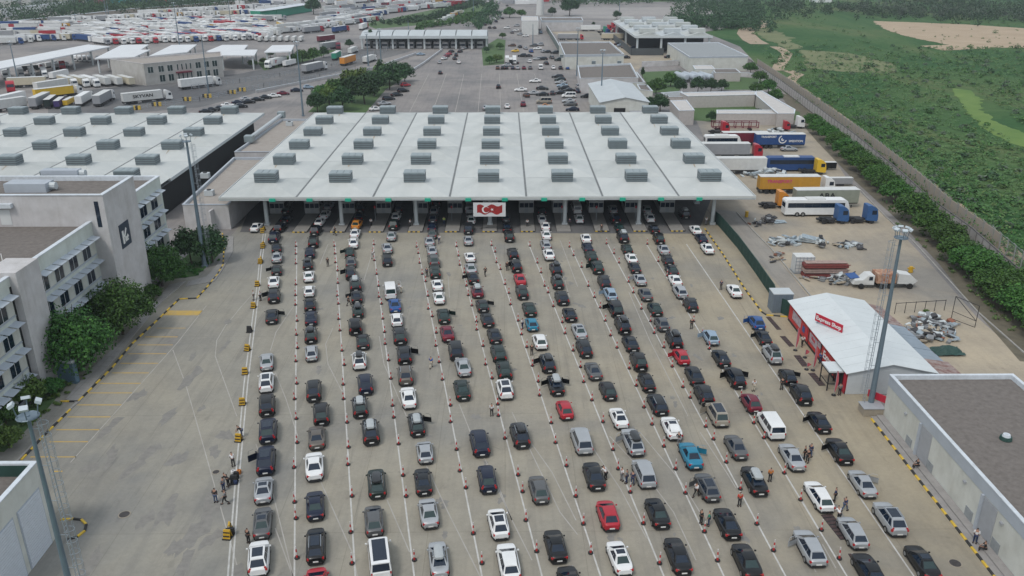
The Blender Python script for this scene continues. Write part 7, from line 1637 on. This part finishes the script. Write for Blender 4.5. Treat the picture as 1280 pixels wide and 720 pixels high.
prow((408,14),(590,2),20,math.radians(50),'fourth row right of the big round tree',1.1)
prow((330,15),(380,10),6,math.radians(12),'small row left of the big round tree',1.1)
prow((410,6),(560,-3),14,math.radians(50),'far row at the top edge',1.15)
prow((340,6),(390,3),5,math.radians(12),'short far row at the top edge',1.15)
prow((545,33),(575,17),6,math.radians(65),'slip road beside the motorway',.8)
prow((690,2),(900,-1),16,math.radians(5),'far right line behind the empty yard',1.0)
# thousands more beyond: one mass
mb = MB(); r_ = random.Random(5)
for i in range(420):
    u = r_.uniform(-150,880); v = r_.uniform(-8,7) if u > 300 else r_.uniform(-6,4)+max(0,(60-u)*.06)
    if 575 < u < 650 and r_.random() < .6: continue
    if 690 < u < 960 and v > 1: continue
    if u > 860: continue
    p = G(u, v); mb.m = r_.choice([0,0,0,0,1,1,2,3,4]); mb.cbox((p.x, p.y, 2.2), (14,2.6,3.4), r_.choice([.2,.9,.9,-.8])+r_.uniform(-.1,.1))
for (ua, va, ub, vb, n_, hd) in ((100,51.5,330,47,26,-.66),(90,48.5,340,44.5,28,-.66),(120,42.5,335,38.5,26,-.66),(100,38.5,330,32,26,2.48),(70,33,330,24.5,26,-.66),(20,42,90,41,7,.15),(0,34,120,31,12,.15),(350,38,470,23,18,.87),(400,27,520,13,18,.87),(400,18,575,6,24,.87)):
    pa, pb_ = G(ua, va), G(ub, vb)
    for i in range(n_):
        if r_.random() < .12: continue
        p = pa.lerp(pb_, (i+.5)/n_); mb.m = r_.choice([0,0,0,0,0,1,1,1,2,3,4]); h_ = hd+r_.uniform(-.06,.06); c_, s_ = math.cos(h_), math.sin(h_); q = (p.x+r_.uniform(-1,1), p.y+r_.uniform(-3,3))
        mb.cbox((q[0], q[1], 2.55), (13.4,2.5,2.8), h_); mb.m = r_.choice([0,0,0,1,2,4]); mb.cbox((q[0]+c_*8.1, q[1]+s_*8.1, 2.0), (2.0,2.4,3.0), h_); mb.m = 5; mb.cbox((q[0]+c_*.6, q[1]+s_*.6, .6), (13,2.0,1.1), h_)
o = link('distant_lorries', mb.mesh('distant_lorries', [paint('white'), paint('off white'), paint('mid grey'), paint('trailer blue'), paint('red'), BLKP])); stuff('distant_lorries', o, 'mass of pale lorries beyond the last rows of the park', 'lorries')
# fence sheeting, teal roofs, containers far off
def farbuild(label, u0, u1, v, z, depth, wall, roof):
    a, b = G(u0, v), G(u1, v); r, P, c = building('far_building', label, 'building', [(a.x,a.y),(b.x,a.y),(b.x,a.y+depth),(a.x,a.y+depth)], z, wall=wall, roof=roof, ph=.2); return r
TEAL = mat('teal_roof', (.03,.28,.34), rough=.5, var=.1); BLR = mat('blue_roof', (.05,.13,.32), rough=.5, var=.1); PNK = mat('pink_roof', (.45,.05,.16), rough=.6, var=.1)
farbuild('long turquoise-roofed hall at the top left', 138, 166, 4, 9, 60, TEAL, TEAL); farbuild('blue-roofed hall at the far left', 28, 40, 9, 7, 30, WALLG, BLR); farbuild('pink-roofed shed in the far left trees', 118, 136, 4, 7, 16, PNK, PNK)
farbuild('red-brown roofed shed at the far left', 50, 62, 6, 6, 20, WALLG, PAINT['burgundy']); farbuild('pale warehouse at the far left', 66, 84, 6, 6, 25, WALLC, METALR)
farbuild('low grey sheds at the far left edge', -10, 20, 9, 6, 20, WALLG, LOUV)
for i in range(8): farbuild('white gabled store, %s in the line at the far left'%ordn(i+1), -4+i*10, 3+i*10, 22-i*1.3, 6, 16, paint('white'), WR)
lowwall('sheeted_fence', 'bright green sheeted fence line across the lorry park', [(320,24),(340,21.5),(362,17.5),(384,14)], 6.0, mat('green_sheeting', (.02,.26,.16), rough=.6, var=.08), t=9)
lowwall('perimeter_wall', 'pale perimeter wall along the far side of the lorry park', [(-40,37),(60,27.5),(160,16),(310,4)], 3, mat('perimeter_tan', (.42,.36,.30), rough=.9, var=.1), t=2)
farbuild('small white farm shed in the far field', 1020, 1040, 3, 6, 20, paint('white'), WR)
farbuild('long low pale building behind the far yard', 870, 900, 3, 7, 20, paint('off white'), WR)
# roadside: concrete blocks and lorry-road railing
for i, (u, v) in enumerate([(170,137),(196,132.5),(234,126),(259,122),(290,117),(302,114)]):
    o = thing('striped_block', 'yellow and black block, %s from left along the lorry road' % ordn(i+1), 'barrier block', G(u, v), .1, 'striped blocks along the lorry road')
    for k in range(4): mb = MB(); mb.box(-1.6+k*.8,-.82+k*.8,-.4,.4,0,1.3); part('stripe_block', mb, YK if k % 2 else BK, o)
def railing(label, pxs, h=1.8, step=3.0):
    pts = [G(*p) for p in pxs]; o = thing('railing', label, 'railing', pts[0])
    for a, b in zip(pts[:-1], pts[1:]):
        mb = MB(); L = (b-a).length; n = max(1, int(L/step))
        for k in range(n+1): q = a.lerp(b, k/n)-pts[0]; mb.box(q.x-.07,q.x+.07,q.y-.07,q.y+.07,0,h)
        for z in (.6,1.2,h): mb.tube(a-pts[0]+Vector((0,0,z)), b-pts[0]+Vector((0,0,z)), .04, n=4)
        q = part('rail_section', mb, STEEL, o); q['kind'] = 'stuff'
    return o
railing('long thin railing between the lorry road and the car road', [(150,140),(250,127),(330,110),(400,98),(462,88)])
railing('thin railing along the far edge of the lorry road', [(240,112),(300,104),(350,96),(415,84),(470,68),(500,58)])
lowwall('median_barrier', 'low concrete barrier right of the bus lane to the toll canopy', [(505,96),(530,80),(553,63)], .9, WALLG)
lowwall('median_barrier', 'low concrete barrier along the lorry road under the masts', [(320,116),(400,100),(470,86),(520,68)], .9, WALLG)
# rooftop skylight dots, parapet details: aircon on the customs hall
for (u, v, z_, lb) in ((702,72,5,'small white unit on the low brown roof, left'),(742,80,5,'small dark unit on the low brown roof, middle'),(774,80,5,'small dark unit on the low brown roof, right')):
    o = thing('roof_unit', lb, 'roof unit', G(u, v, z_)); mb = MB(); mb.box(-.8,.8,-.6,.6,0,1.2); part('casing', mb, VENTB, o); mb = MB(); mb.box(-.9,.9,-.7,.7,1.2,1.3); part('lid', mb, VENTT, o)
# ================================================================ air
mb = MB(); mb.box(-2500,2500,-200,3200,-1.5,53.5)
hz = bpy.data.materials.new('haze_air'); hz.use_nodes = True; nt = hz.node_tree; nt.nodes.clear(); out = nt.nodes.new('ShaderNodeOutputMaterial'); pv = nt.nodes.new('ShaderNodeVolumePrincipled')
pv.inputs['Color'].default_value = (.80,.88,.96,1); pv.inputs['Density'].default_value = .00017; pv.inputs['Anisotropy'].default_value = 0.2
nt.links.new(pv.outputs[0], out.inputs['Volume'])
hzo = link('haze', mb.mesh('haze', hz)); hzo['kind'] = 'stuff'
